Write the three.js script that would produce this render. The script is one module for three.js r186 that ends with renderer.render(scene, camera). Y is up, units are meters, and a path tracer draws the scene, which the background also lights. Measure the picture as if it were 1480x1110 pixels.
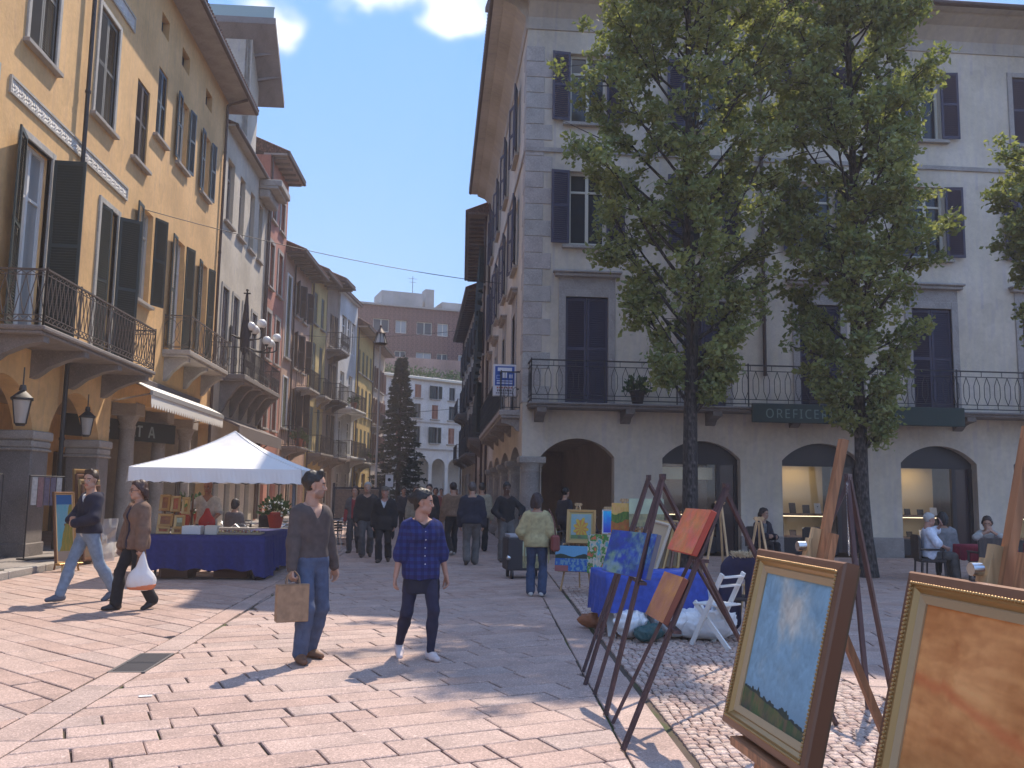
import * as THREE from 'three';
import { mergeGeometries, mergeVertices } from 'three/addons/utils/BufferGeometryUtils.js';
import { RectAreaLightUniformsLib } from 'three/addons/lights/RectAreaLightUniformsLib.js';

// ------------------------------------------------------------------ camera, sky, sun, exposure
const scene = new THREE.Scene();
const camera = new THREE.PerspectiveCamera(46.24, 4 / 3, 0.1, 2000);
camera.position.set(0, 1.65, 0);
camera.rotation.order = 'YXZ';
camera.rotation.set(THREE.MathUtils.degToRad(6.84), THREE.MathUtils.degToRad(-4.62), 0.016);

const renderer = new THREE.WebGLRenderer({ antialias: true });
renderer.setSize(1024, 768);
renderer.toneMapping = THREE.LinearToneMapping;
renderer.toneMappingExposure = 1.75;
renderer.shadowMap.enabled = true;

const SUN = new THREE.Vector3(4.68, 15.85, -10.45).normalize();
const sun = new THREE.DirectionalLight(0xfff0dc, 3.8);
sun.position.copy(SUN).multiplyScalar(90).add(new THREE.Vector3(0, 0, -25));
sun.target.position.set(0, 0, -25);
sun.castShadow = true;
sun.shadow.mapSize.set(4096, 4096);
Object.assign(sun.shadow.camera, { left: -60, right: 60, top: 60, bottom: -60, near: 1, far: 220 });
scene.add(sun, sun.target);

// seeded random and value noise
function rng(seed) { let a = seed >>> 0; return () => { a = (a + 0x6d2b79f5) | 0; let t = Math.imul(a ^ (a >>> 15), 1 | a); t = (t + Math.imul(t ^ (t >>> 7), 61 | t)) ^ t; return ((t ^ (t >>> 14)) >>> 0) / 4294967296; }; }
function hash3(x, y, z) { let h = (Math.imul(x, 374761393) + Math.imul(y, 668265263) + Math.imul(z, 2147483647 ^ 0x5bd1e995)) | 0; h = Math.imul(h ^ (h >>> 13), 1274126177); return ((h ^ (h >>> 16)) >>> 0) / 4294967296; }
const smooth = (t) => t * t * (3 - 2 * t), mix = (a, b, t) => a + (b - a) * t, clamp = (v, a = 0, b = 1) => Math.min(b, Math.max(a, v));
const step = (a, b, v) => smooth(clamp((v - a) / (b - a)));
function noise3(x, y, z) {
  const i = Math.floor(x), j = Math.floor(y), k = Math.floor(z), u = smooth(x - i), v = smooth(y - j), w = smooth(z - k);
  const e = (a, b, c) => hash3(i + a, j + b, k + c);
  return mix(mix(mix(e(0, 0, 0), e(1, 0, 0), u), mix(e(0, 1, 0), e(1, 1, 0), u), v), mix(mix(e(0, 0, 1), e(1, 0, 1), u), mix(e(0, 1, 1), e(1, 1, 1), u), v), w);
}
function fbm(x, y, z, n = 4) { let s = 0, a = 0.5, f = 1; for (let i = 0; i < n; i++) { s += a * noise3(x * f, y * f, z * f); a *= 0.5; f *= 2.03; } return s / (1 - Math.pow(0.5, n)); }
function tileNoise(u, v, p, seed) { // value noise that repeats every p cells
  const i = Math.floor(u * p), j = Math.floor(v * p), a = smooth(u * p - i), b = smooth(v * p - j), m = (q) => ((q % p) + p) % p;
  const e = (x, y) => hash3(m(i + x), m(j + y), seed);
  return mix(mix(e(0, 0), e(1, 0), a), mix(e(0, 1), e(1, 1), a), b);
}
function tileFbm(u, v, p, seed, n = 4) { let s = 0, a = 0.5; for (let k = 0; k < n; k++) { s += a * tileNoise(u, v, p << k, seed + k * 17); a *= 0.5; } return s / (1 - Math.pow(0.5, n)); }

// the sky: clear blue with fair-weather clouds all round
{
  const W = 1536, H = 768, d = new Float32Array(W * H * 4), r = rng(77), puffs = [];
  const at = (az, el, size, k = 1) => puffs.push([Math.sin(az) * Math.cos(el), Math.sin(el), -Math.cos(az) * Math.cos(el), size, k]);
  const D = Math.PI / 180;
  [[-14.5, 30, 0.11], [-10.5, 29, 0.09], [-11.5, 26.5, 0.05], [-5, 32.5, 0.09], [2.5, 32.5, 0.08], [5.2, 28.5, 0.045], [-3, 29.5, 0.05], [0.8, 29.4, 0.045]].forEach(([a, e, s]) => at(a * D, e * D, s));
  at(-4.2 * D, 14.8 * D, 0.014, 0.75); at(0.6 * D, 12.7 * D, 0.012, 0.4);
  for (let i = 0; i < 70; i++) { const az = r() * Math.PI * 2, el = (22 + 62 * r()) * D; if (az > 0.06 && az < 5.6 ) at(az, el, 0.06 + 0.13 * r()); }
  for (let y = 0; y < H; y++) for (let x = 0; x < W; x++) {
    const el = ((y + 0.5) / H - 0.5) * Math.PI, ph = ((x + 0.5) / W - 0.5) * 2 * Math.PI, v = [Math.cos(el) * Math.cos(ph), Math.sin(el), Math.cos(el) * Math.sin(ph)];
    const e = Math.max(0, v[1]), t = 1 - Math.exp(-e * 4);
    let c = [mix(0.47, 0.135, t), mix(0.64, 0.31, t), mix(0.80, 0.73, t)];
    if (v[1] < 0) c = [0.3, 0.29, 0.27];
    else {
      let cov = 0;
      for (const p of puffs) { const dd = Math.hypot(v[0] - p[0], (v[1] - p[1]) * 1.35, v[2] - p[2]) / p[3]; if (dd < 1.6) cov += p[4] * Math.exp(-dd * dd * 1.6); }
      if (cov > 0.02) {
        const n = fbm(v[0] * 19 + 5, v[1] * 27, v[2] * 19 + 2, 6), a = step(0.46, 1.0, cov * 0.52 + (n - 0.5) * 2.0 + 0.1) * clamp(cov * 2.0), g = 0.82 + 0.5 * (n - 0.4);
        c = [mix(c[0], 0.92 * g, a), mix(c[1], 0.96 * g, a), mix(c[2], 1.03 * g, a)];
      }
    }
    d.set([...c, 1], (y * W + x) * 4);
  }
  const t = new THREE.DataTexture(d, W, H, THREE.RGBAFormat, THREE.FloatType);
  t.mapping = THREE.EquirectangularReflectionMapping; t.magFilter = t.minFilter = THREE.LinearFilter; t.needsUpdate = true;
  scene.background = t; scene.environment = t;
}

// ------------------------------------------------------------------ materials
function tex(size, fn, srgb = true, rx = 1, ry = rx) {
  const d = new Uint8Array(size * size * 4);
  for (let y = 0; y < size; y++) for (let x = 0; x < size; x++) { const c = fn(x / size, y / size); for (let k = 0; k < 3; k++) d[(y * size + x) * 4 + k] = clamp(c[k] ?? c[0]) * 255; d[(y * size + x) * 4 + 3] = 255; }
  const t = new THREE.DataTexture(d, size, size); t.wrapS = t.wrapT = THREE.RepeatWrapping; t.magFilter = THREE.LinearFilter; t.minFilter = THREE.LinearMipmapLinearFilter; t.generateMipmaps = true;
  if (srgb) t.colorSpace = THREE.SRGBColorSpace; t.repeat.set(rx, ry); t.needsUpdate = true; return t;
}
const grey = (v) => [v, v, v];
const T = {
  plaster: tex(512, (u, v) => { const a = tileFbm(u, v, 3, 5, 5) - 0.16 * step(0.57, 0.6, tileFbm(u, v, 5, 33, 5)) * step(0.45, 0.6, tileFbm(u, v, 2, 35, 2)), b = tileFbm(u, v, 40, 9, 3), st = tileNoise(u, v * 0.12, 48, 3) - 0.9 * step(0.66, 0.8, tileFbm(u, v * 0.1, 24, 39, 2)); return [0.80 + 0.17 * (a - 0.5) + 0.06 * (b - 0.5) + 0.03 * (st - 0.5), 0.795 + 0.18 * (a - 0.5) + 0.06 * (b - 0.5) + 0.03 * (st - 0.5), 0.785 + 0.2 * (a - 0.5) + 0.06 * (b - 0.5)]; }, true, 0.28),
  plasterB: tex(256, (u, v) => grey(0.5 + 0.6 * (tileFbm(u, v, 24, 21, 4) - 0.5)), false, 0.8),
  granite: tex(512, (u, v) => { const a = tileFbm(u, v, 4, 31, 4), s = tileNoise(u, v, 128, 41), q = tileNoise(u, v, 90, 47), f = 0.8 + 0.2 * (a - 0.5) + (s > 0.78 ? -0.5 * (s - 0.7) : 0) + (q > 0.8 ? 0.12 : 0) + 0.18 * (tileNoise(u, v, 150, 3) - 0.5); return [f, f * 0.99, f * 0.98]; }, true, 0.9),
  graniteB: tex(256, (u, v) => grey(0.5 + 0.7 * (tileFbm(u, v, 16, 61, 4) - 0.5)), false, 1.3),
  wood: tex(256, (u, v) => { const g = tileNoise(u, v * 0.06, 64, 3) * 0.5 + tileNoise(u, v * 0.1, 24, 9) * 0.5; return grey(0.78 + 0.4 * (g - 0.5)); }, true, 2.2),
  cloth: tex(128, (u, v) => grey(0.82 + 0.1 * Math.sin(u * 128 * Math.PI) * Math.sin(v * 128 * Math.PI) + 0.22 * (tileFbm(u, v, 6, 14, 4) - 0.5)), true, 4),
  bark: tex(256, (u, v) => { const a = tileNoise(u, v * 0.25, 32, 71), b = tileFbm(u, v, 8, 75, 4); return grey(0.55 + 0.5 * (a - 0.5) + 0.45 * (b - 0.5)); }, true, 2),
  dirt: tex(512, (u, v) => { const a = tileFbm(u, v, 6, 81, 5), m = step(0.52, 0.68, tileFbm(u, v, 5, 88, 4)); return [mix(0.30 + 0.2 * (a - 0.5), 0.25, m), mix(0.25 + 0.2 * (a - 0.5), 0.29, m), mix(0.21 + 0.18 * (a - 0.5), 0.13, m)]; }, true, 0.3),
};
const mats = {};
function mat(r, g, b, rough = 0.8, o = {}) { // linear colour
  const key = [r, g, b, rough, JSON.stringify(o, (k, v) => (v?.isTexture ? v.uuid : v))].join();
  if (mats[key]) return mats[key];
  const phys = ['transmission', 'clearcoat', 'sheen'].some((k) => k in o), m = new (phys ? THREE.MeshPhysicalMaterial : THREE.MeshStandardMaterial)({ roughness: rough, ...o });
  m.color.setRGB(r, g, b); return (mats[key] = m);
}
const plaster = (r, g, b) => mat(r * 1.6, g * 1.6, b * 1.6, 0.93, { map: T.plaster, bumpMap: T.plasterB, bumpScale: 0.006 });
const stone = (r, g, b) => mat(r * 1.6, g * 1.6, b * 1.6, 0.85, { map: T.granite, bumpMap: T.graniteB, bumpScale: 0.005 });
const woodM = (r, g, b, rough = 0.55) => mat(r * 1.7, g * 1.7, b * 1.7, rough, { map: T.wood });
const fabric = (r, g, b, o) => mat(r * 1.5, g * 1.5, b * 1.5, 0.95, { map: T.cloth, ...o });
const MT = {
  iron: mat(0.035, 0.03, 0.032, 0.6), darkIron: mat(0.02, 0.02, 0.022, 0.5), copper: mat(0.075, 0.045, 0.035, 0.55, { metalness: 0.2 }),
  shutterNavy: mat(0.05, 0.046, 0.08, 0.6), shutterGreen: mat(0.03, 0.045, 0.042, 0.62), shutterGrey: mat(0.17, 0.165, 0.145, 0.7), shutterBlue: mat(0.05, 0.09, 0.12, 0.65), shutterBrown: mat(0.07, 0.055, 0.05, 0.65), shutterOlive: mat(0.12, 0.14, 0.09, 0.7),
  glass: mat(0.03, 0.034, 0.04, 0.06), glassPale: mat(0.3, 0.31, 0.31, 0.12), white: mat(0.72, 0.71, 0.68, 0.6), cream: mat(0.6, 0.56, 0.47, 0.7), stoneTrim: stone(0.36, 0.33, 0.3), stoneDark: stone(0.2, 0.18, 0.17),
  tileRoof: mat(0.4, 0.19, 0.12, 0.9, { map: T.bark }), dark: mat(0.025, 0.022, 0.024, 0.9), steel: mat(0.6, 0.61, 0.62, 0.25, { metalness: 1 }),
};

// ------------------------------------------------------------------ geometry helpers
const V = (x, y, z) => new THREE.Vector3(x, y, z);
function norm(g) { // non-indexed, with uv in metres from the dominant axis
  let n = g.index ? g.toNonIndexed() : g;
  for (const k of Object.keys(n.attributes)) if (!['position', 'normal', 'uv', 'color'].includes(k)) n.deleteAttribute(k);
  if (!n.attributes.normal) n.computeVertexNormals();
  if (!n.userData.uv) {
    const p = n.attributes.position, uv = new Float32Array(p.count * 2), a = V(0, 0, 0), b = V(0, 0, 0), c = V(0, 0, 0);
    for (let i = 0; i < p.count; i += 3) {
      a.fromBufferAttribute(p, i); b.fromBufferAttribute(p, i + 1); c.fromBufferAttribute(p, i + 2); const q = b.clone().sub(a).cross(c.clone().sub(a)), x = Math.abs(q.x), y = Math.abs(q.y), z = Math.abs(q.z);
      [a, b, c].forEach((s, k) => { const u = y >= x && y >= z ? [s.x, s.z] : x >= z ? [s.z, s.y] : [s.x, s.y]; uv[(i + k) * 2] = u[0]; uv[(i + k) * 2 + 1] = u[1]; });
    }
    n.setAttribute('uv', new THREE.BufferAttribute(uv, 2)); n.userData.uv = true;
  }
  return n;
}
const keepUV = (g) => { const n = g.index ? g.toNonIndexed() : g; n.userData.uv = true; return n; };
function merge(list) { const l = list.flat(9).map(norm); return l.length === 1 ? l[0] : Object.assign(mergeGeometries(l), { userData: { uv: true } }); }
function box(w, h, d, x = 0, y = 0, z = 0, rx = 0, ry = 0, rz = 0) { const g = new THREE.BoxGeometry(w, h, d); if (rx || ry || rz) g.applyMatrix4(new THREE.Matrix4().makeRotationFromEuler(new THREE.Euler(rx, ry, rz))); return g.translate(x, y, z); }
function bb(x0, x1, y0, y1, z0, z1) { return box(Math.abs(x1 - x0), Math.abs(y1 - y0), Math.abs(z1 - z0), (x0 + x1) / 2, (y0 + y1) / 2, (z0 + z1) / 2); }
function chamfer(x0, x1, y0, y1, z0, z1, c = 0.01) { // box with chamfered edges: 44 triangles
  const P = []; const xs = [x0, x1], ys = [y0, y1], zs = [z0, z1];
  const pt = (i, j, k, ax) => [xs[i] + (ax === 0 ? 0 : i ? -c : c), ys[j] + (ax === 1 ? 0 : j ? -c : c), zs[k] + (ax === 2 ? 0 : k ? -c : c)];
  const cen = [(x0 + x1) / 2, (y0 + y1) / 2, (z0 + z1) / 2];
  const tri = (a, b, d) => { const n = [(b[1] - a[1]) * (d[2] - a[2]) - (b[2] - a[2]) * (d[1] - a[1]), (b[2] - a[2]) * (d[0] - a[0]) - (b[0] - a[0]) * (d[2] - a[2]), (b[0] - a[0]) * (d[1] - a[1]) - (b[1] - a[1]) * (d[0] - a[0])]; const s = n[0] * (a[0] - cen[0]) + n[1] * (a[1] - cen[1]) + n[2] * (a[2] - cen[2]); P.push(...a, ...(s > 0 ? b : d), ...(s > 0 ? d : b)); };
  const quad = (a, b, d, e) => { tri(a, b, d); tri(a, d, e); };
  for (const s of [0, 1]) { quad(pt(s, 0, 0, 0), pt(s, 1, 0, 0), pt(s, 1, 1, 0), pt(s, 0, 1, 0)); quad(pt(0, s, 0, 1), pt(1, s, 0, 1), pt(1, s, 1, 1), pt(0, s, 1, 1)); quad(pt(0, 0, s, 2), pt(1, 0, s, 2), pt(1, 1, s, 2), pt(0, 1, s, 2)); }
  for (const i of [0, 1]) for (const j of [0, 1]) { quad(pt(i, j, 0, 0), pt(i, j, 0, 1), pt(i, j, 1, 1), pt(i, j, 1, 0)); quad(pt(i, 0, j, 0), pt(i, 0, j, 2), pt(i, 1, j, 2), pt(i, 1, j, 0)); quad(pt(0, i, j, 1), pt(0, i, j, 2), pt(1, i, j, 2), pt(1, i, j, 1)); for (const k of [0, 1]) tri(pt(i, j, k, 0), pt(i, j, k, 1), pt(i, j, k, 2)); }
  const g = new THREE.BufferGeometry(); g.setAttribute('position', new THREE.Float32BufferAttribute(P, 3)); g.computeVertexNormals(); return g;
}
const lookM = (a, b) => { const d = b.clone().sub(a), q = new THREE.Quaternion().setFromUnitVectors(V(0, 1, 0), d.clone().normalize()); return new THREE.Matrix4().compose(a.clone().add(b).multiplyScalar(0.5), q, V(1, 1, 1)); };
const vec = (p) => (p.isVector3 ? p : V(...p));
function beam(a, b, w, d = w) { a = vec(a); b = vec(b); // rectangular bar, its width kept level
  const y = b.clone().sub(a), L = y.length(); y.normalize(); let x = V(0, 1, 0).cross(y); if (x.lengthSq() < 1e-6) x = V(1, 0, 0); x.normalize(); const z = x.clone().cross(y);
  return new THREE.BoxGeometry(w, L, d).applyMatrix4(new THREE.Matrix4().makeBasis(x, y, z).setPosition(a.clone().add(b).multiplyScalar(0.5))); }
function rod(a, b, r0, r1 = r0, n = 8) { a = vec(a); b = vec(b); return new THREE.CylinderGeometry(r1, r0, a.distanceTo(b), n).applyMatrix4(lookM(a, b)); }
function ball(r, x, y, z, n = 10) { return new THREE.SphereGeometry(r, n, Math.ceil(n * 0.7)).translate(x, y, z); }
function lathe(pts, n = 16) { return new THREE.LatheGeometry(pts.map((p) => new THREE.Vector2(...p)), n); }
function tube(pts, r, n = 6, seg = pts.length * 6) { return new THREE.TubeGeometry(new THREE.CatmullRomCurve3(pts.map(vec)), seg, r, n); }
function shape(pts) { const s = new THREE.Shape(); pts.forEach((p, i) => (i ? s.lineTo(...p) : s.moveTo(...p))); return s; }
function extrude(s, d, o = {}) { return new THREE.ExtrudeGeometry(s, { depth: d, bevelEnabled: false, curveSegments: 14, ...o }); }
const moved = (g, x, y, z, ry = 0) => { const q = g.clone(); q.userData = { ...g.userData }; if (ry) q.rotateY(ry); return q.translate(x, y, z); };

const taken = {};
function numbered(n) { const k = (taken[n] = (taken[n] ?? -1) + 1); return k ? n + '_' + String(k).padStart(3, '0') : n; }
function tag(o, label, category, group, kind) { Object.assign(o.userData, { label, category }); if (group) o.userData.group = group; if (kind) o.userData.kind = kind; return o; }
function thing(name, label, category, pos = [0, 0, 0], turn = 0, group) { const o = new THREE.Group(); o.name = numbered(name); o.position.set(...pos); o.rotation.y = turn; scene.add(o); return tag(o, label, category, group); }
function add(parent, name, geoms, m, at) { const o = new THREE.Mesh(Array.isArray(geoms) ? merge(geoms) : norm(geoms), m); o.name = name; parent.add(o); if (at) o.applyMatrix4(at); return o; }
function structure(name, geoms, m) { const o = add(scene, numbered(name), geoms, m); o.userData.kind = 'structure'; return o; }
const TR = (x, y, z, ry = 0) => new THREE.Matrix4().makeRotationY(ry).setPosition(x, y, z);
const I4 = new THREE.Matrix4();

// ------------------------------------------------------------------ ground and paving
structure('ground', new THREE.PlaneGeometry(900, 900).rotateX(-Math.PI / 2).translate(0, -0.022, -60), mat(1, 1, 1, 0.97, { map: T.dirt }));

function clipPoly(P, a, b) { // keep what lies to the left of a -> b
  const out = [], side = (p) => (b[0] - a[0]) * (p[1] - a[1]) - (b[1] - a[1]) * (p[0] - a[0]);
  P.forEach((p, i) => { const q = P[(i + 1) % P.length], s = side(p), t = side(q); if (s >= 0) out.push(p); if (s * t < 0) { const k = s / (s - t); out.push([mix(p[0], q[0], k), mix(p[1], q[1], k)]); } });
  return out;
}
const area = (P) => P.reduce((s, p, i) => { const q = P[(i + 1) % P.length]; return s + p[0] * q[1] - q[0] * p[1]; }, 0) / 2;
function insetPoly(P, ds) {
  const n = P.length, L = P.map((p, i) => { const q = P[(i + 1) % n], dx = q[0] - p[0], dy = q[1] - p[1], l = Math.hypot(dx, dy) || 1e-6, d = Array.isArray(ds) ? ds[i % ds.length] : ds; return [p[0] - (dy / l) * d, p[1] + (dx / l) * d, dx / l, dy / l]; });
  return L.map((l, i) => { const m = L[(i + n - 1) % n], det = m[2] * l[3] - m[3] * l[2]; if (Math.abs(det) < 0.05) return [l[0], l[1]]; const t = ((l[0] - m[0]) * l[3] - (l[1] - m[1]) * l[2]) / det; return [m[0] + m[2] * t, m[1] + m[3] * t]; });
}
function slabGeometry(P, top, bevel, tilt, seed) { // P counter-clockwise in (x, -z)
  const pos = [], r = rng(seed), Q = insetPoly(P, bevel), cx = P.reduce((s, p) => s + p[0], 0) / P.length, cy = P.reduce((s, p) => s + p[1], 0) / P.length;
  const h = (p) => top + tilt[0] * (p[0] - cx) + tilt[1] * (p[1] - cy), A = (p, y) => [p[0], y, -p[1]];
  for (let i = 1; i < Q.length - 1; i++) for (const p of [Q[0], Q[i], Q[i + 1]]) pos.push(...A(p, h(p)));
  P.forEach((p, i) => { const j = (i + 1) % P.length, q = P[j], a = A(p, h(p) - bevel * 0.7), b = A(q, h(q) - bevel * 0.7), c = A(Q[j], h(Q[j])), d = A(Q[i], h(Q[i])), e = A(p, -0.03), f = A(q, -0.03); pos.push(...a, ...b, ...c, ...a, ...c, ...d, ...e, ...f, ...b, ...e, ...b, ...a); });
  const g = new THREE.BufferGeometry(); g.setAttribute('position', new THREE.Float32BufferAttribute(pos, 3)); g.computeVertexNormals();
  const uv = new Float32Array((pos.length / 3) * 2), ou = r() * 9, ov = r() * 9, ro = r() * 6.3; for (let i = 0; i < pos.length / 3; i++) { const x = pos[i * 3], z = pos[i * 3 + 2]; uv[i * 2] = x * Math.cos(ro) + z * Math.sin(ro) + ou; uv[i * 2 + 1] = z * Math.cos(ro) - x * Math.sin(ro) + ov; }
  g.setAttribute('uv', new THREE.BufferAttribute(uv, 2)); g.userData.uv = true; return g;
}
const slabs = [], sr = rng(4242);
function laySlabs(zone, deg, row, l0, l1, o = {}) { // zone: polygon of [x, z]
  let Z = zone.map(([x, z]) => [x, -z]); if (area(Z) < 0) Z = Z.reverse();
  const a = deg * Math.PI / 180, c = Math.cos(a), s = Math.sin(a), toL = (p) => [p[0] * c + p[1] * s, -p[0] * s + p[1] * c], toW = (p) => [p[0] * c - p[1] * s, p[0] * s + p[1] * c];
  const B = Z.map(toL), x0 = Math.min(...B.map((p) => p[0])), x1 = Math.max(...B.map((p) => p[0])), y0 = Math.min(...B.map((p) => p[1])), y1 = Math.max(...B.map((p) => p[1]));
  for (let y = y0; y < y1; ) {
    const w = row * (0.86 + 0.3 * sr()), wob = () => (sr() - 0.5) * 0.014;
    for (let x = x0 - sr() * l1; x < x1; ) {
      const l = l0 + (l1 - l0) * sr(); let P = [[x, y], [x + l + wob(), y + wob()], [x + l + wob(), y + w], [x + wob(), y + w + wob()]].map(toW);
      if (sr() < 0.12) { const k = 0.4 + 0.2 * sr(); P = null; for (const [f0, f1] of [[0, k], [k, 1]]) push([[x + l * f0, y], [x + l * f1, y], [x + l * f1, y + w], [x + l * f0, y + w]].map(toW)); }
      if (P) push(P); x += l;
    }
    y += w;
  }
  function push(P) {
    Z.forEach((p, i) => { if (P.length) P = clipPoly(P, p, Z[(i + 1) % Z.length]); });
    if (P.length < 3) return; P = insetPoly(P, [0, 1, 2, 3].map(() => (sr() < 0.2 ? 0.0025 : 0.005 + 0.009 * sr() ** 1.5)));
    if (area(P) < 0.012) return;
    const cx = P.reduce((q, p) => q + p[0], 0) / P.length, cz = -P.reduce((q, p) => q + p[1], 0) / P.length;
    if (o.skip?.(cx, cz)) return;
    const t = sr(); slabs.push({ P, d: Math.hypot(cx, cz + 0.5) + (Math.abs(cx) > 0.55 * -cz + 0.4 ? 50 : 0) + (-cz < 5 ? 50 : 0), tone: t < 0.13 ? 3 : t < 0.42 ? 0 : t < 0.75 ? 1 : 2, seed: Math.floor(sr() * 1e9), top: (sr() - 0.5) * 0.005, tilt: [(sr() - 0.5) * 0.006, (sr() - 0.5) * 0.006] });
  }
}
const s1 = (z) => -2.80 - (z + 3) * 0.0128, s2 = (z) => 1.2 - (z + 5) * 0.054;
laySlabs([[-7.42, -3], [s1(-3) - 0.16, -3], [s1(-62) - 0.16, -62], [-7.42, -62]], -43, 0.3, 0.55, 1.25);
for (const [a, b] of [[-3, -8.505], [-9.455, -62]]) laySlabs([[s1(a) - 0.155, a], [s1(a) + 0.155, a], [s1(b) + 0.155, b], [s1(b) - 0.155, b]], 90, 0.34, 0.5, 0.95);
laySlabs([[s1(-3) + 0.16, -3], [s2(-3), -3], [s2(-24.6), -24.6], [s1(-24.6) + 0.16, -24.6]], 22, 0.285, 0.5, 1.05);
laySlabs([[s1(-24.6) + 0.16, -24.6], [2.2, -24.6], [2.2, -62], [s1(-62) + 0.16, -62]], 20, 0.3, 0.6, 1.1);
laySlabs([[s2(-3) + 0.005, -3], [s2(-3) + 0.38, -3], [s2(-24.4) + 0.38, -24.4], [s2(-24.4) + 0.005, -24.4]], 87, 0.4, 0.7, 1.1);
laySlabs([[3.75, -3], [19, -3], [19, -24.4], [3.75, -24.4]], -12, 0.36, 0.6, 1.2);
laySlabs([[s2(-16.2) + 0.39, -16.2], [3.74, -16.2], [3.74, -24.4], [s2(-24.4) + 0.39, -24.4]], 0, 0.34, 0.5, 1.0);
{
  const paving = new THREE.Group(); paving.name = 'plaza_paving'; paving.userData.kind = 'structure'; scene.add(paving);
  const tones = [stone(0.385, 0.278, 0.236), stone(0.405, 0.298, 0.256), stone(0.37, 0.26, 0.218), stone(0.37, 0.28, 0.245)], rest = [[], [], [], []];
  slabs.sort((a, b) => a.d - b.d);
  slabs.forEach((s, i) => { const g = slabGeometry(s.P, s.top, 0.008, s.tilt, s.seed); if (i < 300) add(paving, 'paving_slab', g, tones[s.tone]); else rest[s.tone].push(g); });
  rest.forEach((l, i) => { const o = add(paving, 'paving_slabs', l, tones[i]); o.userData.kind = 'stuff'; });
  // small stone setts on the easels' side
  const r = rng(99), setts = [[], [], []];
  for (let z = -3; z > -16.2; z -= 0.083) for (let x = s2(z) + 0.43, k = 0; x < 3.70; k++) {
    const w = 0.068 + 0.034 * r(), d = 0.066 + 0.012 * r(), arc = 0.10 * Math.abs(Math.sin((x - 0.4) * 2.4)), cz = z - arc, y = (r() - 0.5) * 0.008, j = () => (r() - 0.5) * 0.012, g = 0.006;
    const P = [[x + g + j(), -(cz + d / 2) + j()], [x + w - g + j(), -(cz + d / 2) + j()], [x + w - g + j(), -(cz - d / 2) + j()], [x + g + j(), -(cz - d / 2) + j()]];
    setts[Math.floor(r() * 3)].push(slabGeometry(P, y, 0.011, [0, 0], Math.floor(r() * 1e9))); x += w;
  }
  [stone(0.42, 0.32, 0.27), stone(0.36, 0.25, 0.21), stone(0.46, 0.35, 0.3)].forEach((m, i) => { add(paving, 'stone_setts', setts[i], m).userData.kind = 'stuff'; });
  // raised pavement and kerb in front of the arcades
  const walk = structure('arcade_pavement', bb(-13, -7.72, -0.1, 0.118, -62, -6), stone(0.26, 0.235, 0.22));
  for (let z = -7, i = 0; z > -40; i++) { const l = 1.1 + 0.5 * hash3(i, 3, 7); add(walk, 'kerb_stone', chamfer(-7.72, -7.46, -0.05, 0.122, z - l + 0.006, z - 0.006, 0.012), MT.stoneTrim); z -= l; }
  const far = add(walk, 'kerb_stone', chamfer(-7.72, -7.46, -0.05, 0.122, -62, -41.6, 0.012), MT.stoneTrim); far.name = 'kerb';
}
{ // drain grate let into the gutter strip
  const t = thing('drain_grate', 'dark slotted iron drain grate in the paving channel', 'drain', [s1(-9) + 0.0, 0, -8.98], 0.01);
  add(t, 'frame', [bb(-0.165, 0.165, -0.02, 0.004, -0.47, -0.44), bb(-0.165, 0.165, -0.02, 0.004, 0.44, 0.47), bb(-0.165, -0.14, -0.02, 0.004, -0.44, 0.44), bb(0.14, 0.165, -0.02, 0.004, -0.44, 0.44), bb(-0.14, 0.14, -0.02, 0.004, -0.015, 0.015)], mat(0.1, 0.09, 0.085, 0.6));
  for (let i = 0; i < 18; i++) { const z = -0.42 + i * 0.0495; if (Math.abs(z) > 0.03) add(t, 'bar', bb(-0.14, 0.14, -0.02, 0.002, z - 0.012, z + 0.012), mat(0.09, 0.08, 0.078, 0.6)); }
}
{ // paper scraps
  const m = mat(0.75, 0.75, 0.74, 0.9);
  for (const [x, z, a] of [[-2.25, -7.55, 0.3], [-4.12, -8.95, 1.2]]) { const s = shape([[-0.05, -0.02], [0.045, -0.026], [0.05, 0.018], [0.0, 0.028], [-0.052, 0.022]]); const o = add(scene, numbered('paper_scrap'), extrude(s, 0.0015).rotateX(-Math.PI / 2).rotateY(a).translate(x, 0.006, z), m); tag(o, 'white scrap of paper lying flat on the paving', 'paper', 'paper scraps on the paving'); }
}

// ------------------------------------------------------------------ building kit: walls, windows, shutters, balconies, eaves
// every facade has its own frame: x along the wall, y up, z out of the wall
const cache = {};
const cached = (k, f) => (cache[k] ??= merge(f()));
function leafGeometry(w, h, slat = true) { // a louvred shutter leaf, hinged at x = 0
  return cached(`leaf${w.toFixed(2)},${h.toFixed(2)},${slat}`, () => {
    const l = [bb(0, 0.065, 0, h, -0.02, 0.02), bb(w - 0.065, w, 0, h, -0.02, 0.02)], rails = [0, 0.52, 1].map((f) => f * (h - 0.09));
    rails.forEach((y) => l.push(bb(0.065, w - 0.065, y, y + 0.09, -0.018, 0.018)));
    if (slat) for (let k = 0; k < 2; k++) for (let y = rails[k] + 0.1; y < rails[k + 1] + 0.03; y += 0.06) l.push(box(w - 0.13, 0.078, 0.009, w / 2, y, 0, 0.62));
    else l.push(bb(0.065, w - 0.065, 0.05, h - 0.05, -0.01, 0.01));
    return l;
  });
}
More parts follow.
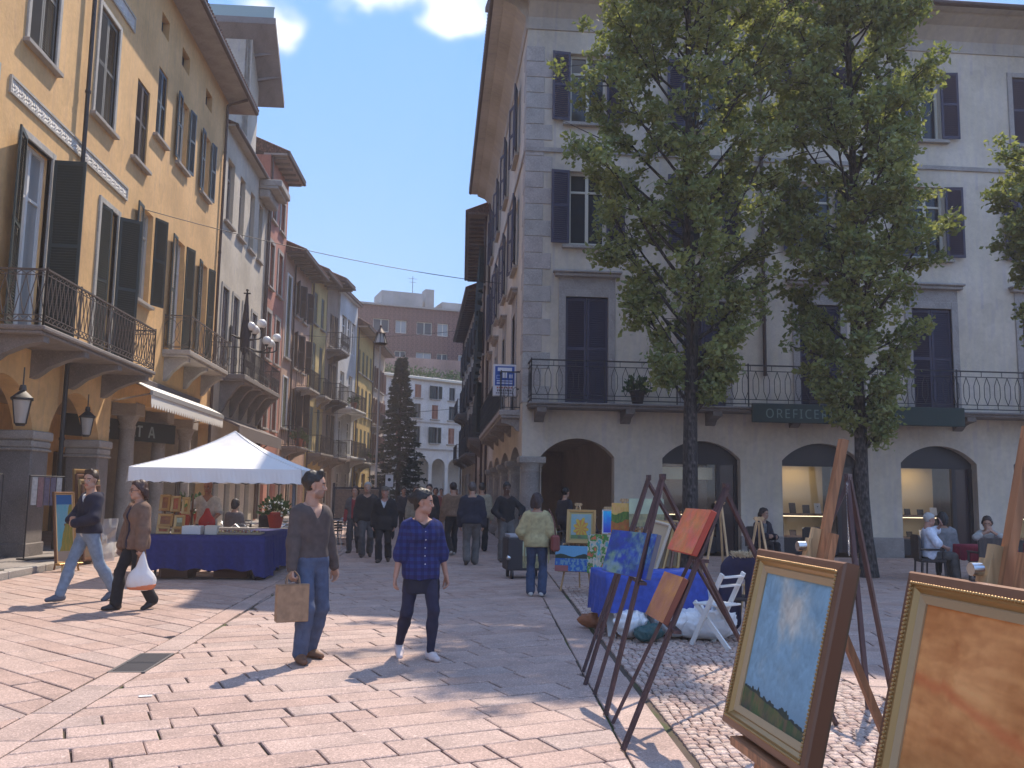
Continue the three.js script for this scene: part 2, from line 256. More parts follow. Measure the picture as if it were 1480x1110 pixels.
function windowAt(parent, F, o) {
  const { u0, u1, y0, y1 } = o, w = u1 - u0, h = y1 - y0, z = o.depth ?? 0.2, p = add(parent, o.name ?? 'window', cached(`pane${w.toFixed(2)},${h.toFixed(2)},${z}`, () => [bb(-w / 2 - 0.02, w / 2 + 0.02, -0.02, h + 0.02, -z - 0.03, -z)]), o.pane ?? MT.glass);
  p.applyMatrix4(F.clone().multiply(TR((u0 + u1) / 2, y0, 0)));
  if (o.frame !== null) add(p, 'frame', cached(`frame${w.toFixed(2)},${h.toFixed(2)},${z}`, () => [bb(-w / 2, -w / 2 + 0.07, 0, h, -z, -z + 0.05), bb(w / 2 - 0.07, w / 2, 0, h, -z, -z + 0.05), bb(-0.045, 0.045, 0, h, -z, -z + 0.055), bb(-w / 2 + 0.07, w / 2 - 0.07, 0, 0.09, -z, -z + 0.045), bb(-w / 2 + 0.07, w / 2 - 0.07, h - 0.08, h, -z, -z + 0.045), ...(h > 1.9 ? [bb(-w / 2 + 0.07, w / 2 - 0.07, h * 0.72, h * 0.72 + 0.06, -z, -z + 0.04)] : [])]), o.frame ?? MT.cream);
  if (o.surround) { const s = o.sw ?? 0.15; add(p, 'surround', cached(`sur${w.toFixed(2)},${h.toFixed(2)},${s},${!!o.lintel}`, () => [chamfer(-w / 2 - s, -w / 2, o.sill === false ? 0 : -0.02, h + s, -0.1, 0.045), chamfer(w / 2, w / 2 + s, o.sill === false ? 0 : -0.02, h + s, -0.1, 0.045), chamfer(-w / 2 - 0.0, w / 2, h, h + s, -0.1, 0.043), ...(o.lintel ? [bb(-w / 2 - s, w / 2 + s, h + s, h + s + 0.36, -0.1, 0.03), chamfer(-w / 2 - s - 0.12, w / 2 + s + 0.12, h + s + 0.36, h + s + 0.46, -0.1, 0.16, 0.02), chamfer(-w / 2 - s - 0.17, w / 2 + s + 0.17, h + s + 0.46, h + s + 0.53, -0.1, 0.22, 0.02)] : [])]), o.surround); }
  if (o.sill !== false) add(p, 'sill', cached(`sill${w.toFixed(2)}`, () => [chamfer(-w / 2 - 0.2, w / 2 + 0.2, -0.12, -0.02, -0.12, 0.14, 0.012)]), o.sillM ?? MT.stoneTrim);
  if (o.shutters) {
    const g = leafGeometry(w / 2 - 0.008, h - 0.03, o.slat !== false), [a, b] = o.shutters, m = o.shm ?? MT.shutterGreen, hz = (q) => (q < 0.3 ? -0.06 : 0.075);
    if (a !== null) { const l = add(p, 'shutter', g, m); l.position.set(-w / 2, 0.015, hz(a)); l.rotation.y = -a; }
    if (b !== null) { const l = add(p, 'shutter', g, m); l.position.set(w / 2, 0.015, hz(b)); l.rotation.y = Math.PI + b; }
  }
  return p;
}
function holePath(o) {
  const p = new THREE.Path(), { u0, u1, y0, y1 } = o; p.moveTo(u0, y0); p.lineTo(u0, y1);
  if (o.rise) { const w = (u1 - u0) / 2, R = (w * w + o.rise * o.rise) / (2 * o.rise), n = 18, a0 = Math.asin(Math.min(1, w / R)) , c = y1 + o.rise - R; const full = o.rise >= w - 1e-6 ? Math.PI / 2 : a0; for (let i = 1; i < n; i++) { const a = -full + (2 * full * i) / n; p.lineTo((u0 + u1) / 2 + R * Math.sin(a), c + R * Math.cos(a)); } }
  p.lineTo(u1, y1); p.lineTo(u1, y0); p.closePath(); return p;
}
function wallGeometry(L, H, holes, thick = 0.4, base = -0.3) { const s = shape([[0, base], [L, base], [L, H], [0, H]]); holes.forEach((h) => s.holes.push(holePath(h))); return extrude(s, thick).translate(0, 0, -thick); }
function place(geoms, F) { const g = merge(Array.isArray(geoms) ? geoms : [geoms]); const q = g.clone().applyMatrix4(F); q.userData.uv = true; return q; }

function railGeometry(len, h, type) {
  return cached(`rail${len.toFixed(2)},${h},${type}`, () => {
    const l = [bb(0, len, h - 0.035, h, -0.022, 0.022), bb(0, len, 0.06, 0.085, -0.014, 0.014)], t = 0.014, B = (a, b) => l.push(beam([...a, 0], [...b, 0], t));
    const n = (p) => Math.max(1, Math.round(len / p));
    if (type === 'hexagon') {
      l.push(bb(0, len, h * 0.84, h * 0.84 + 0.02, -0.012, 0.012), bb(0, len, h * 0.16, h * 0.16 + 0.02, -0.012, 0.012));
      const k = n(0.3), p = len / k; for (let i = 0; i < k; i++) { const x = (i + 0.5) * p, q = p * 0.27; B([x, h * 0.17], [x + q, h * 0.36]); B([x + q, h * 0.36], [x + q, h * 0.64]); B([x + q, h * 0.64], [x, h * 0.84]); B([x, h * 0.84], [x - q, h * 0.64]); B([x - q, h * 0.64], [x - q, h * 0.36]); B([x - q, h * 0.36], [x, h * 0.17]); if (i % 2) { B([x + p / 2, h * 0.84], [x + p / 2, h]); B([x, 0.08], [x, h * 0.17]); } }
    } else if (type === 'lattice') {
      l.push(bb(0, len, h * 0.88, h * 0.88 + 0.016, -0.01, 0.01), bb(0, len, h * 0.17, h * 0.17 + 0.016, -0.01, 0.01));
      const k = n(0.2), p = len / k; for (let i = 0; i < k; i++) { const x = i * p, a = h * 0.18, b = h * 0.88, m = (a + b) / 2; B([x, a], [x + p * 0.45, m]); B([x + p * 0.45, m], [x, b]); B([x + p, a], [x + p * 0.55, m]); B([x + p * 0.55, m], [x + p, b]); B([x, h * 0.9], [x + p / 2, h * 0.96]); B([x + p / 2, h * 0.96], [x + p, h * 0.9]); B([x, 0.09], [x + p / 2, h * 0.16]); B([x + p / 2, h * 0.16], [x + p, 0.09]); }
    } else if (type === 'ring') {
      const R = (h - 0.16) / 2, k = n(R * 1.05), p = len / k; for (let i = 0; i <= k; i++) for (let j = 0; j < 14; j++) { const c = (q) => [clamp(i * p + R * Math.cos(q), 0, len), 0.09 + R + R * Math.sin(q)], a = (j / 14) * Math.PI * 2, b = ((j + 1) / 14) * Math.PI * 2, A = c(a), E = c(b); if (Math.abs(A[0] - E[0]) + Math.abs(A[1] - E[1]) > 0.01) B(A, E); }
    } else { const k = n(0.11), p = len / k; for (let i = 1; i < k; i++) B([i * p, 0.07], [i * p, h]); if (type === 'ornate') { const m = n(0.22), q = len / m; for (let i = 0; i < m; i++) for (let j = 0; j < 8; j++) { const c = (a) => [(i + 0.5) * q + 0.075 * Math.cos(a), h * 0.45 + 0.16 * Math.sin(a)]; B(c((j / 8) * 6.283), c(((j + 1) / 8) * 6.283)); } } }
    for (let x = 0; x <= len + 0.01; x += len / Math.max(1, Math.round(len / 1.9))) l.push(bb(x - 0.016, x + 0.016, 0, h + 0.03, -0.016, 0.016));
    return l;
  });
}
function balconyAt(parent, F, o) { // u0..u1 along the wall, y the walking level, d how far it reaches out
  const { u0, u1, y, d } = o, L = u1 - u0, th = o.th ?? 0.14, h = o.h ?? 1.1, b = add(parent, 'balcony', [chamfer(0, L, -th, 0, -0.05, d, 0.025), chamfer(0.03, L - 0.03, -th - 0.07, -th + 0.001, -0.05, d - 0.06, 0.02)], o.m ?? MT.stoneTrim, F.clone().multiply(TR(u0, y, 0)));
  const e = 0.05, r = (g, x, z, ry) => { const q = add(b, 'railing', g, o.iron ?? MT.iron); q.position.set(x, 0, z); q.rotation.y = ry; };
  r(railGeometry(L - 2 * e, h, o.type), e, d - e, 0);
  r(railGeometry(d - e, h, o.endType ?? o.type), e, d - e, Math.PI / 2); r(railGeometry(d - e, h, o.endType ?? o.type), L - e, d - e, Math.PI / 2);
  for (let i = 0; i < (o.brackets ?? 0); i++) { const x = 0.35 + ((L - 0.7) * i) / Math.max(1, o.brackets - 1), s = new THREE.Shape(); const bh = o.bh ?? 0.5; s.moveTo(0, 0); s.lineTo(d - 0.1, 0); s.lineTo(d - 0.1, -0.12); s.bezierCurveTo(d * 0.6, -0.15, d * 0.45, -bh * 0.5, d * 0.3, -bh * 0.6); s.bezierCurveTo(d * 0.2, -bh * 0.75, 0.1, -bh, 0, -bh); s.closePath(); add(b, 'bracket', cached(`br${d},${bh}`, () => [extrude(s, 0.26, { curveSegments: 6 }).translate(0, 0, -0.13).rotateY(-Math.PI / 2)]), o.m ?? MT.stoneTrim, TR(x, -th - 0.07, 0)); }
  return b;
}
function eaveAt(parent, F, L, y, over, o = {}) { // soffit, gutter and a slope of tiles
  const m = o.m ?? MT.stoneDark, x0 = -(o.e0 ?? 0), x1 = L + (o.e1 ?? 0);
  const e = add(parent, 'eave', place([bb(x0, x1, y, y + 0.1, -0.35, over), ...(o.cove ? [extrude(shape([[0, y + 0.002], [0, y - 0.9], [0.04, y - 0.9], [0.06, y - 0.55], [over * 0.35, y - 0.22], [over * 0.7, y - 0.08], [over * 0.7, y + 0.002]]), L).rotateY(-Math.PI / 2).translate(L, 0, 0)] : [])], F), m);
  if (o.rafters) for (let x = x0 + 0.3; x < x1; x += 0.8) add(e, 'rafter', place([bb(x - 0.05, x + 0.05, y - 0.12, y - 0.002, 0, over - 0.08)], F), o.rafters);
  add(e, 'gutter', place([rod([x0, y + 0.07, over + 0.04], [x1, y + 0.07, over + 0.04], 0.085, 0.085, 10)], F), o.gm ?? MT.copper);
  const D = o.run ?? 5, up = D * (o.pitch ?? 0.42), g = []; g.push(extrude(shape([[over + 0.06, y + 0.14], [-D, y + 0.14 + up + over * 0.42], [-D, y + up + over * 0.42 - 0.05], [-0.3, y + 0.11], [over, y + 0.102]]), x1 - x0).rotateY(-Math.PI / 2).translate(x1, 0, 0));
  const roof = add(parent, 'roof', place(g, F), MT.tileRoof);
  const tg = cached(`tile${D},${over},${up}`, () => { const a = V(0, 0.17 , over + 0.1), b = V(0, 0.17 + up + over * 0.42, -D); return [rod(a, b, 0.085, 0.085, 7)]; });
  if (o.tiles) { const l = []; for (let x = x0 + 0.1; x < x1; x += 0.2) l.push(moved(tg, x, y, 0)); add(roof, 'roof_tiles', place(l, F), MT.tileRoof).userData.kind = 'stuff'; }
  return e;
}
function pipeAt(parent, F, u, y0, y1, m = MT.copper, z = 0.09) { const p = add(parent, 'downpipe', place([rod([u, y0, z], [u, y1, z], 0.055, 0.055, 8), ...[0.15, 0.4, 0.65, 0.9].map((k) => rod([u, mix(y0, y1, k) - 0.03, z], [u, mix(y0, y1, k) + 0.03, z], 0.07, 0.07, 8))], F), m); return p; }
const frameOf = (x0, z0, x1, z1) => { // wall that starts at (x0, z0); z is out of the wall when going to (x1, z1) keeps the wall on the left hand side
  const L = Math.hypot(x1 - x0, z1 - z0); return { L, turn: Math.atan2(-(z1 - z0), x1 - x0) };
};
function building(name, label, x0, z0, x1, z1, o) {
  const { L, turn } = frameOf(x0, z0, x1, z1), b = thing(name, label, 'building', [x0, 0, z0], turn, o.group), H = o.H, F = I4.clone(), D = o.D ?? 9;
  const wins = o.windows ?? [];
  add(b, 'wall', [wallGeometry(L, H, [...wins, ...(o.holes ?? [])]), bb(0, L, o.openBelow ?? -0.3, H, -D, -0.41), ...(o.extra ?? [])], o.m);
  wins.forEach((w) => windowAt(b, F, { ...o.win, ...w }));
  (o.balconies ?? []).forEach((q) => balconyAt(b, F, q));
  if (o.eave) eaveAt(b, F, L, H, o.eave, o.eo ?? {});
  (o.pipes ?? []).forEach((u) => pipeAt(b, F, u, 0.2, H, o.pm));
  return { b, F, L };
}
const PI = Math.PI, OPEN = PI - 0.12;
const grid = (us, w, rows, o = {}) => us.flatMap((u) => rows.map(([y0, y1, q]) => ({ u0: u - w / 2, u1: u + w / 2, y0, y1, ...o, ...q })));

// ------------------------------------------------------------------ canvas lettering
function textTexture(w, h, draw) { const c = document.createElement('canvas'); c.width = w; c.height = h; draw(c.getContext('2d'), w, h); const t = new THREE.CanvasTexture(c); t.colorSpace = THREE.SRGBColorSpace; t.magFilter = THREE.LinearFilter; return t; }
function printedFace(w, h, t, rough = 0.6) { const g = keepUV(new THREE.PlaneGeometry(w, h)); return [g, new THREE.MeshStandardMaterial({ map: t, roughness: rough })]; }

// ------------------------------------------------------------------ ochre house with the arcade (left side of the street)
const ochre = plaster(0.72, 0.45, 0.205);
function lanternAt(label, x, y, z, s = 1, drop = 0.35, group) { // hanging street lantern; its top hook at (x, y, z)
  const t = thing('hanging_lantern', label, 'lantern', [x, y - drop - 0.75 * s, z], 0.4, group), q = (k) => 0.12 + 0.1 * k;
  add(t, 'rod', [rod([0, 0.72 * s, 0], [0, 0.75 * s + drop, 0], 0.013)], MT.darkIron);
  add(t, 'cap', [new THREE.ConeGeometry(0.27 * s, 0.2 * s, 4, 1).rotateY(PI / 4).translate(0, 0.6 * s, 0), new THREE.CylinderGeometry(0.05 * s, 0.07 * s, 0.1 * s, 8).translate(0, 0.71 * s, 0), new THREE.CylinderGeometry(0.27 * s, 0.27 * s, 0.03 * s, 4).rotateY(PI / 4).translate(0, 0.495 * s, 0)], MT.darkIron);
  add(t, 'glass', [new THREE.CylinderGeometry(0.215 * s, 0.13 * s, 0.44 * s, 4).rotateY(PI / 4).translate(0, 0.25 * s, 0)], mat(0.35, 0.34, 0.32, 0.25));
  const bars = []; for (let i = 0; i < 4; i++) { const a = (i / 4) * 2 * PI + PI / 4; bars.push(rod([Math.cos(a) * 0.135 * s, 0.03 * s, Math.sin(a) * 0.135 * s], [Math.cos(a) * 0.22 * s, 0.48 * s, Math.sin(a) * 0.22 * s], 0.011 * s, 0.011 * s, 5)); }
  add(t, 'frame', [...bars, new THREE.CylinderGeometry(0.14 * s, 0.1 * s, 0.05 * s, 4).rotateY(PI / 4).translate(0, 0.01 * s, 0)], MT.darkIron); void q; return t;
}
{
  const x = -8.7, z0 = -14, u = (z) => -z + z0, pale = stone(0.42, 0.4, 0.36), W = (a, b, y0, y1, o) => ({ u0: u(a), u1: u(b), y0, y1, ...o });
  const grey = { shutters: [0.02, 0.02], shm: MT.shutterGrey, surround: pale, sw: 0.13 };
  const wins = [
    W(-15.0, -16.3, 10.8, 13.62, grey), W(-18.45, -19.75, 10.8, 13.62, grey), W(-22.05, -23.35, 10.8, 13.62, grey),
    W(-24.98, -26.05, 10.8, 13.1, { shutters: [0.02, 0.02], shm: MT.shutterBrown }), W(-26.7, -27.6, 12.15, 14.3, { shutters: [0.02, 0.02], shm: MT.shutterBlue }),
    W(-28.98, -29.98, 12.15, 14.35, { shutters: [PI - 0.05, PI - 0.1], shm: MT.shutterBlue, pane: MT.glassPale }), W(-31.95, -32.9, 12.15, 14.35, { shutters: [PI - 0.05, PI - 0.1], shm: MT.shutterBlue, pane: MT.glassPale }),
    W(-15.0, -16.2, 14.9, 15.9, { shutters: null }), W(-18.5, -19.6, 15.2, 15.98, { frame: MT.white }), W(-22.2, -23.2, 15.2, 15.98, { frame: MT.shutterBlue }),
    ...[[-26.65, -27.4], [-28.85, -29.75], [-31.9, -32.8]].map(([a, b]) => W(a, b, 15.4, 16.02, { sill: false, frame: null, pane: MT.dark })),
    W(-15.0, -16.3, 4.75, 8.75, { shutters: [0.02, 0.02], surround: pale, sill: false }),
    W(-18.62, -19.98, 4.75, 8.8, { shutters: [PI - 0.25, 1.62], surround: pale, sill: false, pane: MT.glassPale, frame: MT.white }),
    W(-22.95, -24.15, 4.75, 8.8, { shutters: [0.25, PI - 0.85], surround: pale, sill: false, shm: MT.shutterGreen }),
    W(-25.95, -27.05, 6.98, 9.68, { shutters: [PI - 0.06, PI - 0.4], shm: MT.shutterGreen, pane: MT.glassPale }),
    W(-29.35, -30.45, 5.98, 9.72, { shutters: [PI - 0.06, PI - 0.25], sill: false, pane: MT.glassPale, frame: MT.white }), W(-32.5, -33.45, 5.98, 9.72, { shutters: [PI - 0.06, PI - 0.25], pane: MT.glassPale, frame: MT.white }),
  ];
  const holes = [{ u0: 0.3, u1: 2.3, y0: -0.2, y1: 2.8, rise: 0.95 }, { u0: 3.1, u1: 6.1, y0: -0.2, y1: 2.8, rise: 1.05 }, { u0: 6.9, u1: 9.9, y0: -0.2, y1: 2.8, rise: 1.05 }, { u0: 10.62, u1: 21.0, y0: -0.2, y1: 4.0 }];
  const { b, F, L } = building('ochre_house', 'ochre plastered house with arcade, green shutters and lattice iron balcony', x, z0, x, -35.3, { H: 16.9, m: ochre, windows: wins, holes, openBelow: 4.15, D: 10, extra: [bb(0, 21.3, -0.3, 4.15, -10, -4.2)], eave: 0.85, eo: { m: stone(0.33, 0.3, 0.28), e1: 1.0, tiles: true, cove: false, rafters: null } });
  add(b, 'arcade_ceiling', [bb(0.05, L - 0.05, 4.02, 4.14, -4.2, -0.42)], plaster(0.55, 0.4, 0.25));
  // stone piers with capitals under the arches
  for (const [c, e] of [[2.7, 0.42], [6.5, 0.42], [10.26, 0.38]]) { const p = add(b, 'pillar', [chamfer(c - e, c + e, 0.1, 2.42, -0.78, 0.03, 0.03), chamfer(c - e - 0.04, c + e + 0.04, 0.1, 0.4, -0.82, 0.06, 0.02)], MT.stoneDark); add(p, 'capital', [chamfer(c - e - 0.07, c + e + 0.07, 2.6, 2.8, -0.84, 0.09, 0.03), chamfer(c - e - 0.04, c + e + 0.04, 2.42, 2.6, -0.81, 0.06, 0.04), chamfer(c - e - 0.055, c + e + 0.055, 2.36, 2.42, -0.83, 0.075, 0.02)], MT.stoneTrim); }
  for (const z of [-26.9, -29.9, -32.9]) { const c = u(z), p = add(b, 'column', [lathe([[0.3, 0.1], [0.3, 0.3], [0.24, 0.38], [0.235, 1.4], [0.2, 3.3]], 18).translate(c, 0, -0.3)], stone(0.3, 0.28, 0.26)); add(p, 'capital', [lathe([[0.2, 3.28], [0.24, 3.34], [0.21, 3.4], [0.3, 3.62], [0.3, 3.66]], 18).translate(c, 0, -0.3), chamfer(c - 0.36, c + 0.36, 3.66, 4.03, -0.66, 0.05, 0.02)], MT.stoneTrim); }
  // carved white frieze panels
  const carved = mat(1.05, 1.0, 0.93, 0.9, { map: T.plaster, bumpMap: tex(256, (p, q) => { const a = Math.sin(p * 25.13 + 2 * Math.sin(q * 12.57)) * Math.sin(q * 25.13 + 2 * Math.cos(p * 12.57)); return [0.5 + 0.5 * a]; }, false, 1.6), bumpScale: 0.03 });
  for (const [a, c, y0, y1] of [[-17.85, -24.7, 9.4, 9.77], [-14.2, -17.4, 9.4, 9.77], [-17.85, -24.4, 14.1, 14.55], [-14.2, -17.4, 14.1, 14.55]]) { const f = add(b, 'frieze_panel', [bb(u(a) + 0.05, u(c) - 0.05, y0 + 0.05, y1 - 0.05, -0.05, 0.02)], carved); add(f, 'border', [bb(u(a), u(c), y0, y0 + 0.05, -0.05, 0.045), bb(u(a), u(c), y1 - 0.05, y1, -0.05, 0.045), bb(u(a), u(a) + 0.05, y0 + 0.05, y1 - 0.05, -0.05, 0.044), bb(u(c) - 0.05, u(c), y0 + 0.05, y1 - 0.05, -0.05, 0.044)], pale); }
  balconyAt(b, F, { u0: u(-17.5), u1: u(-24.3), y: 4.66, d: 1.2, h: 1.1, th: 0.1, type: 'lattice', brackets: 4, bh: 0.6, m: MT.stoneDark, iron: mat(0.09, 0.07, 0.06, 0.6) });
  balconyAt(b, F, { u0: u(-28.7), u1: u(-33.9), y: 5.93, d: 0.85, h: 1.1, th: 0.16, type: 'ring', brackets: 3, bh: 0.75, m: MT.stoneTrim, iron: mat(0.11, 0.085, 0.07, 0.6) });
  pipeAt(b, F, u(-21.3), 0.2, 16.8, MT.darkIron, 0.14); pipeAt(b, F, u(-34.75), 0.2, 16.3, MT.copper);
  add(b, 'downpipe', [tube([[u(-34.75), 16.3, 0.09], [u(-34.75), 16.6, 0.12], [u(-34.75), 16.75, 0.5], [u(-34.75), 16.86, 0.85]], 0.055)], MT.copper);
  // shop fronts in the shade of the arcade
  for (let i = 0; i < 5; i++) { const a = 1.2 + i * 4.1; const s = add(b, 'shop_window', [bb(a, a + 2.6, 0.5, 2.6, -4.2, -4.15)], MT.glass); add(s, 'frame', [bb(a - 0.1, a, 0.1, 2.75, -4.2, -4.08), bb(a + 2.6, a + 2.7, 0.1, 2.75, -4.2, -4.08), bb(a, a + 2.6, 2.6, 2.75, -4.2, -4.08), bb(a, a + 2.6, 0.1, 0.5, -4.2, -4.08), bb(a + 1.25, a + 1.33, 0.5, 2.6, -4.15, -4.09)], woodM(0.08, 0.05, 0.035)); }
  lanternAt('square glass lantern hanging below the lattice balcony beside the stone pier', -7.85, 3.85, -17.6, 1.0, 0.35);
  lanternAt('square glass lantern hanging in the arch by the leaning gilt frames', -8.15, 3.75, -21.6, 0.9, 0.3);
  lanternAt('square glass lantern hanging between round columns behind the awning', -9.2, 3.95, -27.9, 0.8, 0.3);
  // shop sign letters seen between the columns
  const t = textTexture(1024, 128, (g, w, h) => { g.fillStyle = '#1d2a2c'; g.fillRect(0, 0, w, h); g.fillStyle = '#8f9a9a'; g.font = 'bold 112px sans-serif'; g.textBaseline = 'middle'; g.fillText('OMB', 120, h / 2); g.fillText('ET', 560, h / 2); g.fillText('A', 740, h / 2); });
  const sg = thing('shop_sign', 'dark green shop sign with pale capital letters under the arcade', 'sign', [-9.3, 3.0, -27.6], PI / 2 - 0.35); add(sg, 'panel', [bb(-2.4, 2.4, 0, 0.6, -0.06, 0)], mat(0.015, 0.025, 0.026, 0.5)); const [pg, pm] = printedFace(4.76, 0.56, t); add(sg, 'lettering', pg, pm, TR(0, 0.3, 0.003));
}
{ // striped awning with scalloped valance on the ochre house
  const t = thing('awning', 'white scalloped shop awning pulled out below the ring balcony', 'awning', [-8.7, 0, -24.6], PI / 2), L = 8.1, can = mat(0.78, 0.76, 0.7, 0.8);
  add(t, 'canopy', [extrude(shape([[0.02, 4.62], [0.5, 4.48], [1.05, 4.2], [1.05, 4.18], [0.5, 4.455], [0.02, 4.59]]), L).rotateY(-PI / 2).translate(L, 0, 0)], can);
  add(t, 'front_bar', [bb(0, L, 4.07, 4.2, 1.0, 1.07)], mat(0.35, 0.34, 0.33, 0.5));
  const s = new THREE.Shape(); s.moveTo(0, 4.07); s.lineTo(L, 4.07); s.lineTo(L, 3.86); const n = 34; for (let i = n; i > 0; i--) { const a = (i / n) * L, b = ((i - 1) / n) * L; s.quadraticCurveTo((a + b) / 2, 3.6, b, 3.86); } s.closePath();
  add(t, 'valance', [extrude(s, 0.012, { curveSegments: 4 }).translate(0, 0, 1.03)], can);
  for (const x of [0.02, L - 0.1]) add(t, 'arm', [beam([x + 0.04, 3.9, 0.02], [x + 0.04, 4.12, 1.03], 0.04)], MT.steel);
  add(t, 'cassette', [chamfer(-0.05, L + 0.05, 4.55, 4.75, 0.01, 0.2, 0.03)], mat(0.12, 0.1, 0.1, 0.5));
}

// ------------------------------------------------------------------ the rest of the houses on the left side, from near to far
const W = (u0, u1, y0, y1, o) => ({ u0, u1, y0, y1, ...o });
{
  const dk = { frame: mat(0.3, 0.27, 0.24, 0.6), pane: MT.glass };
  const { b, F } = building('cream_house', 'cream house with long stone balcony, globe lamps and rooftop belvedere', -8.7, -35.32, -8.6, -43.6, {
    H: 16.0, m: plaster(0.56, 0.50, 0.41), D: 9, win: dk, eave: 0.3, eo: { m: plaster(0.45, 0.41, 0.36), run: 4 },
    windows: [W(0.35, 1.5, 12.25, 14.85), W(2.5, 3.45, 12.25, 14.85), W(4.5, 5.4, 12.25, 14.85), W(6.35, 7.15, 12.25, 14.85), ...[0.5, 2.3, 4.1, 5.9].map((a) => W(a, a + 1.0, 6.05, 9.6, { sill: false, shutters: [0.02, 0.02], shm: MT.shutterNavy, surround: stone(0.42, 0.4, 0.36) })), ...[0.6, 2.5, 4.4, 6.2].map((a) => W(a, a + 0.95, 0.1, 2.9, { sill: false, pane: MT.dark })) ],
    balconies: [{ u0: 0.7, u1: 8.2, y: 6.1, d: 1.0, h: 1.1, th: 0.2, type: 'ornate', brackets: 5, bh: 1.3, m: MT.stoneDark, iron: MT.iron }], pipes: [8.15] });
  // belvedere whose roof reaches far out
  const tw = add(b, 'belvedere', [wallGeometry(3.6, 6.3, [W(1.7, 2.9, 3.4, 4.4, { rise: 0.6 })], 0.3, 0).rotateY(-PI / 2).translate(4.6, 15.9, -0.35 - 3.6), extrude(shape([[4.6, 15.9], [6.3, 15.9], [6.3, 20.7], [4.6, 22.2]]), 0.3).translate(0, 0, -0.6), bb(4.95, 6.2, 15.9, 19.8, -3.9, -0.65)], plaster(0.5, 0.45, 0.38));
  add(tw, 'roof', [extrude(shape([[4.05, 22.55], [6.95, 19.85], [6.95, 20.15], [4.05, 22.85]]), 5).translate(0, 0, -4.2)], MT.stoneDark);
  for (const k of [0.4, 1.2]) add(tw, 'bracket', [beam([4.7 + k, 21.9 - k, -0.3], [4.7 + k, 22.1 - k, 0.7], 0.12)], MT.stoneDark);
  add(tw, 'parapet', [bb(4.1, 4.14, 22.85, 23.35, -4.1, 0.7), bb(4.1, 4.16, 23.35, 23.4, -4.1, 0.72)], mat(0.3, 0.4, 0.38, 0.3));
  add(b, 'cornice', [chamfer(6.0, 8.3, 15.5, 15.62, 0, 0.9, 0.03), chamfer(6.0, 8.3, 15.62, 15.95, 0, 1.05, 0.04), chamfer(6.05, 8.25, 15.1, 15.5, 0, 0.5, 0.05)], MT.stoneTrim); void F;
  // globe lamps on branched brackets above the balcony
  for (const [z, lab] of [[-37.4, 'three white glass globes on a branched iron bracket above a furled parasol'], [-40.9, 'three white glass globes on a branched iron bracket near the red house']]) {
    const t = thing('globe_lamp', lab, 'lamp', [-8.66, 7.9, z], PI / 2, 'globe lamps of the cream house'), r = [];
    add(t, 'backplate', [chamfer(-0.12, 0.12, -0.3, 0.4, 0, 0.06, 0.02)], MT.darkIron);
    for (const [dx, dz, dy] of [[0, 1.25, 0.25], [-0.42, 0.9, 0.05], [0.42, 0.9, 0.05]]) { r.push(tube([[0, 0, 0.04], [dx * 0.4, -0.16, dz * 0.5], [dx, -0.1, dz], [dx, dy, dz]], 0.03, 6, 14), new THREE.CylinderGeometry(0.1, 0.05, 0.08, 10).translate(dx, dy + 0.03, dz)); add(t, 'globe', [ball(0.2, dx, dy + 0.24, dz, 16)], mat(0.85, 0.84, 0.82, 0.3)); }
    add(t, 'arms', r, MT.darkIron);
  }
  const p = thing('furled_parasol', 'furled dark parasol standing on the stone balcony by globe lamps', 'parasol', [-7.95, 6.1, -36.9]); add(p, 'pole', [rod([0, 0, 0], [0, 3.55, 0], 0.025)], MT.darkIron); add(p, 'canopy', [lathe([[0.05, 0.9], [0.17, 1.1], [0.2, 1.7], [0.12, 2.6], [0.05, 3.4], [0.02, 3.45]], 9)], fabric(0.03, 0.025, 0.035)); add(p, 'finial', [ball(0.06, 0, 3.58, 0), bb(-0.14, 0.14, 3.42, 3.47, -0.03, 0.03)], MT.darkIron);
}
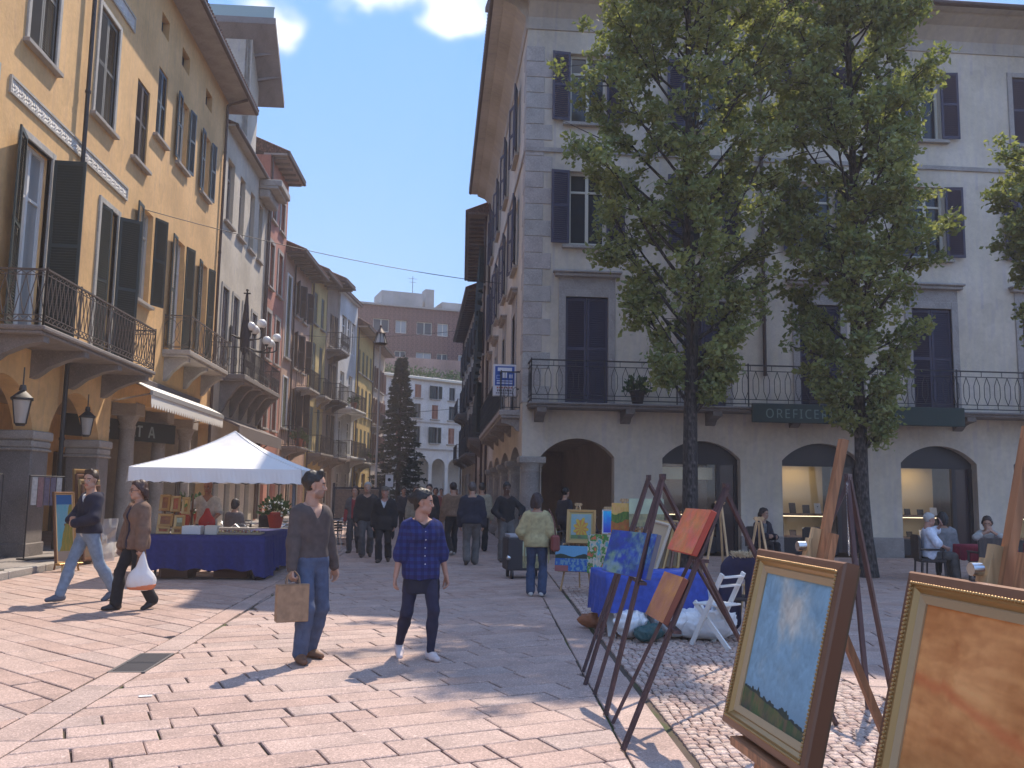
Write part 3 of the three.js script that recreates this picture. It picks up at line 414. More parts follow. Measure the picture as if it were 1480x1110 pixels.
{
  const sh = { shutters: [OPEN - 0.3, OPEN - 0.3], shm: MT.shutterOlive };
  building('red_house', 'narrow brick red house with grey stone window surrounds', -8.6, -43.62, -8.45, -48.2, { H: 18.0, m: plaster(0.46, 0.19, 0.14), eave: 0.8, eo: { m: stone(0.36, 0.31, 0.28), tiles: true, rafters: MT.stoneDark }, windows: grid([1.2, 3.3], 0.95, [[4.6, 6.9], [8.0, 10.3], [11.6, 13.8], [15.0, 16.6]], { surround: MT.stoneTrim, sw: 0.2 }).concat(grid([1.2, 3.3], 1.3, [[0.1, 2.9]], { sill: false, pane: MT.dark })), pipes: [0.15] });
  building('rose_house', 'pale rose house with olive shutters and deep dark eave', -8.42, -48.25, -8.0, -55.0, { H: 14.3, m: plaster(0.55, 0.36, 0.27), eave: 0.95, eo: { m: mat(0.07, 0.05, 0.045, 0.8), rafters: MT.stoneDark, tiles: true }, windows: grid([1.0], 0.95, [[4.9, 7.6], [8.7, 13.2]], { shutters: [0.05, 0.05], shm: MT.shutterOlive, surround: MT.white, sw: 0.1 }).concat(grid([3.1, 5.1], 0.95, [[4.9, 7.2], [8.4, 10.4], [11.4, 13.3]], { shutters: [OPEN - 0.4, OPEN - 0.5], shm: MT.shutterBrown }), grid([1.1, 3.3, 5.3], 1.3, [[0.1, 2.9]], { sill: false, pane: MT.dark })), balconies: [{ u0: 3.6, u1: 6.6, y: 7.4, d: 0.8, type: 'bars', brackets: 2, m: MT.stoneTrim }, { u0: 0.6, u1: 3.4, y: 3.9, d: 0.9, type: 'bars', brackets: 2, m: MT.stoneDark }], pipes: [2.0] });
  building('lemon_house', 'lemon yellow house with tall grey green shutters', -7.98, -55.05, -7.6, -59.5, { H: 14.9, m: plaster(0.64, 0.48, 0.2), eave: 0.9, eo: { m: mat(0.08, 0.06, 0.05, 0.8), tiles: true, rafters: MT.stoneDark }, windows: grid([1.3, 3.3], 0.95, [[4.0, 6.7], [7.7, 10.7], [11.9, 13.9]], { shutters: [0.05, 0.05], shm: mat(0.16, 0.2, 0.19, 0.7) }).concat(grid([1.2, 3.2], 1.3, [[0.1, 2.8]], { sill: false, pane: MT.dark })), balconies: [{ u0: 0.3, u1: 4.2, y: 3.8, d: 0.9, type: 'bars', brackets: 3, m: MT.stoneDark }, { u0: 2.3, u1: 4.3, y: 7.5, d: 0.6, type: 'bars', brackets: 2, m: MT.stoneTrim }], pipes: [0.15] });
  building('brown_house', 'dull brown house with overhanging dark wooden eave and balconies', -7.57, -59.55, -7.2, -62.4, { H: 15.4, m: plaster(0.36, 0.27, 0.21), eave: 1.1, eo: { m: mat(0.06, 0.045, 0.04, 0.8), tiles: true, rafters: MT.stoneDark }, windows: grid([1.4], 1.1, [[4.2, 6.6], [7.7, 10.0], [11.2, 13.4]], { shutters: [0.05, OPEN], shm: MT.shutterBrown }).concat(grid([1.4], 1.5, [[0.1, 2.8]], { sill: false, pane: MT.dark })), balconies: [{ u0: 0.2, u1: 2.7, y: 7.5, d: 1.0, type: 'bars', brackets: 2, m: mat(0.05, 0.045, 0.05, 0.8) }, { u0: 0.2, u1: 2.7, y: 10.9, d: 1.0, type: 'ornate', brackets: 2, m: MT.stoneDark }, { u0: 0.2, u1: 2.7, y: 3.7, d: 1.1, type: 'bars', brackets: 2, m: MT.stoneDark }] });
  building('white_house', 'white house with a dark strip of upper windows', -7.05, -62.45, -6.35, -68.0, { H: 15.4, m: plaster(0.62, 0.61, 0.6), eave: 0.25, eo: { m: MT.white, tiles: true }, win: { frame: MT.white, sill: false }, windows: [W(0.7, 2.2, 11.6, 13.9), W(2.4, 3.7, 11.6, 13.9), W(3.9, 5.1, 11.6, 13.9), ...grid([1.4, 4.0], 1.3, [[7.6, 9.9], [4.2, 6.5], [0.1, 2.8]], {})], balconies: [{ u0: 0.3, u1: 5.2, y: 7.3, d: 1.0, type: 'bars', m: MT.white, brackets: 2 }, { u0: 0.3, u1: 5.2, y: 3.9, d: 1.1, type: 'bars', m: MT.white, brackets: 2 }] });
  building('orange_house', 'orange yellow house below a terracotta roof', -6.32, -68.05, -5.62, -75.4, { H: 13.9, m: plaster(0.62, 0.42, 0.14), eave: 0.8, eo: { m: stone(0.33, 0.25, 0.2), tiles: true, pitch: 0.62, run: 4.5 }, windows: grid([1.2, 2.9, 4.6, 6.3], 0.9, [[3.9, 6.3], [7.4, 9.5], [10.6, 12.4]], { shutters: [0.05, 0.05], shm: MT.shutterOlive }).concat(grid([1.5, 4.6], 1.6, [[0.1, 2.9]], { sill: false, pane: MT.dark })), balconies: [{ u0: 0.4, u1: 3.6, y: 3.7, d: 0.8, type: 'bars', brackets: 2, m: MT.stoneTrim }], pipes: [0.2, 7.1] });
  building('faded_house', 'faded pinkish house with crowded pale shutters beside the conifer', -5.6, -75.45, -5.05, -82, { H: 13.6, m: plaster(0.5, 0.4, 0.32), eave: 0.8, eo: { m: stone(0.3, 0.22, 0.2), tiles: true }, windows: grid([0.9, 2.4, 3.9, 5.4], 0.9, [[3.9, 6.3], [7.2, 9.3], [10.2, 12.0]], { shutters: [OPEN - 0.2, OPEN - 0.2], shm: mat(0.2, 0.1, 0.08, 0.7) }).concat(grid([1.6, 4.6], 1.8, [[0.1, 2.9]], { sill: false, pane: MT.dark })), balconies: [{ u0: 0.4, u1: 3.6, y: 6.9, d: 0.7, type: 'bars', brackets: 2, m: MT.stoneTrim }] });
  const pn = thing('pent_roof', 'low brown pent roof over the shops below the stone balcony', 'roof', [-8.7, 0, -35.6], PI / 2); add(pn, 'canopy', [extrude(shape([[0, 4.5], [1.0, 4.05], [1.0, 3.55], [0.96, 3.55], [0.96, 3.98], [0, 4.4]]), 9.5).rotateY(-PI / 2).translate(9.5, 0, 0)], mat(0.14, 0.115, 0.11, 0.85)); add(pn, 'brace', [1, 4.5, 8.5].map((k) => beam([k, 3.3, 0.02], [k, 4.0, 0.9], 0.05)), MT.darkIron);
  // nearest house on the left, only its edge shows
  building('grey_stone_house', 'grey stone house edge with a carved balcony next to ochre wall', -8.45, -6, -8.45, -13.95, { H: 14, m: stone(0.34, 0.32, 0.3), eave: 0.7, windows: grid([1.6, 4.0, 6.4], 1.1, [[5.2, 8.2], [9.8, 12.2]], { shutters: [0.02, 0.02], shm: MT.shutterGrey, surround: MT.stoneTrim }), balconies: [{ u0: 0.6, u1: 7.8, y: 9.3, d: 0.7, type: 'ornate', brackets: 4, bh: 0.9, m: MT.stoneTrim }] });
}

// ------------------------------------------------------------------ corner house on the right: shaded front, arcade on the side
RectAreaLightUniformsLib.init();
{
  const X0 = 2.28, Z0 = -24.5, L = 20, H = 15.85, b = thing('corner_house', 'grey beige corner house with quoins, navy shutters and arcade', 'building', [X0, 0, Z0]), m = plaster(0.62, 0.545, 0.455), trim = stone(0.36, 0.33, 0.31), F = I4.clone();
  const cs = [1.77, 5.12, 8.48, 11.82, 15.17, 18.5], navy = { shm: MT.shutterNavy };
  const wins = [
    ...cs.map((c) => W(c - 0.6, c + 0.6, 4.08, 7.1, { ...navy, shutters: [0.02, 0.02], surround: trim, sw: 0.2, lintel: true, sill: false })),
    ...cs.map((c) => W(c - 0.53, c + 0.53, 8.6, 10.75, { ...navy, shutters: [OPEN, OPEN], frame: MT.cream })),
    ...cs.map((c, i) => W(c - 0.53, c + 0.53, 12.2, 14.28, { ...navy, shutters: i === 4 ? [0.02, 0.02] : [OPEN, OPEN], frame: MT.cream, ...(i === 4 ? { surround: trim } : { pane: i === 2 ? MT.glassPale : MT.glass }) })) ];
  const arches = [[0.53, 2.56], [3.9, 6.11], [7.3, 9.6], [10.75, 13.0], [14.1, 16.4], [17.4, 19.6]].map(([a, c]) => W(a, c, -0.2, 2.64, { rise: 0.5 }));
  const outline = shape([[0.52, -0.3], [L, -0.3], [L, H], [0, H], [0, 2.5], [0.52, 2.5]]); [...wins, ...arches].forEach((h) => outline.holes.push(holePath(h)));
  const SL = 17.5, S = TR(0, 0, -SL, -PI / 2), us = (z) => z + 42;
  const sw = [...[-27.6, -31.9, -36.2, -40.2].flatMap((z) => [W(us(z) - 0.53, us(z) + 0.53, 8.6, 10.75, { ...navy, shutters: [OPEN - 0.1, OPEN - 0.1], frame: MT.cream }), W(us(z) - 0.53, us(z) + 0.53, 12.2, 14.28, { ...navy, shutters: [OPEN - 0.1, OPEN - 0.1], frame: MT.cream })]), ...[-27.6, -31.9, -36.2, -40.2].map((z) => W(us(z) - 0.6, us(z) + 0.6, 4.08, 7.1, { ...navy, shutters: [0.02, 0.02], surround: trim, sw: 0.2, lintel: true, sill: false }))];
  const sh = [[13.38, 16.97], [9.18, 13.02], [5.18, 8.82], [1.18, 4.82]].map(([a, c]) => W(a, c, -0.2, 2.55, { rise: 0.42 }));
  const so = shape([[0, -0.3], [16.98, -0.3], [16.98, 2.5], [SL - 0.401, 2.5], [SL - 0.401, H], [0, H]]); [...sw, ...sh].forEach((h) => so.holes.push(holePath(h)));
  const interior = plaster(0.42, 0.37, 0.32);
  add(b, 'wall', [extrude(outline, 0.4).translate(0, 0, -0.4), place(extrude(so, 0.4).translate(0, 0, -0.4), S), bb(0.41, L, 3.55, H, -SL, -0.41)], m);
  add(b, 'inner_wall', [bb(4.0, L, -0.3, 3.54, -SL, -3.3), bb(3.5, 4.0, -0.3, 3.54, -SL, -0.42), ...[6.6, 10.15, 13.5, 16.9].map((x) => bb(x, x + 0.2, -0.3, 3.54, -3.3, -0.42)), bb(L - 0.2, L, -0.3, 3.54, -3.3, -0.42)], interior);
  wins.forEach((w) => windowAt(b, F, w)); sw.forEach((w) => windowAt(b, S, w));
  // quoins, alternately long and short, on both faces
  for (let i = 0; i < 22; i++) { const y = 4.1 + i * 0.47, w = i % 2 ? 0.5 : 0.74; add(b, 'quoin_stone', [chamfer(-0.025, w, y + 0.006, y + 0.464, -0.12, 0.025, 0.01), chamfer(-0.025, 0.1, y + 0.006, y + 0.464, -(1.24 - w), -0.12, 0.01)], stone(0.4 + 0.03 * hash3(i, 1, 2), 0.375, 0.35)); }
  add(b, 'string_course', [bb(0.001, L, 11.28, 11.4, 0, 0.05), place(bb(0, SL, 11.28, 11.4, 0, 0.05), S)], trim);
  for (const [a, c] of [[2.56, 3.9], [6.11, 7.3], [9.6, 10.75], [13.0, 14.1], [16.4, 17.4]]) add(b, 'plinth', [chamfer(a - 0.01, c + 0.01, -0.1, 0.55, -0.1, 0.03, 0.015)], stone(0.3, 0.27, 0.25));
  eaveAt(b, F, L, H, 1.0, { cove: true, m: plaster(0.46, 0.42, 0.38), e0: 1.0, run: 6 }); eaveAt(b, S, SL, H + 0.004, 1.0, { cove: true, m: plaster(0.46, 0.42, 0.38), e1: 0.99, run: 6, tiles: true });
  balconyAt(b, F, { u0: 0.1, u1: L, y: 4.05, d: 0.85, h: 1.15, th: 0.07, type: 'hexagon', brackets: 9, bh: 0.35, m: MT.stoneDark });
  balconyAt(b, S, { u0: us(-37.5), u1: us(-25.2), y: 3.95, d: 0.6, h: 1.1, th: 0.16, type: 'ornate', brackets: 5, bh: 0.35, m: trim, iron: MT.darkIron });
  pipeAt(b, F, 6.83, 5.0, 15.6, MT.copper); pipeAt(b, S, 0.25, 0.3, 15.6, MT.copper);
  for (const [x, z, r] of [[0.29, -0.29, 0.31], ...[-28.8, -33, -37, -41].map((z) => [0.22, z - Z0, 0.29])]) { const c = add(b, 'column', [lathe([[r + 0.07, 0], [r + 0.07, 0.2], [r + 0.02, 0.28], [r, 0.34], [r, 1.2], [r * 0.88, 2.2]], 20).translate(x, 0, z)], stone(0.3, 0.27, 0.25)); add(c, 'capital', [lathe([[r * 0.88, 2.2], [r, 2.25], [r * 0.9, 2.3], [r * 1.15, 2.44]], 20).translate(x, 0, z), chamfer(x - r - 0.06, x + r + 0.06, 2.44, 2.62, z - r - 0.06, z + r + 0.06, 0.02)], MT.stoneTrim); }
  // jeweller's windows under the arches
  const warm = mat(0.68, 0.56, 0.33, 0.8), dk = mat(0.02, 0.017, 0.022, 0.4), clear = new THREE.MeshPhysicalMaterial({ color: 0xffffff, transmission: 1, roughness: 0.02, thickness: 0 });
  arches.slice(1).forEach((a, i) => {
    const s = add(b, 'shop_front', [extrude((() => { const q = shape([[a.u0 - 0.02, 2.5], [a.u1 + 0.02, 2.5], [a.u1 + 0.02, 2.68]]); const w = (a.u1 - a.u0) / 2, R = (w * w + 0.25) / 1.0, c = 2.64 + 0.5 - R, f = Math.asin(w / R); for (let k = 0; k <= 16; k++) { const t = f - (2 * f * k) / 16; q.lineTo((a.u0 + a.u1) / 2 + (R + 0.02) * Math.sin(t), c + (R + 0.02) * Math.cos(t)); } q.lineTo(a.u0 - 0.02, 2.68); return q; })(), 0.05).translate(0, 0, -0.33)], dk);
    const gx = a.u1 - 0.62; add(s, 'glass', [bb(a.u0, gx, 0.5, 2.5, -0.31, -0.302)], clear); add(s, 'frame', [bb(a.u0 - 0.01, a.u0 + 0.05, 0.1, 2.5, -0.34, -0.27), bb(gx, gx + 0.12, 0.1, 2.5, -0.36, -0.26), bb(a.u1 - 0.1, a.u1 + 0.01, 0.1, 2.5, -0.36, -0.26), bb(a.u0 + 0.05, gx, 0.05, 0.5, -0.36, -0.28)], dk); add(s, 'door', [bb(gx + 0.12, a.u1 - 0.1, 0.1, 2.5, -0.35, -0.31)], mat(0.045, 0.03, 0.035, 0.15));
    add(s, 'back_panel', [bb(a.u0 - 0.1, gx + 0.1, 0.5, 2.6, -1.5, -1.44), bb(a.u0 - 0.12, a.u0 - 0.06, 0.4, 2.6, -1.5, -0.45)], i ? warm : mat(0.1, 0.09, 0.09, 0.7));
    add(s, 'shelf', [bb(a.u0 - 0.05, gx + 0.1, 1.12, 1.17, -1.44, -0.6), bb(a.u0 - 0.05, gx + 0.1, 0.48, 0.53, -1.44, -0.45)], woodM(0.2, 0.11, 0.06)); add(s, 'soffit', [bb(a.u0 - 0.1, gx + 0.2, 2.62, 2.7, -1.5, -0.4)], dk);
    if (i === 0) add(s, 'pelmet', [bb(a.u0 + 0.05, gx, 2.08, 2.42, -0.6, -0.58)], mat(0.62, 0.54, 0.33, 0.8));
    const lx = (a.u0 + gx) / 2, lw = gx - a.u0 - 0.5, glow = new THREE.MeshStandardMaterial({ color: 0xffffff, emissive: 0xffe3b0, emissiveIntensity: 1.3 });
    const lamp = thing('strip_light', ['dim', 'glowing', 'glowing', 'dim', 'dim'][i] + ' strip light under the ' + ['shelf of the window with the yellow pelmet', 'display shelf behind the wooden easel mast', 'display shelf behind the man in white shirt', 'display shelf beyond the cafe tables', 'display shelf of the last arch'][i], 'lamp', [X0 + lx, 1.085, Z0 - 0.66]); add(lamp, 'tube', [bb(-lw / 2, lw / 2, 0, 0.022, -0.02, 0.02)], glow); add(lamp, 'housing', [bb(-lw / 2 - 0.03, lw / 2 + 0.03, 0.022, 0.034, -0.03, 0.03)], dk);
    const r1 = new THREE.RectAreaLight(0xffdfa8, i ? 5 : 2, lw, 0.04); r1.position.set(X0 + lx, 1.08, Z0 - 0.66); r1.rotation.x = -PI / 2; scene.add(r1);
    const top = thing('ceiling_light', 'flat warm ceiling light inside the shop window ' + ['with the yellow pelmet', 'behind the wooden easel mast', 'behind the man in white shirt', 'beyond the cafe tables', 'of the last arch'][i], 'lamp', [X0 + lx, 2.6, Z0 - 0.95]); add(top, 'panel', [bb(-0.5, 0.5, 0, 0.012, -0.12, 0.12)], glow); add(top, 'rim', [bb(-0.53, 0.53, 0.004, 0.018, -0.15, 0.15)], dk);
    const r2 = new THREE.RectAreaLight(0xffdca0, i ? 3.4 : 2.4, 1.0, 0.24); r2.position.set(X0 + lx, 2.595, Z0 - 0.95); r2.rotation.x = -PI / 2; scene.add(r2);
    if (i === 1 || i === 2) for (let k = 0; k < 8; k++) { const y = k < 4 ? 1.17 : 0.53, xx = a.u0 + 0.22 + (k % 4) * 0.38 + 0.06 * hash3(k, i, 5), hh = 0.16 + 0.2 * hash3(k, i, 9), d = thing('jewel_stand', 'small dark jewellery stand on a lit shop shelf', 'stand', [X0 + xx, y, Z0 - 0.85], 0.4 * (hash3(k, i, 3) - 0.5), 'jewellery stands in the shop windows'); add(d, 'board', [chamfer(-0.1, 0.1, 0, hh, -0.012, 0.012, 0.006).rotateX(-0.2)], k % 3 ? MT.dark : MT.white); add(d, 'foot', [beam([0, hh * 0.7, -0.03], [0, 0, -0.13], 0.03)], MT.dark); }
  });
  // green sign board on the balcony front
  const t = textTexture(2048, 160, (g, w, h) => { g.fillStyle = '#1c3430'; g.fillRect(0, 0, w, h); g.fillStyle = '#6f8079'; g.font = '118px sans-serif'; g.textBaseline = 'middle'; try { g.letterSpacing = '12px'; } catch (e) { /* plain spacing */ } g.fillText('OREFICERIA', 110, h / 2 + 4); });
  const sg = thing('shop_sign', 'long dark green board with faint capital letters on the hexagon balcony', 'sign', [8.42, 3.62, -23.56]); add(sg, 'board', [chamfer(0, 6.0, 0, 0.52, -0.08, 0, 0.012)], mat(0.012, 0.03, 0.026, 0.5)); const [g, pm] = printedFace(5.92, 0.46, t); add(sg, 'lettering', g, pm, TR(3, 0.26, 0.003));
  // hanging sign with a white T
  const ts = textTexture(256, 352, (g2, w, h) => { g2.fillStyle = '#d8d6da'; g2.fillRect(0, 0, w, h); g2.fillStyle = '#1f4fa3'; g2.fillRect(14, 14, w - 28, 226); g2.fillStyle = '#e4e4ea'; g2.fillRect(44, 30, 168, 40); g2.fillRect(102, 70, 52, 80); g2.strokeStyle = '#9fb3dd'; g2.lineWidth = 7; g2.strokeRect(34, 120, 46, 40); g2.fillStyle = '#cfd8ec'; g2.fillRect(174, 108, 24, 44); g2.fillRect(206, 108, 16, 44); g2.fillRect(34, 178, 188, 12); g2.fillRect(34, 202, 188, 18); g2.fillStyle = '#b5634e'; for (let i = 0; i < 7; i++) g2.fillRect(36 + i * 27, 254, 19, 18); g2.fillStyle = '#5a4a50'; for (let i = 0; i < 8; i++) g2.fillRect(40 + i * 22, 284, 15, 22); for (let i = 0; i < 10; i++) g2.fillRect(28 + i * 20, 318, 14, 14); });
  const tsg = thing('hanging_sign', 'blue and white sign with a large T on the arcade side', 'sign', [1.86, 4.38, -25.7]); add(tsg, 'case', [chamfer(-0.335, 0.335, 0, 0.92, -0.1, 0.06, 0.015)], mat(0.6, 0.6, 0.63, 0.4)); const [g2, pm2] = printedFace(0.63, 0.88, ts); add(tsg, 'face', g2, pm2, TR(0, 0.46, 0.064)); add(tsg, 'bracket', [bb(0.335, 0.44, 0.2, 0.24, -0.05, 0.0), bb(0.335, 0.44, 0.7, 0.74, -0.05, 0.0)], MT.darkIron);
}
// ------------------------------------------------------------------ houses farther down on the right and at the end of the street
{
  const R = (n, lab, x0, z0, x1, z1, o) => building(n, lab, x1, z1, x0, z0, o); // frame runs from far to near
  R('timber_eave_house', 'tan house with boarded timber eave next to the corner house', 2.1, -42.05, 2.45, -55.9, { H: 14.9, m: plaster(0.52, 0.42, 0.33), eave: 0.95, eo: { m: woodM(0.14, 0.09, 0.06), tiles: true, rafters: woodM(0.08, 0.05, 0.04) }, windows: grid([1.6, 4.6, 7.6, 10.6, 12.9], 1.0, [[4.4, 6.8], [8.2, 10.2], [11.6, 13.4]], { shutters: [OPEN - 0.5, OPEN - 0.5], shm: MT.shutterGreen }).concat(grid([1.8, 5.2, 8.6, 12], 2.0, [[0.1, 2.9]], { sill: false, pane: MT.dark })), balconies: [{ u0: 6, u1: 13, y: 4.2, d: 0.7, type: 'ornate', brackets: 4, m: MT.stoneDark }], pipes: [0.3, 13.5] });
  R('balconied_house', 'tan house with stacked balconies far along the arcade side', 2.45, -55.95, 2.0, -76, { H: 14.3, m: plaster(0.48, 0.4, 0.33), eave: 0.85, eo: { m: woodM(0.12, 0.08, 0.055), tiles: true, rafters: woodM(0.08, 0.05, 0.04) }, windows: grid([2, 6, 10, 14, 18], 1.0, [[4.4, 6.6], [7.8, 9.8], [11, 12.8]], { shutters: [OPEN - 0.4, OPEN - 0.4], shm: MT.shutterBrown }).concat(grid([2.5, 7, 12, 17], 2.0, [[0.1, 2.9]], { sill: false, pane: MT.dark })), balconies: [{ u0: 1, u1: 7, y: 7.6, d: 0.8, type: 'bars', brackets: 3, m: MT.stoneDark }, { u0: 1, u1: 7, y: 4.1, d: 0.8, type: 'bars', brackets: 3, m: MT.stoneDark }, { u0: 10, u1: 18, y: 4.1, d: 0.7, type: 'ornate', brackets: 4, m: MT.stoneDark }], pipes: [0.3] });
  // white house that closes the street, with an arcade of tall arches
  const e = building('white_arcade_house', 'white house closing the street above a tall arcade', -7.5, -84.2, 8, -95.6, { H: 12.6, m: plaster(0.6, 0.6, 0.6), openBelow: 5.7, D: 8, extra: [bb(0, 19.2, -0.3, 5.7, -8, -3.5)], win: { frame: MT.shutterGreen }, holes: [0.6, 2.6, 4.6, 6.6, 8.6, 10.6, 12.6, 14.6, 16.6].map((a) => W(a, a + 1.6, -0.2, 4.0, { rise: 0.8 })), windows: [2.5, 4.6, 6.7, 8.8, 10.9, 13, 15.1].flatMap((c, i) => [[6.3, 7.9], [8.7, 10.1], [10.7, 12.0]].map(([y0, y1], k) => W(c - 0.38, c + 0.38, y0, y1, { shutters: (i + k) % 3 === 1 ? [0.02, 0.02] : (i % 2 ? [OPEN, OPEN] : null), shm: (i + k) % 3 === 1 ? mat(0.32, 0.15, 0.1, 0.7) : MT.shutterGreen }))) });
  add(e.b, 'cornice', [chamfer(0, 19.2, 12.45, 12.75, -0.1, 0.35, 0.05)], MT.cream); add(e.b, 'string_course', [bb(0, 19.2, 8.25, 8.37, 0, 0.06), bb(0, 19.2, 5.6, 5.75, 0, 0.08)], MT.stoneTrim);
  const pl = thing('rooftop_planting', 'green shrubs in a row along the white house roof edge', 'plants', [-7.5, 12.7, -84.6], frameOf(-7.5, -84.2, 8, -95.6).turn), r = rng(31), lv = [];
  for (let i = 0; i < 2600; i++) { const s = 0.1 + 0.12 * r(); lv.push(box(s, s * 0.6, 0.01, r() * 18, 0.12 + 0.9 * r() ** 1.4 * (0.5 + 0.8 * noise3(i % 61 * 0.3, 1, 2)), -0.9 + 1.2 * r(), r() * 3, r() * 3, r() * 3)); }
  add(pl, 'foliage', lv, mat(0.13, 0.17, 0.06, 0.9)).userData.kind = 'stuff'; add(pl, 'trough', [bb(0, 18.5, 0, 0.25, -0.9, 0.1)], MT.stoneTrim);
  const brick = mat(0.62, 0.33, 0.26, 0.9, { map: T.bark });
  const bk = building('brick_block', 'red brick apartment block rising behind the white house', -11, -93, 7, -98, { H: 21.0, m: brick, D: 7, win: { frame: MT.cream, sill: false }, windows: [2, 4.6, 7, 9.3, 11.6, 14].flatMap((c, i) => [[14.8, 16.3], [18.2, 19.6]].map(([y0, y1], k) => W(c - 0.6, c + 0.6 + (i % 2) * 0.5, y0, y1, { pane: (i + k) % 2 ? MT.glassPale : MT.glass }))) });
  add(bk.b, 'terrace', [bb(2, 18.6, 13.2, 15.2, 0.02, 3.0)], plaster(0.4, 0.26, 0.21)); add(bk.b, 'roof_edge', [bb(-0.2, 18.9, 21.0, 21.2, -7, 0.3)], MT.stoneTrim);
  add(bk.b, 'roof_hut', [bb(5, 9.5, 21.2, 22.9, -5, -1), bb(10.2, 11.2, 21.2, 23.8, -4, -2.5), bb(12, 16, 21.2, 22.4, -6, -2)], plaster(0.4, 0.38, 0.36)); add(bk.b, 'aerial', [rod([8.6, 22.9, -2], [8.6, 25, -2], 0.03), rod([8.1, 24.7, -2], [9.1, 24.7, -2], 0.02), rod([8.2, 24.3, -2], [9.0, 24.3, -2], 0.02)], MT.iron);
}
{ // wires across the street
  const wire = (label, a, b, sag, grp) => { const p = []; for (let i = 0; i <= 12; i++) { const t = i / 12; p.push([mix(a[0], b[0], t), mix(a[1], b[1], t) - sag * 4 * t * (1 - t), mix(a[2], b[2], t)]); } tag(add(scene, numbered('street_wire'), [tube(p, 0.012, 4, 24)], MT.iron), label, 'wire', grp); };
  wire('thin wire slung from the ochre house over to the corner house', [-8.7, 9.6, -26], [2.28, 9.4, -33], 0.25); wire('thin wire slung between the rose house and the timber eaves', [-8.2, 10.1, -50], [2.2, 10.3, -47], 0.3); wire('thin wire slung below the lamp between the lemon house and the timber eaves', [-7.8, 6.4, -57], [2.3, 6.6, -52], 0.25);
}

// ------------------------------------------------------------------ trees
function leafMass(parent, name, list, m) { // list of [x, y, z, dir, size, roll]; each leaf is folded along its midrib
  const P = new Float32Array(list.length * 18), N = new Float32Array(list.length * 18), U = new Float32Array(list.length * 12), a = V(0, 0, 0), b = V(0, 0, 0), c = V(0, 0, 0), n = V(0, 0, 0);
  list.forEach(([x, y, z, d, s, roll, wide = 0.34], i) => {
    const side = V(0, 1, 0).cross(d); if (side.lengthSq() < 1e-4) side.set(1, 0, 0); side.normalize().applyAxisAngle(d, roll); const up = d.clone().cross(side).multiplyScalar(0.09 * s), o = V(x, y, z);
    const tip = o.clone().addScaledVector(d, s).addScaledVector(up, -0.6), l = o.clone().addScaledVector(d, s * 0.5).addScaledVector(side, s * wide).add(up), r = o.clone().addScaledVector(d, s * 0.5).addScaledVector(side, -s * wide).add(up);
    [[o, l, tip], [o, tip, r]].forEach((t, k) => { a.copy(t[0]); b.copy(t[1]); c.copy(t[2]); n.copy(b).sub(a).cross(c.clone().sub(a)).normalize(); t.forEach((q, j) => { const w = (i * 6 + k * 3 + j) * 3; P[w] = q.x; P[w + 1] = q.y; P[w + 2] = q.z; N[w] = n.x; N[w + 1] = n.y; N[w + 2] = n.z; }); });
  });
  const g = new THREE.BufferGeometry(); g.setAttribute('position', new THREE.BufferAttribute(P, 3)); g.setAttribute('normal', new THREE.BufferAttribute(N, 3)); g.setAttribute('uv', new THREE.BufferAttribute(U, 2)); g.userData.uv = true;
  const o = add(parent, name, g, m); return o;
}
const leafM = [mat(0.23, 0.265, 0.06, 0.95, { transmission: 0.5, thickness: 0, side: THREE.DoubleSide }), mat(0.3, 0.325, 0.08, 0.95, { transmission: 0.55, thickness: 0, side: THREE.DoubleSide }), mat(0.18, 0.215, 0.05, 0.95, { transmission: 0.46, thickness: 0, side: THREE.DoubleSide })];
const barkM = mat(0.17, 0.14, 0.125, 0.95, { map: T.bark, bumpMap: T.bark, bumpScale: 0.006 });
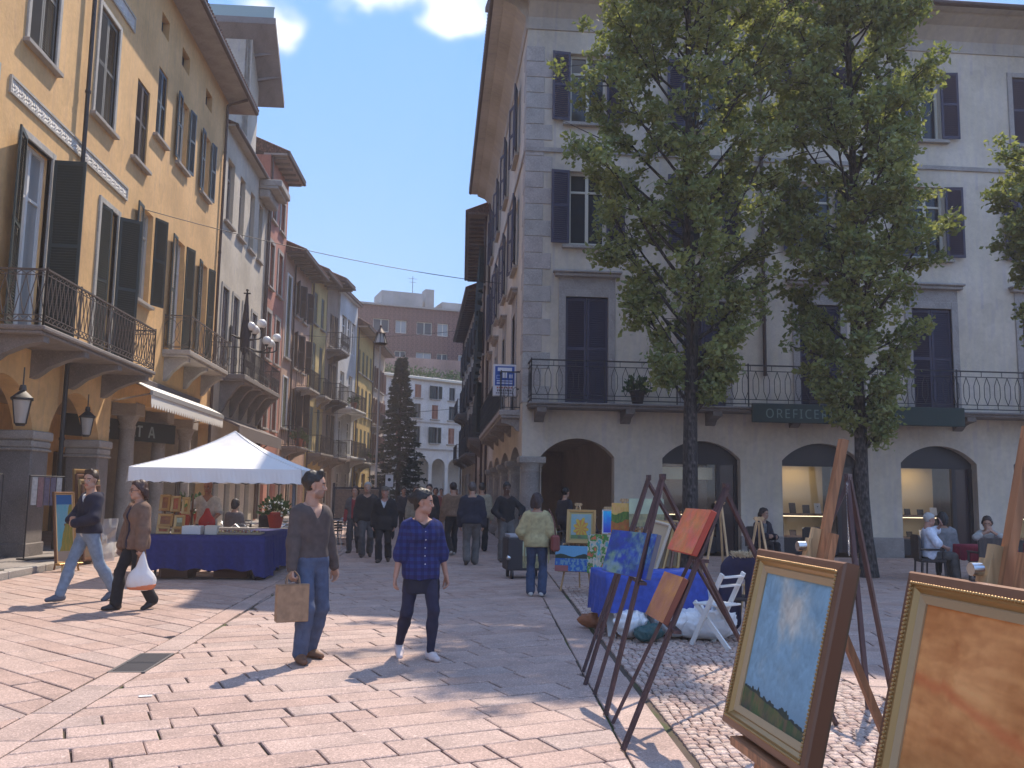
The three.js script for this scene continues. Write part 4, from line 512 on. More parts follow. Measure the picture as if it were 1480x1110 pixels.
function broadTree(label, x, z, h, seed, o = {}) {
  const t = thing('street_tree', label, 'tree', [x, 0, z], 0, 'street trees before the corner house'), r = rng(seed), wood = [], leaves = [[], [], []], low = o.low ?? 3.9, R0 = o.R ?? 2.3;
  const prof = (y) => R0 * Math.min(1, 0.42 + 0.62 * step(low, low + 3.4, y)) * (1 - 0.75 * step(h * 0.62, h, y)), S = V(0, 0, 0);
  const tr = []; let px = 0, pz = 0; for (let i = 0; i <= 9; i++) { tr.push([px, (h * 0.93 * i) / 9, pz]); px += (r() - 0.5) * 0.16; pz += (r() - 0.5) * 0.16; }
  const curve = new THREE.CatmullRomCurve3(tr.map(vec)), at = (y) => curve.getPoint(clamp(y / (h * 0.93)));
  for (let i = 0; i < 18; i++) { const a = curve.getPoint(i / 18), b = curve.getPoint((i + 1) / 18), ra = mix(o.r ?? 0.18, 0.03, Math.pow(i / 18, 0.8)) * (i ? 1 : 1.25), rb = mix(o.r ?? 0.18, 0.03, Math.pow((i + 1) / 18, 0.8)); wood.push(rod(a, b, ra, rb, 10)); }
  const cluster = (c, n, sp) => { const k = Math.floor(r() * 3), ax = V(r() - 0.5, 0.2 + r(), r() - 0.5).normalize(); for (let i = 0; i < n; i++) { const d = V(r() * 2 - 1, r() * 1.6 - 0.75, r() * 2 - 1).normalize(), p = c.clone().add(V((r() + r() - 1) * sp, (r() + r() - 1) * sp * 0.8, (r() + r() - 1) * sp)); d.lerp(ax, 0.15).normalize(); leaves[r() < 0.75 ? k : Math.floor(r() * 3)].push([p.x, p.y, p.z, d, 0.085 + 0.1 * r() * r() + 0.02, r() * 6.28]); } };
  const N = o.limbs ?? 64;
  for (let i = 0; i < N; i++) {
    const y = low - 0.4 + (h * 0.9 - low) * Math.pow(i / N, 0.95), az = i * 2.4 + r() * 0.8, base = at(y), L = prof(y + 0.8) * (0.62 + 0.42 * r()), tip = base.clone().add(V(Math.cos(az) * L, L * (0.95 + 0.7 * r()), Math.sin(az) * L)), mid = base.clone().lerp(tip, 0.5).add(V(Math.cos(az) * L * 0.12, -L * 0.12, Math.sin(az) * L * 0.12));
    const rb = 0.055 * (1 - (0.6 * i) / N), lc = new THREE.QuadraticBezierCurve3(base, mid, tip); for (let k = 0; k < 5; k++) wood.push(rod(lc.getPoint(k / 5), lc.getPoint((k + 1) / 5), rb * (1 - k * 0.16), rb * (1 - (k + 1) * 0.16), 5));
    const dens = o.dens ?? 1;
    for (let k = 0; k < 9; k++) { const s = 0.3 + (0.7 * (k + r())) / 9, p = lc.getPoint(Math.min(1, s)), a2 = az + (r() - 0.5) * 3, l2 = L * 0.38 * (0.4 + r()), q = p.clone().add(V(Math.cos(a2) * l2, l2 * (r() - 0.15), Math.sin(a2) * l2)); wood.push(rod(p, q, 0.014, 0.006, 4)); if (r() < 0.9) { cluster(q, Math.round(52 * dens), 0.27); if (r() < 0.85) cluster(p.clone().lerp(q, 0.45), Math.round(38 * dens), 0.25); } }
    void S;
  }
  if (o.twigs) for (const [dx, y, dy, l] of o.twigs) { const b = at(y), q = b.clone().add(V(dx, dy, l)); wood.push(rod(b, q, 0.03, 0.01, 5)); cluster(q, 34, 0.28); cluster(b.clone().lerp(q, 0.7), 20, 0.25); }
  const tk = add(t, 'trunk', wood, barkM); void tk;
  leaves.forEach((l, i) => leafMass(t, 'crown', l, leafM[i])); return t;
}
broadTree('tall upright leafy tree in front of the pelmet shop window', 5.28, -18.6, 16.8, 11, { R: 2.15, low: 3.7, r: 0.19, twigs: [[-0.9, 4.2, 1.3, 0.2], [0.9, 4.4, 0.9, 0.3], [1.0, 3.6, 0.9, -0.2], [-1.0, 4.9, 0.9, -0.3]] });
broadTree('tall upright leafy tree in front of the green sign board', 9.02, -18.4, 16.2, 23, { R: 1.75, low: 3.0, r: 0.165, limbs: 66, twigs: [[0.8, 3.1, 0.9, 0.1], [-0.9, 3.6, 0.7, 0.3], [1.5, 4.6, 0.8, 0.1], [-1.4, 4.4, 0.5, -0.2]] });
broadTree('leafy tree next to the cafe tables beyond the green sign', 13.7, -17.8, 10.4, 37, { R: 1.8, low: 4.2, r: 0.16, limbs: 46 });
{ // dark conifer at the end of the street
  const t = thing('conifer_tree', 'dark green conifer standing before the white arcade house', 'tree', [-3.0, 0, -70]), r = rng(5), H = 11.9, L = [], wood = [rod([0, 0, 0], [0, H, 0], 0.22, 0.03, 8)];
  for (let i = 0; i < 260; i++) { const y = 0.7 + (H - 0.8) * Math.pow(i / 260, 1.0) + 0.2 * (r() - 0.5), az = i * 2.4 + r(), len = (1.0 - y / H) * 2.3 * (0.6 + 0.6 * r()) + 0.15, tip = V(Math.cos(az) * len, y - len * 0.18 + 0.12, Math.sin(az) * len), b = V(0, y, 0); wood.push(rod(b, tip, 0.03, 0.008, 4)); for (let k = 0; k < 70; k++) { const s = 0.15 + 0.85 * Math.sqrt(r()), p = b.clone().lerp(tip, s), d = V(Math.cos(az) + (r() - 0.5) * 2.2, (r() - 0.6) * 0.8, Math.sin(az) + (r() - 0.5) * 2.2).normalize(); L.push([p.x, p.y + (r() - 0.5) * 0.1, p.z, d, 0.22 + 0.2 * r(), r() * 6, 0.16]); } }
  add(t, 'trunk', wood, barkM); leafMass(t, 'crown', L, mat(0.035, 0.055, 0.034, 0.9, { side: THREE.DoubleSide }));
}
{ // street lamp on a tall slim post
  const t = thing('street_lamp', 'glass street lantern on a slim pale post in mid street', 'street lamp', [-2.32, 0, -34.5]), y = 7.15;
  add(t, 'post', [rod([0, 0, 0], [0, y, 0], 0.05, 0.035, 10), lathe([[0.14, 0], [0.14, 0.4], [0.09, 0.55], [0.05, 0.8]], 10)], mat(0.42, 0.39, 0.37, 0.45));
  add(t, 'globe', [new THREE.CylinderGeometry(0.13, 0.25, 0.4, 8).translate(0, y + 0.3, 0)], mat(0.5, 0.49, 0.47, 0.15)); const bars = []; for (let i = 0; i < 8; i++) { const a = (i / 8) * 2 * PI; bars.push(rod([Math.cos(a) * 0.255, y + 0.1, Math.sin(a) * 0.255], [Math.cos(a) * 0.135, y + 0.5, Math.sin(a) * 0.135], 0.014, 0.014, 4)); }
  add(t, 'frame', [...bars, new THREE.CylinderGeometry(0.27, 0.2, 0.07, 8).translate(0, y + 0.06, 0)], MT.darkIron); add(t, 'cap', [new THREE.ConeGeometry(0.2, 0.26, 8).translate(0, y + 0.62, 0), ball(0.05, 0, y + 0.77, 0, 6)], mat(0.07, 0.035, 0.03, 0.5));
}
{ // small traffic sign post far down the street
  const t = thing('notice_sign', 'small white notice with dark round mark on a post', 'sign', [-1.6, 0, -30.5]); add(t, 'post', [rod([0, 0, 0], [0, 2.15, 0], 0.025)], MT.steel);
  add(t, 'plate', [chamfer(-0.13, 0.13, 1.75, 2.15, 0.03, 0.045, 0.004)], mat(0.6, 0.58, 0.58, 0.5)); add(t, 'mark', [new THREE.CylinderGeometry(0.055, 0.055, 0.004, 16).rotateX(PI / 2).translate(0, 1.99, 0.047)], MT.dark);
}
function pottedPlant(label, x, y, z, s, seed, flower, potM, group) {
  const t = thing('potted_plant', label, 'plant', [x, y, z], seed, group), r = rng(seed), L = [], Fl = [];
  add(t, 'pot', [lathe([[0.001, 0], [0.11 * s, 0], [0.16 * s, 0.24 * s], [0.18 * s, 0.25 * s], [0.18 * s, 0.3 * s], [0.155 * s, 0.3 * s], [0.15 * s, 0.26 * s], [0.001, 0.26 * s]], 14)], potM);
  for (let i = 0; i < 220; i++) { const d = V(r() * 2 - 1, r() * 1.3 - 0.1, r() * 2 - 1).normalize(), k = 0.07 + 0.26 * r(); L.push([d.x * k * s, 0.28 * s + d.y * k * s, d.z * k * s, d, 0.1 * s, r() * 6]); if (flower && i % 4 === 0) Fl.push(ball(0.022 * s, d.x * 0.25 * s, 0.3 * s + d.y * 0.24 * s, d.z * 0.25 * s, 5)); }
  leafMass(t, 'leaves', L, mat(0.06, 0.1, 0.03, 0.8, { side: THREE.DoubleSide })); if (flower) add(t, 'flowers', Fl, flower); return t;
}
{
  const terra = mat(0.3, 0.1, 0.06, 0.85), wht = mat(0.8, 0.78, 0.72, 0.8);
  pottedPlant('leafy plant in a dark pot on the hexagon balcony by the first door', 5.35, 4.05, -23.9, 1.25, 3, null, mat(0.05, 0.04, 0.04, 0.8)); pottedPlant('larger bushy plant on the rose house lower balcony', -7.55, 3.9, -49.6, 1.5, 5, null, terra); pottedPlant('smaller bushy plant on the rose house lower balcony', -7.55, 3.9, -50.9, 1.2, 6, null, terra);
  pottedPlant('bushy plant on the white house upper balcony', -6.0, 7.3, -63.8, 1.4, 8, null, terra); pottedPlant('bushy plant on the orange house balcony', -5.6, 3.7, -70.2, 1.5, 9, null, terra);
  void wht;
}

// ------------------------------------------------------------------ people: tapered bones joined by a smooth minimum, meshed on a grid
class Field {
  constructor(prims, cell, k, cut) {
    const lo = [9, 9, 9], hi = [-9, -9, -9], m = k + cell * 2; for (const p of prims) for (let i = 0; i < 3; i++) { const r = Math.max(p.ra, p.rb) * (p.s ? p.s[i] : 1); lo[i] = Math.min(lo[i], p.a[i] - r, p.b[i] - r); hi[i] = Math.max(hi[i], p.a[i] + r, p.b[i] + r); }
    this.o = lo.map((v) => v - m); this.n = [0, 1, 2].map((i) => Math.ceil((hi[i] - lo[i] + 2 * m) / cell) + 1); this.cell = cell; const [nx, ny, nz] = this.n, f = (this.f = new Float32Array(nx * ny * nz).fill(1));
    for (const p of prims) {
      const R = Math.max(p.ra, p.rb) + m, kk = p.k ?? k, s = p.s ?? [1, 1, 1], i0 = [0, 1, 2].map((i) => Math.max(0, Math.floor((Math.min(p.a[i], p.b[i]) - R * Math.max(1, s[i]) - this.o[i]) / cell))), i1 = [0, 1, 2].map((i) => Math.min(this.n[i] - 1, Math.ceil((Math.max(p.a[i], p.b[i]) + R * Math.max(1, s[i]) - this.o[i]) / cell)));
      const bx = (p.b[0] - p.a[0]) / s[0], by = (p.b[1] - p.a[1]) / s[1], bz = (p.b[2] - p.a[2]) / s[2], bl = bx * bx + by * by + bz * bz || 1e-9, sm = Math.min(...s);
      for (let z = i0[2]; z <= i1[2]; z++) for (let y = i0[1]; y <= i1[1]; y++) for (let x = i0[0]; x <= i1[0]; x++) {
        const qx = (this.o[0] + x * cell - p.a[0]) / s[0], qy = (this.o[1] + y * cell - p.a[1]) / s[1], qz = (this.o[2] + z * cell - p.a[2]) / s[2], t = clamp((qx * bx + qy * by + qz * bz) / bl), d = (Math.hypot(qx - bx * t, qy - by * t, qz - bz * t) - p.ra - (p.rb - p.ra) * t) * (sm < 1 ? mix(sm, 1, 0.35) : 1), i = x + nx * (y + ny * z), e = f[i];
        if (p.sub) { f[i] = Math.max(e, -d); continue; }
        const h = Math.max(kk - Math.abs(e - d), 0) / kk; f[i] = Math.min(e, d) - h * h * kk * 0.25;
      }
    }
    if (cut) for (let z = 0, i = 0; z < nz; z++) for (let y = 0; y < ny; y++) for (let x = 0; x < nx; x++, i++) if (f[i] < 0.1) f[i] = Math.max(f[i], cut(this.o[0] + x * cell, this.o[1] + y * cell, this.o[2] + z * cell));
  }
  wrinkle(fn) { const [nx, ny, nz] = this.n; for (let z = 0, i = 0; z < nz; z++) for (let y = 0; y < ny; y++) for (let x = 0; x < nx; x++, i++) if (Math.abs(this.f[i]) < 0.06) this.f[i] += fn(this.o[0] + x * this.cell, this.o[1] + y * this.cell, this.o[2] + z * this.cell); return this; }
  at(x, y, z) { const q = [x, y, z].map((v, i) => Math.round((v - this.o[i]) / this.cell)); return q.some((v, i) => v < 0 || v >= this.n[i]) ? 1 : this.f[q[0] + this.n[0] * (q[1] + this.n[1] * q[2])]; }
  mesh() { // naive surface nets
    const [nx, ny, nz] = this.n, f = this.f, id = new Int32Array(f.length).fill(-1), P = [], I = [], st = [1, nx, nx * ny];
    for (let z = 0; z < nz - 1; z++) for (let y = 0; y < ny - 1; y++) for (let x = 0; x < nx - 1; x++) {
      const i = x + nx * (y + ny * z); let mask = 0; const v = []; for (let c = 0; c < 8; c++) { const q = f[i + (c & 1) + (c & 2 ? nx : 0) + (c & 4 ? nx * ny : 0)]; v.push(q); if (q < 0) mask |= 1 << c; }
      if (mask === 0 || mask === 255) continue; let s = [0, 0, 0], n = 0;
      for (let c = 0; c < 8; c++) for (let a = 0; a < 3; a++) { const e = c | (1 << a); if (e === c || v[c] < 0 === v[e] < 0) continue; const t = v[c] / (v[c] - v[e]); for (let k = 0; k < 3; k++) s[k] += ((c >> k) & 1) + (k === a ? t : 0); n++; }
      id[i] = P.length / 3; P.push(this.o[0] + (x + s[0] / n) * this.cell, this.o[1] + (y + s[1] / n) * this.cell, this.o[2] + (z + s[2] / n) * this.cell);
    }
    for (let z = 1; z < nz - 1; z++) for (let y = 1; y < ny - 1; y++) for (let x = 1; x < nx - 1; x++) { const i = x + nx * (y + ny * z); for (let a = 0; a < 3; a++) { const j = i + st[a]; if (f[i] < 0 === f[j] < 0) continue; const u = st[(a + 1) % 3], w = st[(a + 2) % 3], q = [id[i], id[i - u], id[i - u - w], id[i - w]]; if (q.some((t) => t < 0)) continue; if (f[i] < 0) I.push(q[0], q[1], q[2], q[0], q[2], q[3]); else I.push(q[0], q[2], q[1], q[0], q[3], q[2]); } }
    const g = new THREE.BufferGeometry(); g.setAttribute('position', new THREE.Float32BufferAttribute(P, 3)); g.setIndex(I); g.computeVertexNormals(); return g;
  }
}
const A = (v) => [v.x, v.y, v.z];
const bone = (a, b, ra, rb = ra, s, o) => ({ a: Array.isArray(a) ? a : A(a), b: Array.isArray(b) ? b : A(b), ra, rb, s, ...o });
function ik(a, t, l1, l2, pole) { const d = t.clone().sub(a), L = Math.min(d.length(), (l1 + l2) * 0.999), u = d.normalize(), x = (l1 * l1 - l2 * l2 + L * L) / (2 * L), h = Math.sqrt(Math.max(0, l1 * l1 - x * x)), p = pole.clone().addScaledVector(u, -pole.dot(u)).normalize(); return [a.clone().addScaledVector(u, x).addScaledVector(p, h), a.clone().addScaledVector(u, L)]; }
const paint = (g, fn) => { const p = g.attributes.position, c = new Float32Array(p.count * 3); for (let i = 0; i < p.count; i++) c.set(fn(p.getX(i), p.getY(i), p.getZ(i)), i * 3); g.setAttribute('color', new THREE.BufferAttribute(c, 3)); return g; };
const skinMat = new THREE.MeshStandardMaterial({ vertexColors: true, roughness: 0.62 });
function handPrims(w, dir, palm, thumbSide, curl, spread = 0) { // w the wrist; fingers run along dir, the palm looks along palm
  const y = dir.clone().normalize(), z = palm.clone().addScaledVector(y, -palm.dot(y)).normalize(), x = y.clone().cross(z).multiplyScalar(thumbSide), out = [], at = (a, b, c) => w.clone().addScaledVector(x, a).addScaledVector(y, b).addScaledVector(z, c);
  for (const q of [-0.027, -0.009, 0.009, 0.027]) out.push(bone(at(q * 0.6, 0.0, 0), at(q, 0.078, 0), 0.0155, 0.0125));
  [[0.03, 0.074], [0.0105, 0.083], [-0.0095, 0.077], [-0.029, 0.06]].forEach(([fx, len], i) => { let p = at(fx, 0.078, 0), a = curl * 0.35 + 0.08 * i * curl; for (let k = 0; k < 3; k++) { a += curl * (k ? 0.85 : 0.35); const l = len * [0.44, 0.31, 0.25][k], n = p.clone().addScaledVector(y, Math.cos(a) * l).addScaledVector(z, Math.sin(a) * l).addScaledVector(x, spread * fx * l * 8); out.push(bone(p, n, 0.0098 - k * 0.0009, 0.0089 - k * 0.0009, null, { k: 0.004 })); p = n; } });
  let p = at(0.024, 0.018, 0.004); [[0.5, 0.045], [0.28 - 0.3 * curl, 0.034], [0.1 - 0.3 * curl, 0.026]].forEach(([sx, l], k) => { const n = p.clone().addScaledVector(x, sx * l).addScaledVector(y, l * 0.82).addScaledVector(z, curl * l * (0.35 + 0.25 * k)); out.push(bone(p, n, 0.0125 - k * 0.0012, 0.0112 - k * 0.0012, null, { k: 0.006 })); p = n; });
  return out;
}
function person(o) {
  const t = thing('person', o.label, 'person', [o.at[0], o.y ?? 0, o.at[1]], o.turn ?? 0), S = (o.h ?? 1.75) / 1.75; t.scale.setScalar(S);
  const cell = o.cell ?? 0.016, fine = o.cell === undefined, py = o.pelvis ?? 0.95, w = o.girth ?? 1, lean = V(...(o.lean ?? [0, 0, 0])), skin = o.skin ?? [0.44, 0.245, 0.165];
  const pel = V(o.px ?? 0, py, o.pz ?? 0), ch = pel.clone().add(V(0, 0.34, 0)).addScaledVector(lean, 0.65), nk = pel.clone().add(V(0, 0.515, -0.01)).add(lean), hd = nk.clone().add(V(0, 0.165, 0.03)).addScaledVector(lean, 0.3), tw = o.twist ?? 0, sh = (s) => nk.clone().add(V(s * 0.165 * w * Math.cos(tw), -0.085, -0.012 - s * 0.165 * Math.sin(tw)));
  const arms = [-1, 1].map((s) => { const a = s < 0 ? o.armR : o.armL, b = sh(s), tgt = a?.hand ? V(...a.hand) : V(s * 0.25, py - 0.09, 0.06), [e, h] = ik(b, tgt, 0.285, 0.25, V(...(a?.pole ?? [s * 0.35, -0.2, -1]))); return { s, b, e, h, palm: V(...(a?.palm ?? [-s, 0, 0.15])), curl: a?.curl ?? 0.5, dir: a?.dir ? V(...a.dir) : h.clone().sub(e).normalize() }; });
  const legs = [-1, 1].map((s) => { const f = (s < 0 ? o.footR : o.footL) ?? [s * 0.1, 0, 0], hip = pel.clone().add(V(s * 0.088, -0.03, 0)), [k, a] = ik(hip, V(f[0], 0.085 + f[1], f[2]), 0.44, 0.43, V(...(o.knee ?? [s * 0.12, 0, 1]))), yaw = f[3] ?? s * 0.2; return { s, hip, k, a, f, yaw, pitch: f[4] ?? 0 }; });
  const torso = (g) => [bone(ch.clone().add(V(-0.068 * w, 0.06, 0)), pel.clone().add(V(-0.05 * w, 0.12, 0)), 0.112 * w + g, 0.105 * w + g, [1, 1, 0.86]), bone(ch.clone().add(V(0.068 * w, 0.06, 0)), pel.clone().add(V(0.05 * w, 0.12, 0)), 0.112 * w + g, 0.105 * w + g, [1, 1, 0.86]), bone(sh(-1).lerp(sh(1), 0.2), sh(1).lerp(sh(-1), 0.2), 0.06 + g * 0.7), ...[-1, 1].map((q) => bone(nk.clone().add(V(q * 0.03, 0.0, -0.022)), sh(q).lerp(nk, 0.12).add(V(0, 0.012, 0)), 0.04 + g * 0.6, 0.036 + g * 0.6)), bone(pel.clone().add(V(-0.06 * w, 0, -0.012)), pel.clone().add(V(0.06 * w, 0, -0.012)), 0.118 * w + g, 0.118 * w + g, [1, 1, 0.94]), bone(nk.clone().add(V(0, -0.09, -0.005)), nk.clone().add(V(0, -0.01, -0.005)), 0.085 + g, 0.055 + g), ...(o.belly ? [bone(pel.clone().add(V(0, 0.16, 0.05)), pel.clone().add(V(0, 0.1, 0.06)), o.belly + g)] : []), ...(o.bust ? [-1, 1].map((s) => bone(ch.clone().add(V(s * 0.075, 0.0, 0.065)), ch.clone().add(V(s * 0.075, 0.02, 0.05)), 0.07 + g * 0.8)) : [])];
  const arm = (g, upto) => arms.flatMap(({ b, e, h }) => { const l = [bone(b, e, 0.05 * Math.sqrt(w) + g * 0.75, 0.043 + g)]; if (upto > 1) l.push(bone(e, e.clone().lerp(h, upto - 1), 0.043 + g, mix(0.043, 0.029, upto - 1) + g)); else if (upto < 1) l[0] = bone(b, b.clone().lerp(e, upto), 0.05 + g * 0.75, 0.05 + g); return l; });
  const leg = (g, upto = 2, flare = 0) => legs.flatMap(({ hip, k, a }) => [bone(hip, k, 0.088 * w + g, 0.058 + g), ...(upto > 1 ? [bone(k, k.clone().lerp(a, (upto - 1) * 0.35).add(V(0, 0, -0.01)), 0.056 + g, 0.059 + g + flare * 0.3), bone(k.clone().lerp(a, (upto - 1) * 0.35).add(V(0, 0, -0.01)), k.clone().lerp(a, upto - 1), 0.059 + g + flare * 0.3, 0.039 + g + flare)] : [])]);
  // skin: one figure with head and hands
  const parts = [paint(new Field([...torso(-0.004), ...arm(-0.002, 2), ...leg(-0.004), bone(nk, hd.clone().add(V(0, -0.05, -0.01)), 0.056, 0.058)], Math.max(cell, 0.018), 0.03).mesh(), () => skin)];
  { // head
    const H = (x, y, z) => [x, y, z], hp = [bone(H(0, 0.052, -0.018), H(0, 0.048, 0.012), 0.09, 0.082, [0.86, 1.05, 1]), bone(H(0, 0.035, 0.035), H(0, -0.06, 0.046), 0.056, 0.042, [1.0, 1, 1]), bone(H(-0.036, -0.058, 0.01), H(0.036, -0.058, 0.01), 0.036), bone(H(0, -0.088, 0.058), H(0, -0.084, 0.062), 0.022), bone(H(-0.03, 0.032, 0.072), H(0.03, 0.032, 0.072), 0.016, 0.016, null, { k: 0.02 }), bone(H(0, 0.018, 0.09), H(0, -0.022, 0.109), 0.0095, 0.0125, null, { k: 0.012 }), bone(H(-0.012, -0.026, 0.096), H(0.012, -0.026, 0.096), 0.009, 0.009, null, { k: 0.01 }), bone(H(-0.018, -0.052, 0.084), H(0.018, -0.052, 0.084), 0.0105, 0.0105, null, { k: 0.012 }), bone(H(0, -0.08, -0.025), H(0, -0.17, -0.03), 0.054, 0.057), ...[-1, 1].map((s) => bone(H(s * 0.078, 0.02, -0.008), H(s * 0.074, -0.02, 0.0), 0.02, 0.013, [0.5, 1, 1], { k: 0.01 })), ...[-1, 1].map((s) => bone(H(s * 0.031, 0.012, 0.094), H(s * 0.031, 0.012, 0.1), 0.0155, 0.0155, null, { sub: true })), ...[-1, 1].map((s) => bone(H(s * 0.031, 0.01, 0.072), H(s * 0.031, 0.01, 0.073), 0.0125, 0.0125, null, { k: 0.003 }))];
    const hc = o.hair?.c ?? [0.02, 0.014, 0.01], g = paint(new Field(hp, fine ? 0.0055 : 0.009, 0.028).mesh(), (x, y, z) => { const ax = Math.abs(x); if (z > 0.06 && Math.hypot(ax - 0.031, y - 0.01) < 0.0115) return Math.hypot(ax - 0.031, y - 0.01) < 0.0065 ? [0.02, 0.014, 0.01] : [0.5, 0.47, 0.44]; if (z > 0.06 && ax > 0.012 && ax < 0.052 && y > 0.031 && y < 0.04) return hc; if (z > 0.07 && y < -0.042 && y > -0.062 && ax < 0.025) return skin.map((q, i) => q * [0.9, 0.55, 0.55][i]); if (o.beard && y < -0.03 && y > -0.115 && z > 0.012 + (y > -0.06 ? (y + 0.06) * 1.2 : 0) && !(y > -0.04 && ax < 0.012)) return skin.map((q, i) => mix(q, hc[i], o.beard)); return skin; });
    const [yaw, pitch, roll] = [...(o.head ?? [0, 0]), 0, 0]; g.applyMatrix4(new THREE.Matrix4().makeRotationFromEuler(new THREE.Euler(pitch ?? 0, yaw ?? 0, roll ?? 0, 'YXZ')).setPosition(hd)); parts.push(g); t.userData.headM = undefined;
    const HM = new THREE.Matrix4().makeRotationFromEuler(new THREE.Euler(pitch ?? 0, yaw ?? 0, roll ?? 0, 'YXZ')).setPosition(hd), hr = o.hair ?? {}, type = hr.type ?? 'short';
    if (type !== 'bald') {
      const th = type === 'short' ? 0.012 : 0.018, pr = [bone(H(0, 0.058, -0.022), H(0, 0.058, 0.006), 0.09 + th, 0.083 + th, [0.88, 1.05, 1])], low = type === 'short' ? -0.045 : -0.06;
      if (type === 'grey') pr.length = 1; if (hr.quiff) pr.push(bone(H(-0.03, 0.135, 0.05), H(0.03, 0.14, 0.055), 0.03, 0.03));
      if (type === 'long') pr.push(...[-1, 1].map((s) => bone(H(s * 0.07, 0.04, -0.02), H(s * 0.085, -0.15, -0.01), 0.045, 0.04)), bone(H(-0.04, 0.0, -0.07), H(-0.05, -0.2, -0.075), 0.065, 0.05), bone(H(0.04, 0.0, -0.07), H(0.05, -0.2, -0.075), 0.065, 0.05));
      if (type === 'bob') pr.push(...[-1, 1].map((s) => bone(H(s * 0.07, 0.03, -0.02), H(s * 0.08, -0.1, 0.0), 0.042, 0.036)), bone(H(-0.03, 0.0, -0.06), H(-0.03, -0.11, -0.055), 0.06, 0.05), bone(H(0.03, 0.0, -0.06), H(0.03, -0.11, -0.055), 0.06, 0.05));
      if (type === 'bun') pr.push(bone(H(0, 0.06, -0.115), H(0, 0.05, -0.12), 0.05), bone(H(0, -0.02, -0.06), H(0, -0.05, -0.05), 0.045));
      const cut = (x, y, z) => Math.max(z - (type === 'short' ? 0.058 + (y - 0.075) * 0.75 : 0.05 + (y - 0.07) * 0.9) + (Math.abs(x) > 0.055 && y < 0.05 && type !== 'long' && type !== 'bob' ? 0.035 : 0), type === 'short' || type === 'bun' ? low - y - (z < -0.04 ? 0.02 : 0) : -9);
      const gap = (x, y, z) => (y < 0.06 && z > 0.035 ? (0.062 - Math.abs(x)) : -9);
      const hg = new Field(pr, fine ? 0.0065 : 0.01, 0.02, (x, y, z) => Math.max(cut(x, y, z), type === 'long' || type === 'bob' ? gap(x, y, z) : -9)).mesh(); { const p = hg.attributes.position, nn = hg.attributes.normal; for (let i = 0; i < p.count; i++) { const x = p.getX(i), y = p.getY(i), z = p.getZ(i), k = 0.02 * (fbm(x * 45 + y * 20, y * 14, z * 45, 3) - 0.5); p.setXYZ(i, x + nn.getX(i) * k, y + nn.getY(i) * k, z + nn.getZ(i) * k); } hg.computeVertexNormals(); } hg.applyMatrix4(HM); add(t, 'hair', hg, mat(...(hr.c ?? [0.02, 0.014, 0.01]), 0.55, { bumpMap: T.bark, bumpScale: 0.004 }));
    }
    if (o.cap) { const cg = new Field([bone([0, 0.09, -0.02], [0, 0.09, 0.01], 0.098, 0.098, [0.95, 0.75, 1.05]), bone([-0.03, 0.065, 0.09], [0.03, 0.065, 0.09], 0.04, 0.04, [1, 0.3, 1])], 0.01, 0.02, (x, y) => 0.055 - y).mesh().applyMatrix4(HM); add(t, 'cap', cg, fabric(...o.cap)); }
    if (o.glasses) add(t, 'glasses', place([...[-1, 1].map((s) => new THREE.TorusGeometry(0.021, 0.0028, 6, 16).translate(s * 0.032, 0.01, 0.099)), rod([-0.011, 0.012, 0.1], [0.011, 0.012, 0.1], 0.003), ...[-1, 1].map((s) => rod([s * 0.053, 0.014, 0.098], [s * 0.082, 0.016, -0.01], 0.0028))], HM), MT.darkIron);
  }
  for (const a of arms) parts.push(paint(new Field([...handPrims(a.h, a.dir, a.palm, a.s, a.curl), bone(a.e.clone().lerp(a.h, 0.8), a.h, 0.029, 0.026)], fine ? 0.0048 : 0.007, 0.009).mesh(), () => skin));
  const bg = mergeGeometries(parts.map((g) => { const n = g.toNonIndexed(); return n; })); add(t, 'body', bg, skinMat);
  // clothes
  const wr = (x, y, z) => 0.013 * (fbm(x * 9 + 3 + y * 5, y * 17 + x * 6, z * 9, 2) - 0.5) + 0.006 * (Math.abs(fbm(x * 7 + y * 9, y * 12 - x * 5, z * 7 + 9, 2) - 0.5) - 0.1);
  const B = o.bottom; if (B) { const g = B.g ?? 0.008, wy = py + (B.waist ?? 0.1); add(t, B.name ?? 'trousers', new Field([...torso(g).slice(5, 6), ...leg(g, B.upto ?? 1.98, B.flare ?? 0.012), bone(pel.clone().add(V(-0.04 * w, 0.08, 0)), pel.clone().add(V(0.04 * w, 0.08, 0)), 0.1 * w + g, 0.1 * w + g, [1, 1, 0.9])], cell, 0.03, (x, y) => y - wy).wrinkle(wr).mesh(), B.m); }
  const layer = (c, name, dg) => { const g = (c.g ?? 0.018) + dg, hem = c.hem !== undefined ? py + c.hem : py - 0.05, pr = [...torso(g), ...arm(g + (c.sleeveG ?? 0.004), c.sleeve ?? 1.95)]; if (c.skirt) pr.push(bone(pel.clone().add(V(-0.055 * w, 0.0, 0)), pel.clone().add(V(-0.065 * w, -0.3, 0.0)), 0.115 * w + g, 0.12 * w + g), bone(pel.clone().add(V(0.055 * w, 0.0, 0)), pel.clone().add(V(0.065 * w, -0.3, 0.0)), 0.115 * w + g, 0.12 * w + g)); if (c.collar) pr.push(bone(nk.clone().add(V(0, -0.035, -0.025)), nk.clone().add(V(0, 0.0, -0.03)), 0.074 + dg, 0.07 + dg)); if (c.hood) pr.push(bone(nk.clone().add(V(-0.07, -0.02, -0.08)), nk.clone().add(V(0.07, -0.02, -0.08)), 0.055));
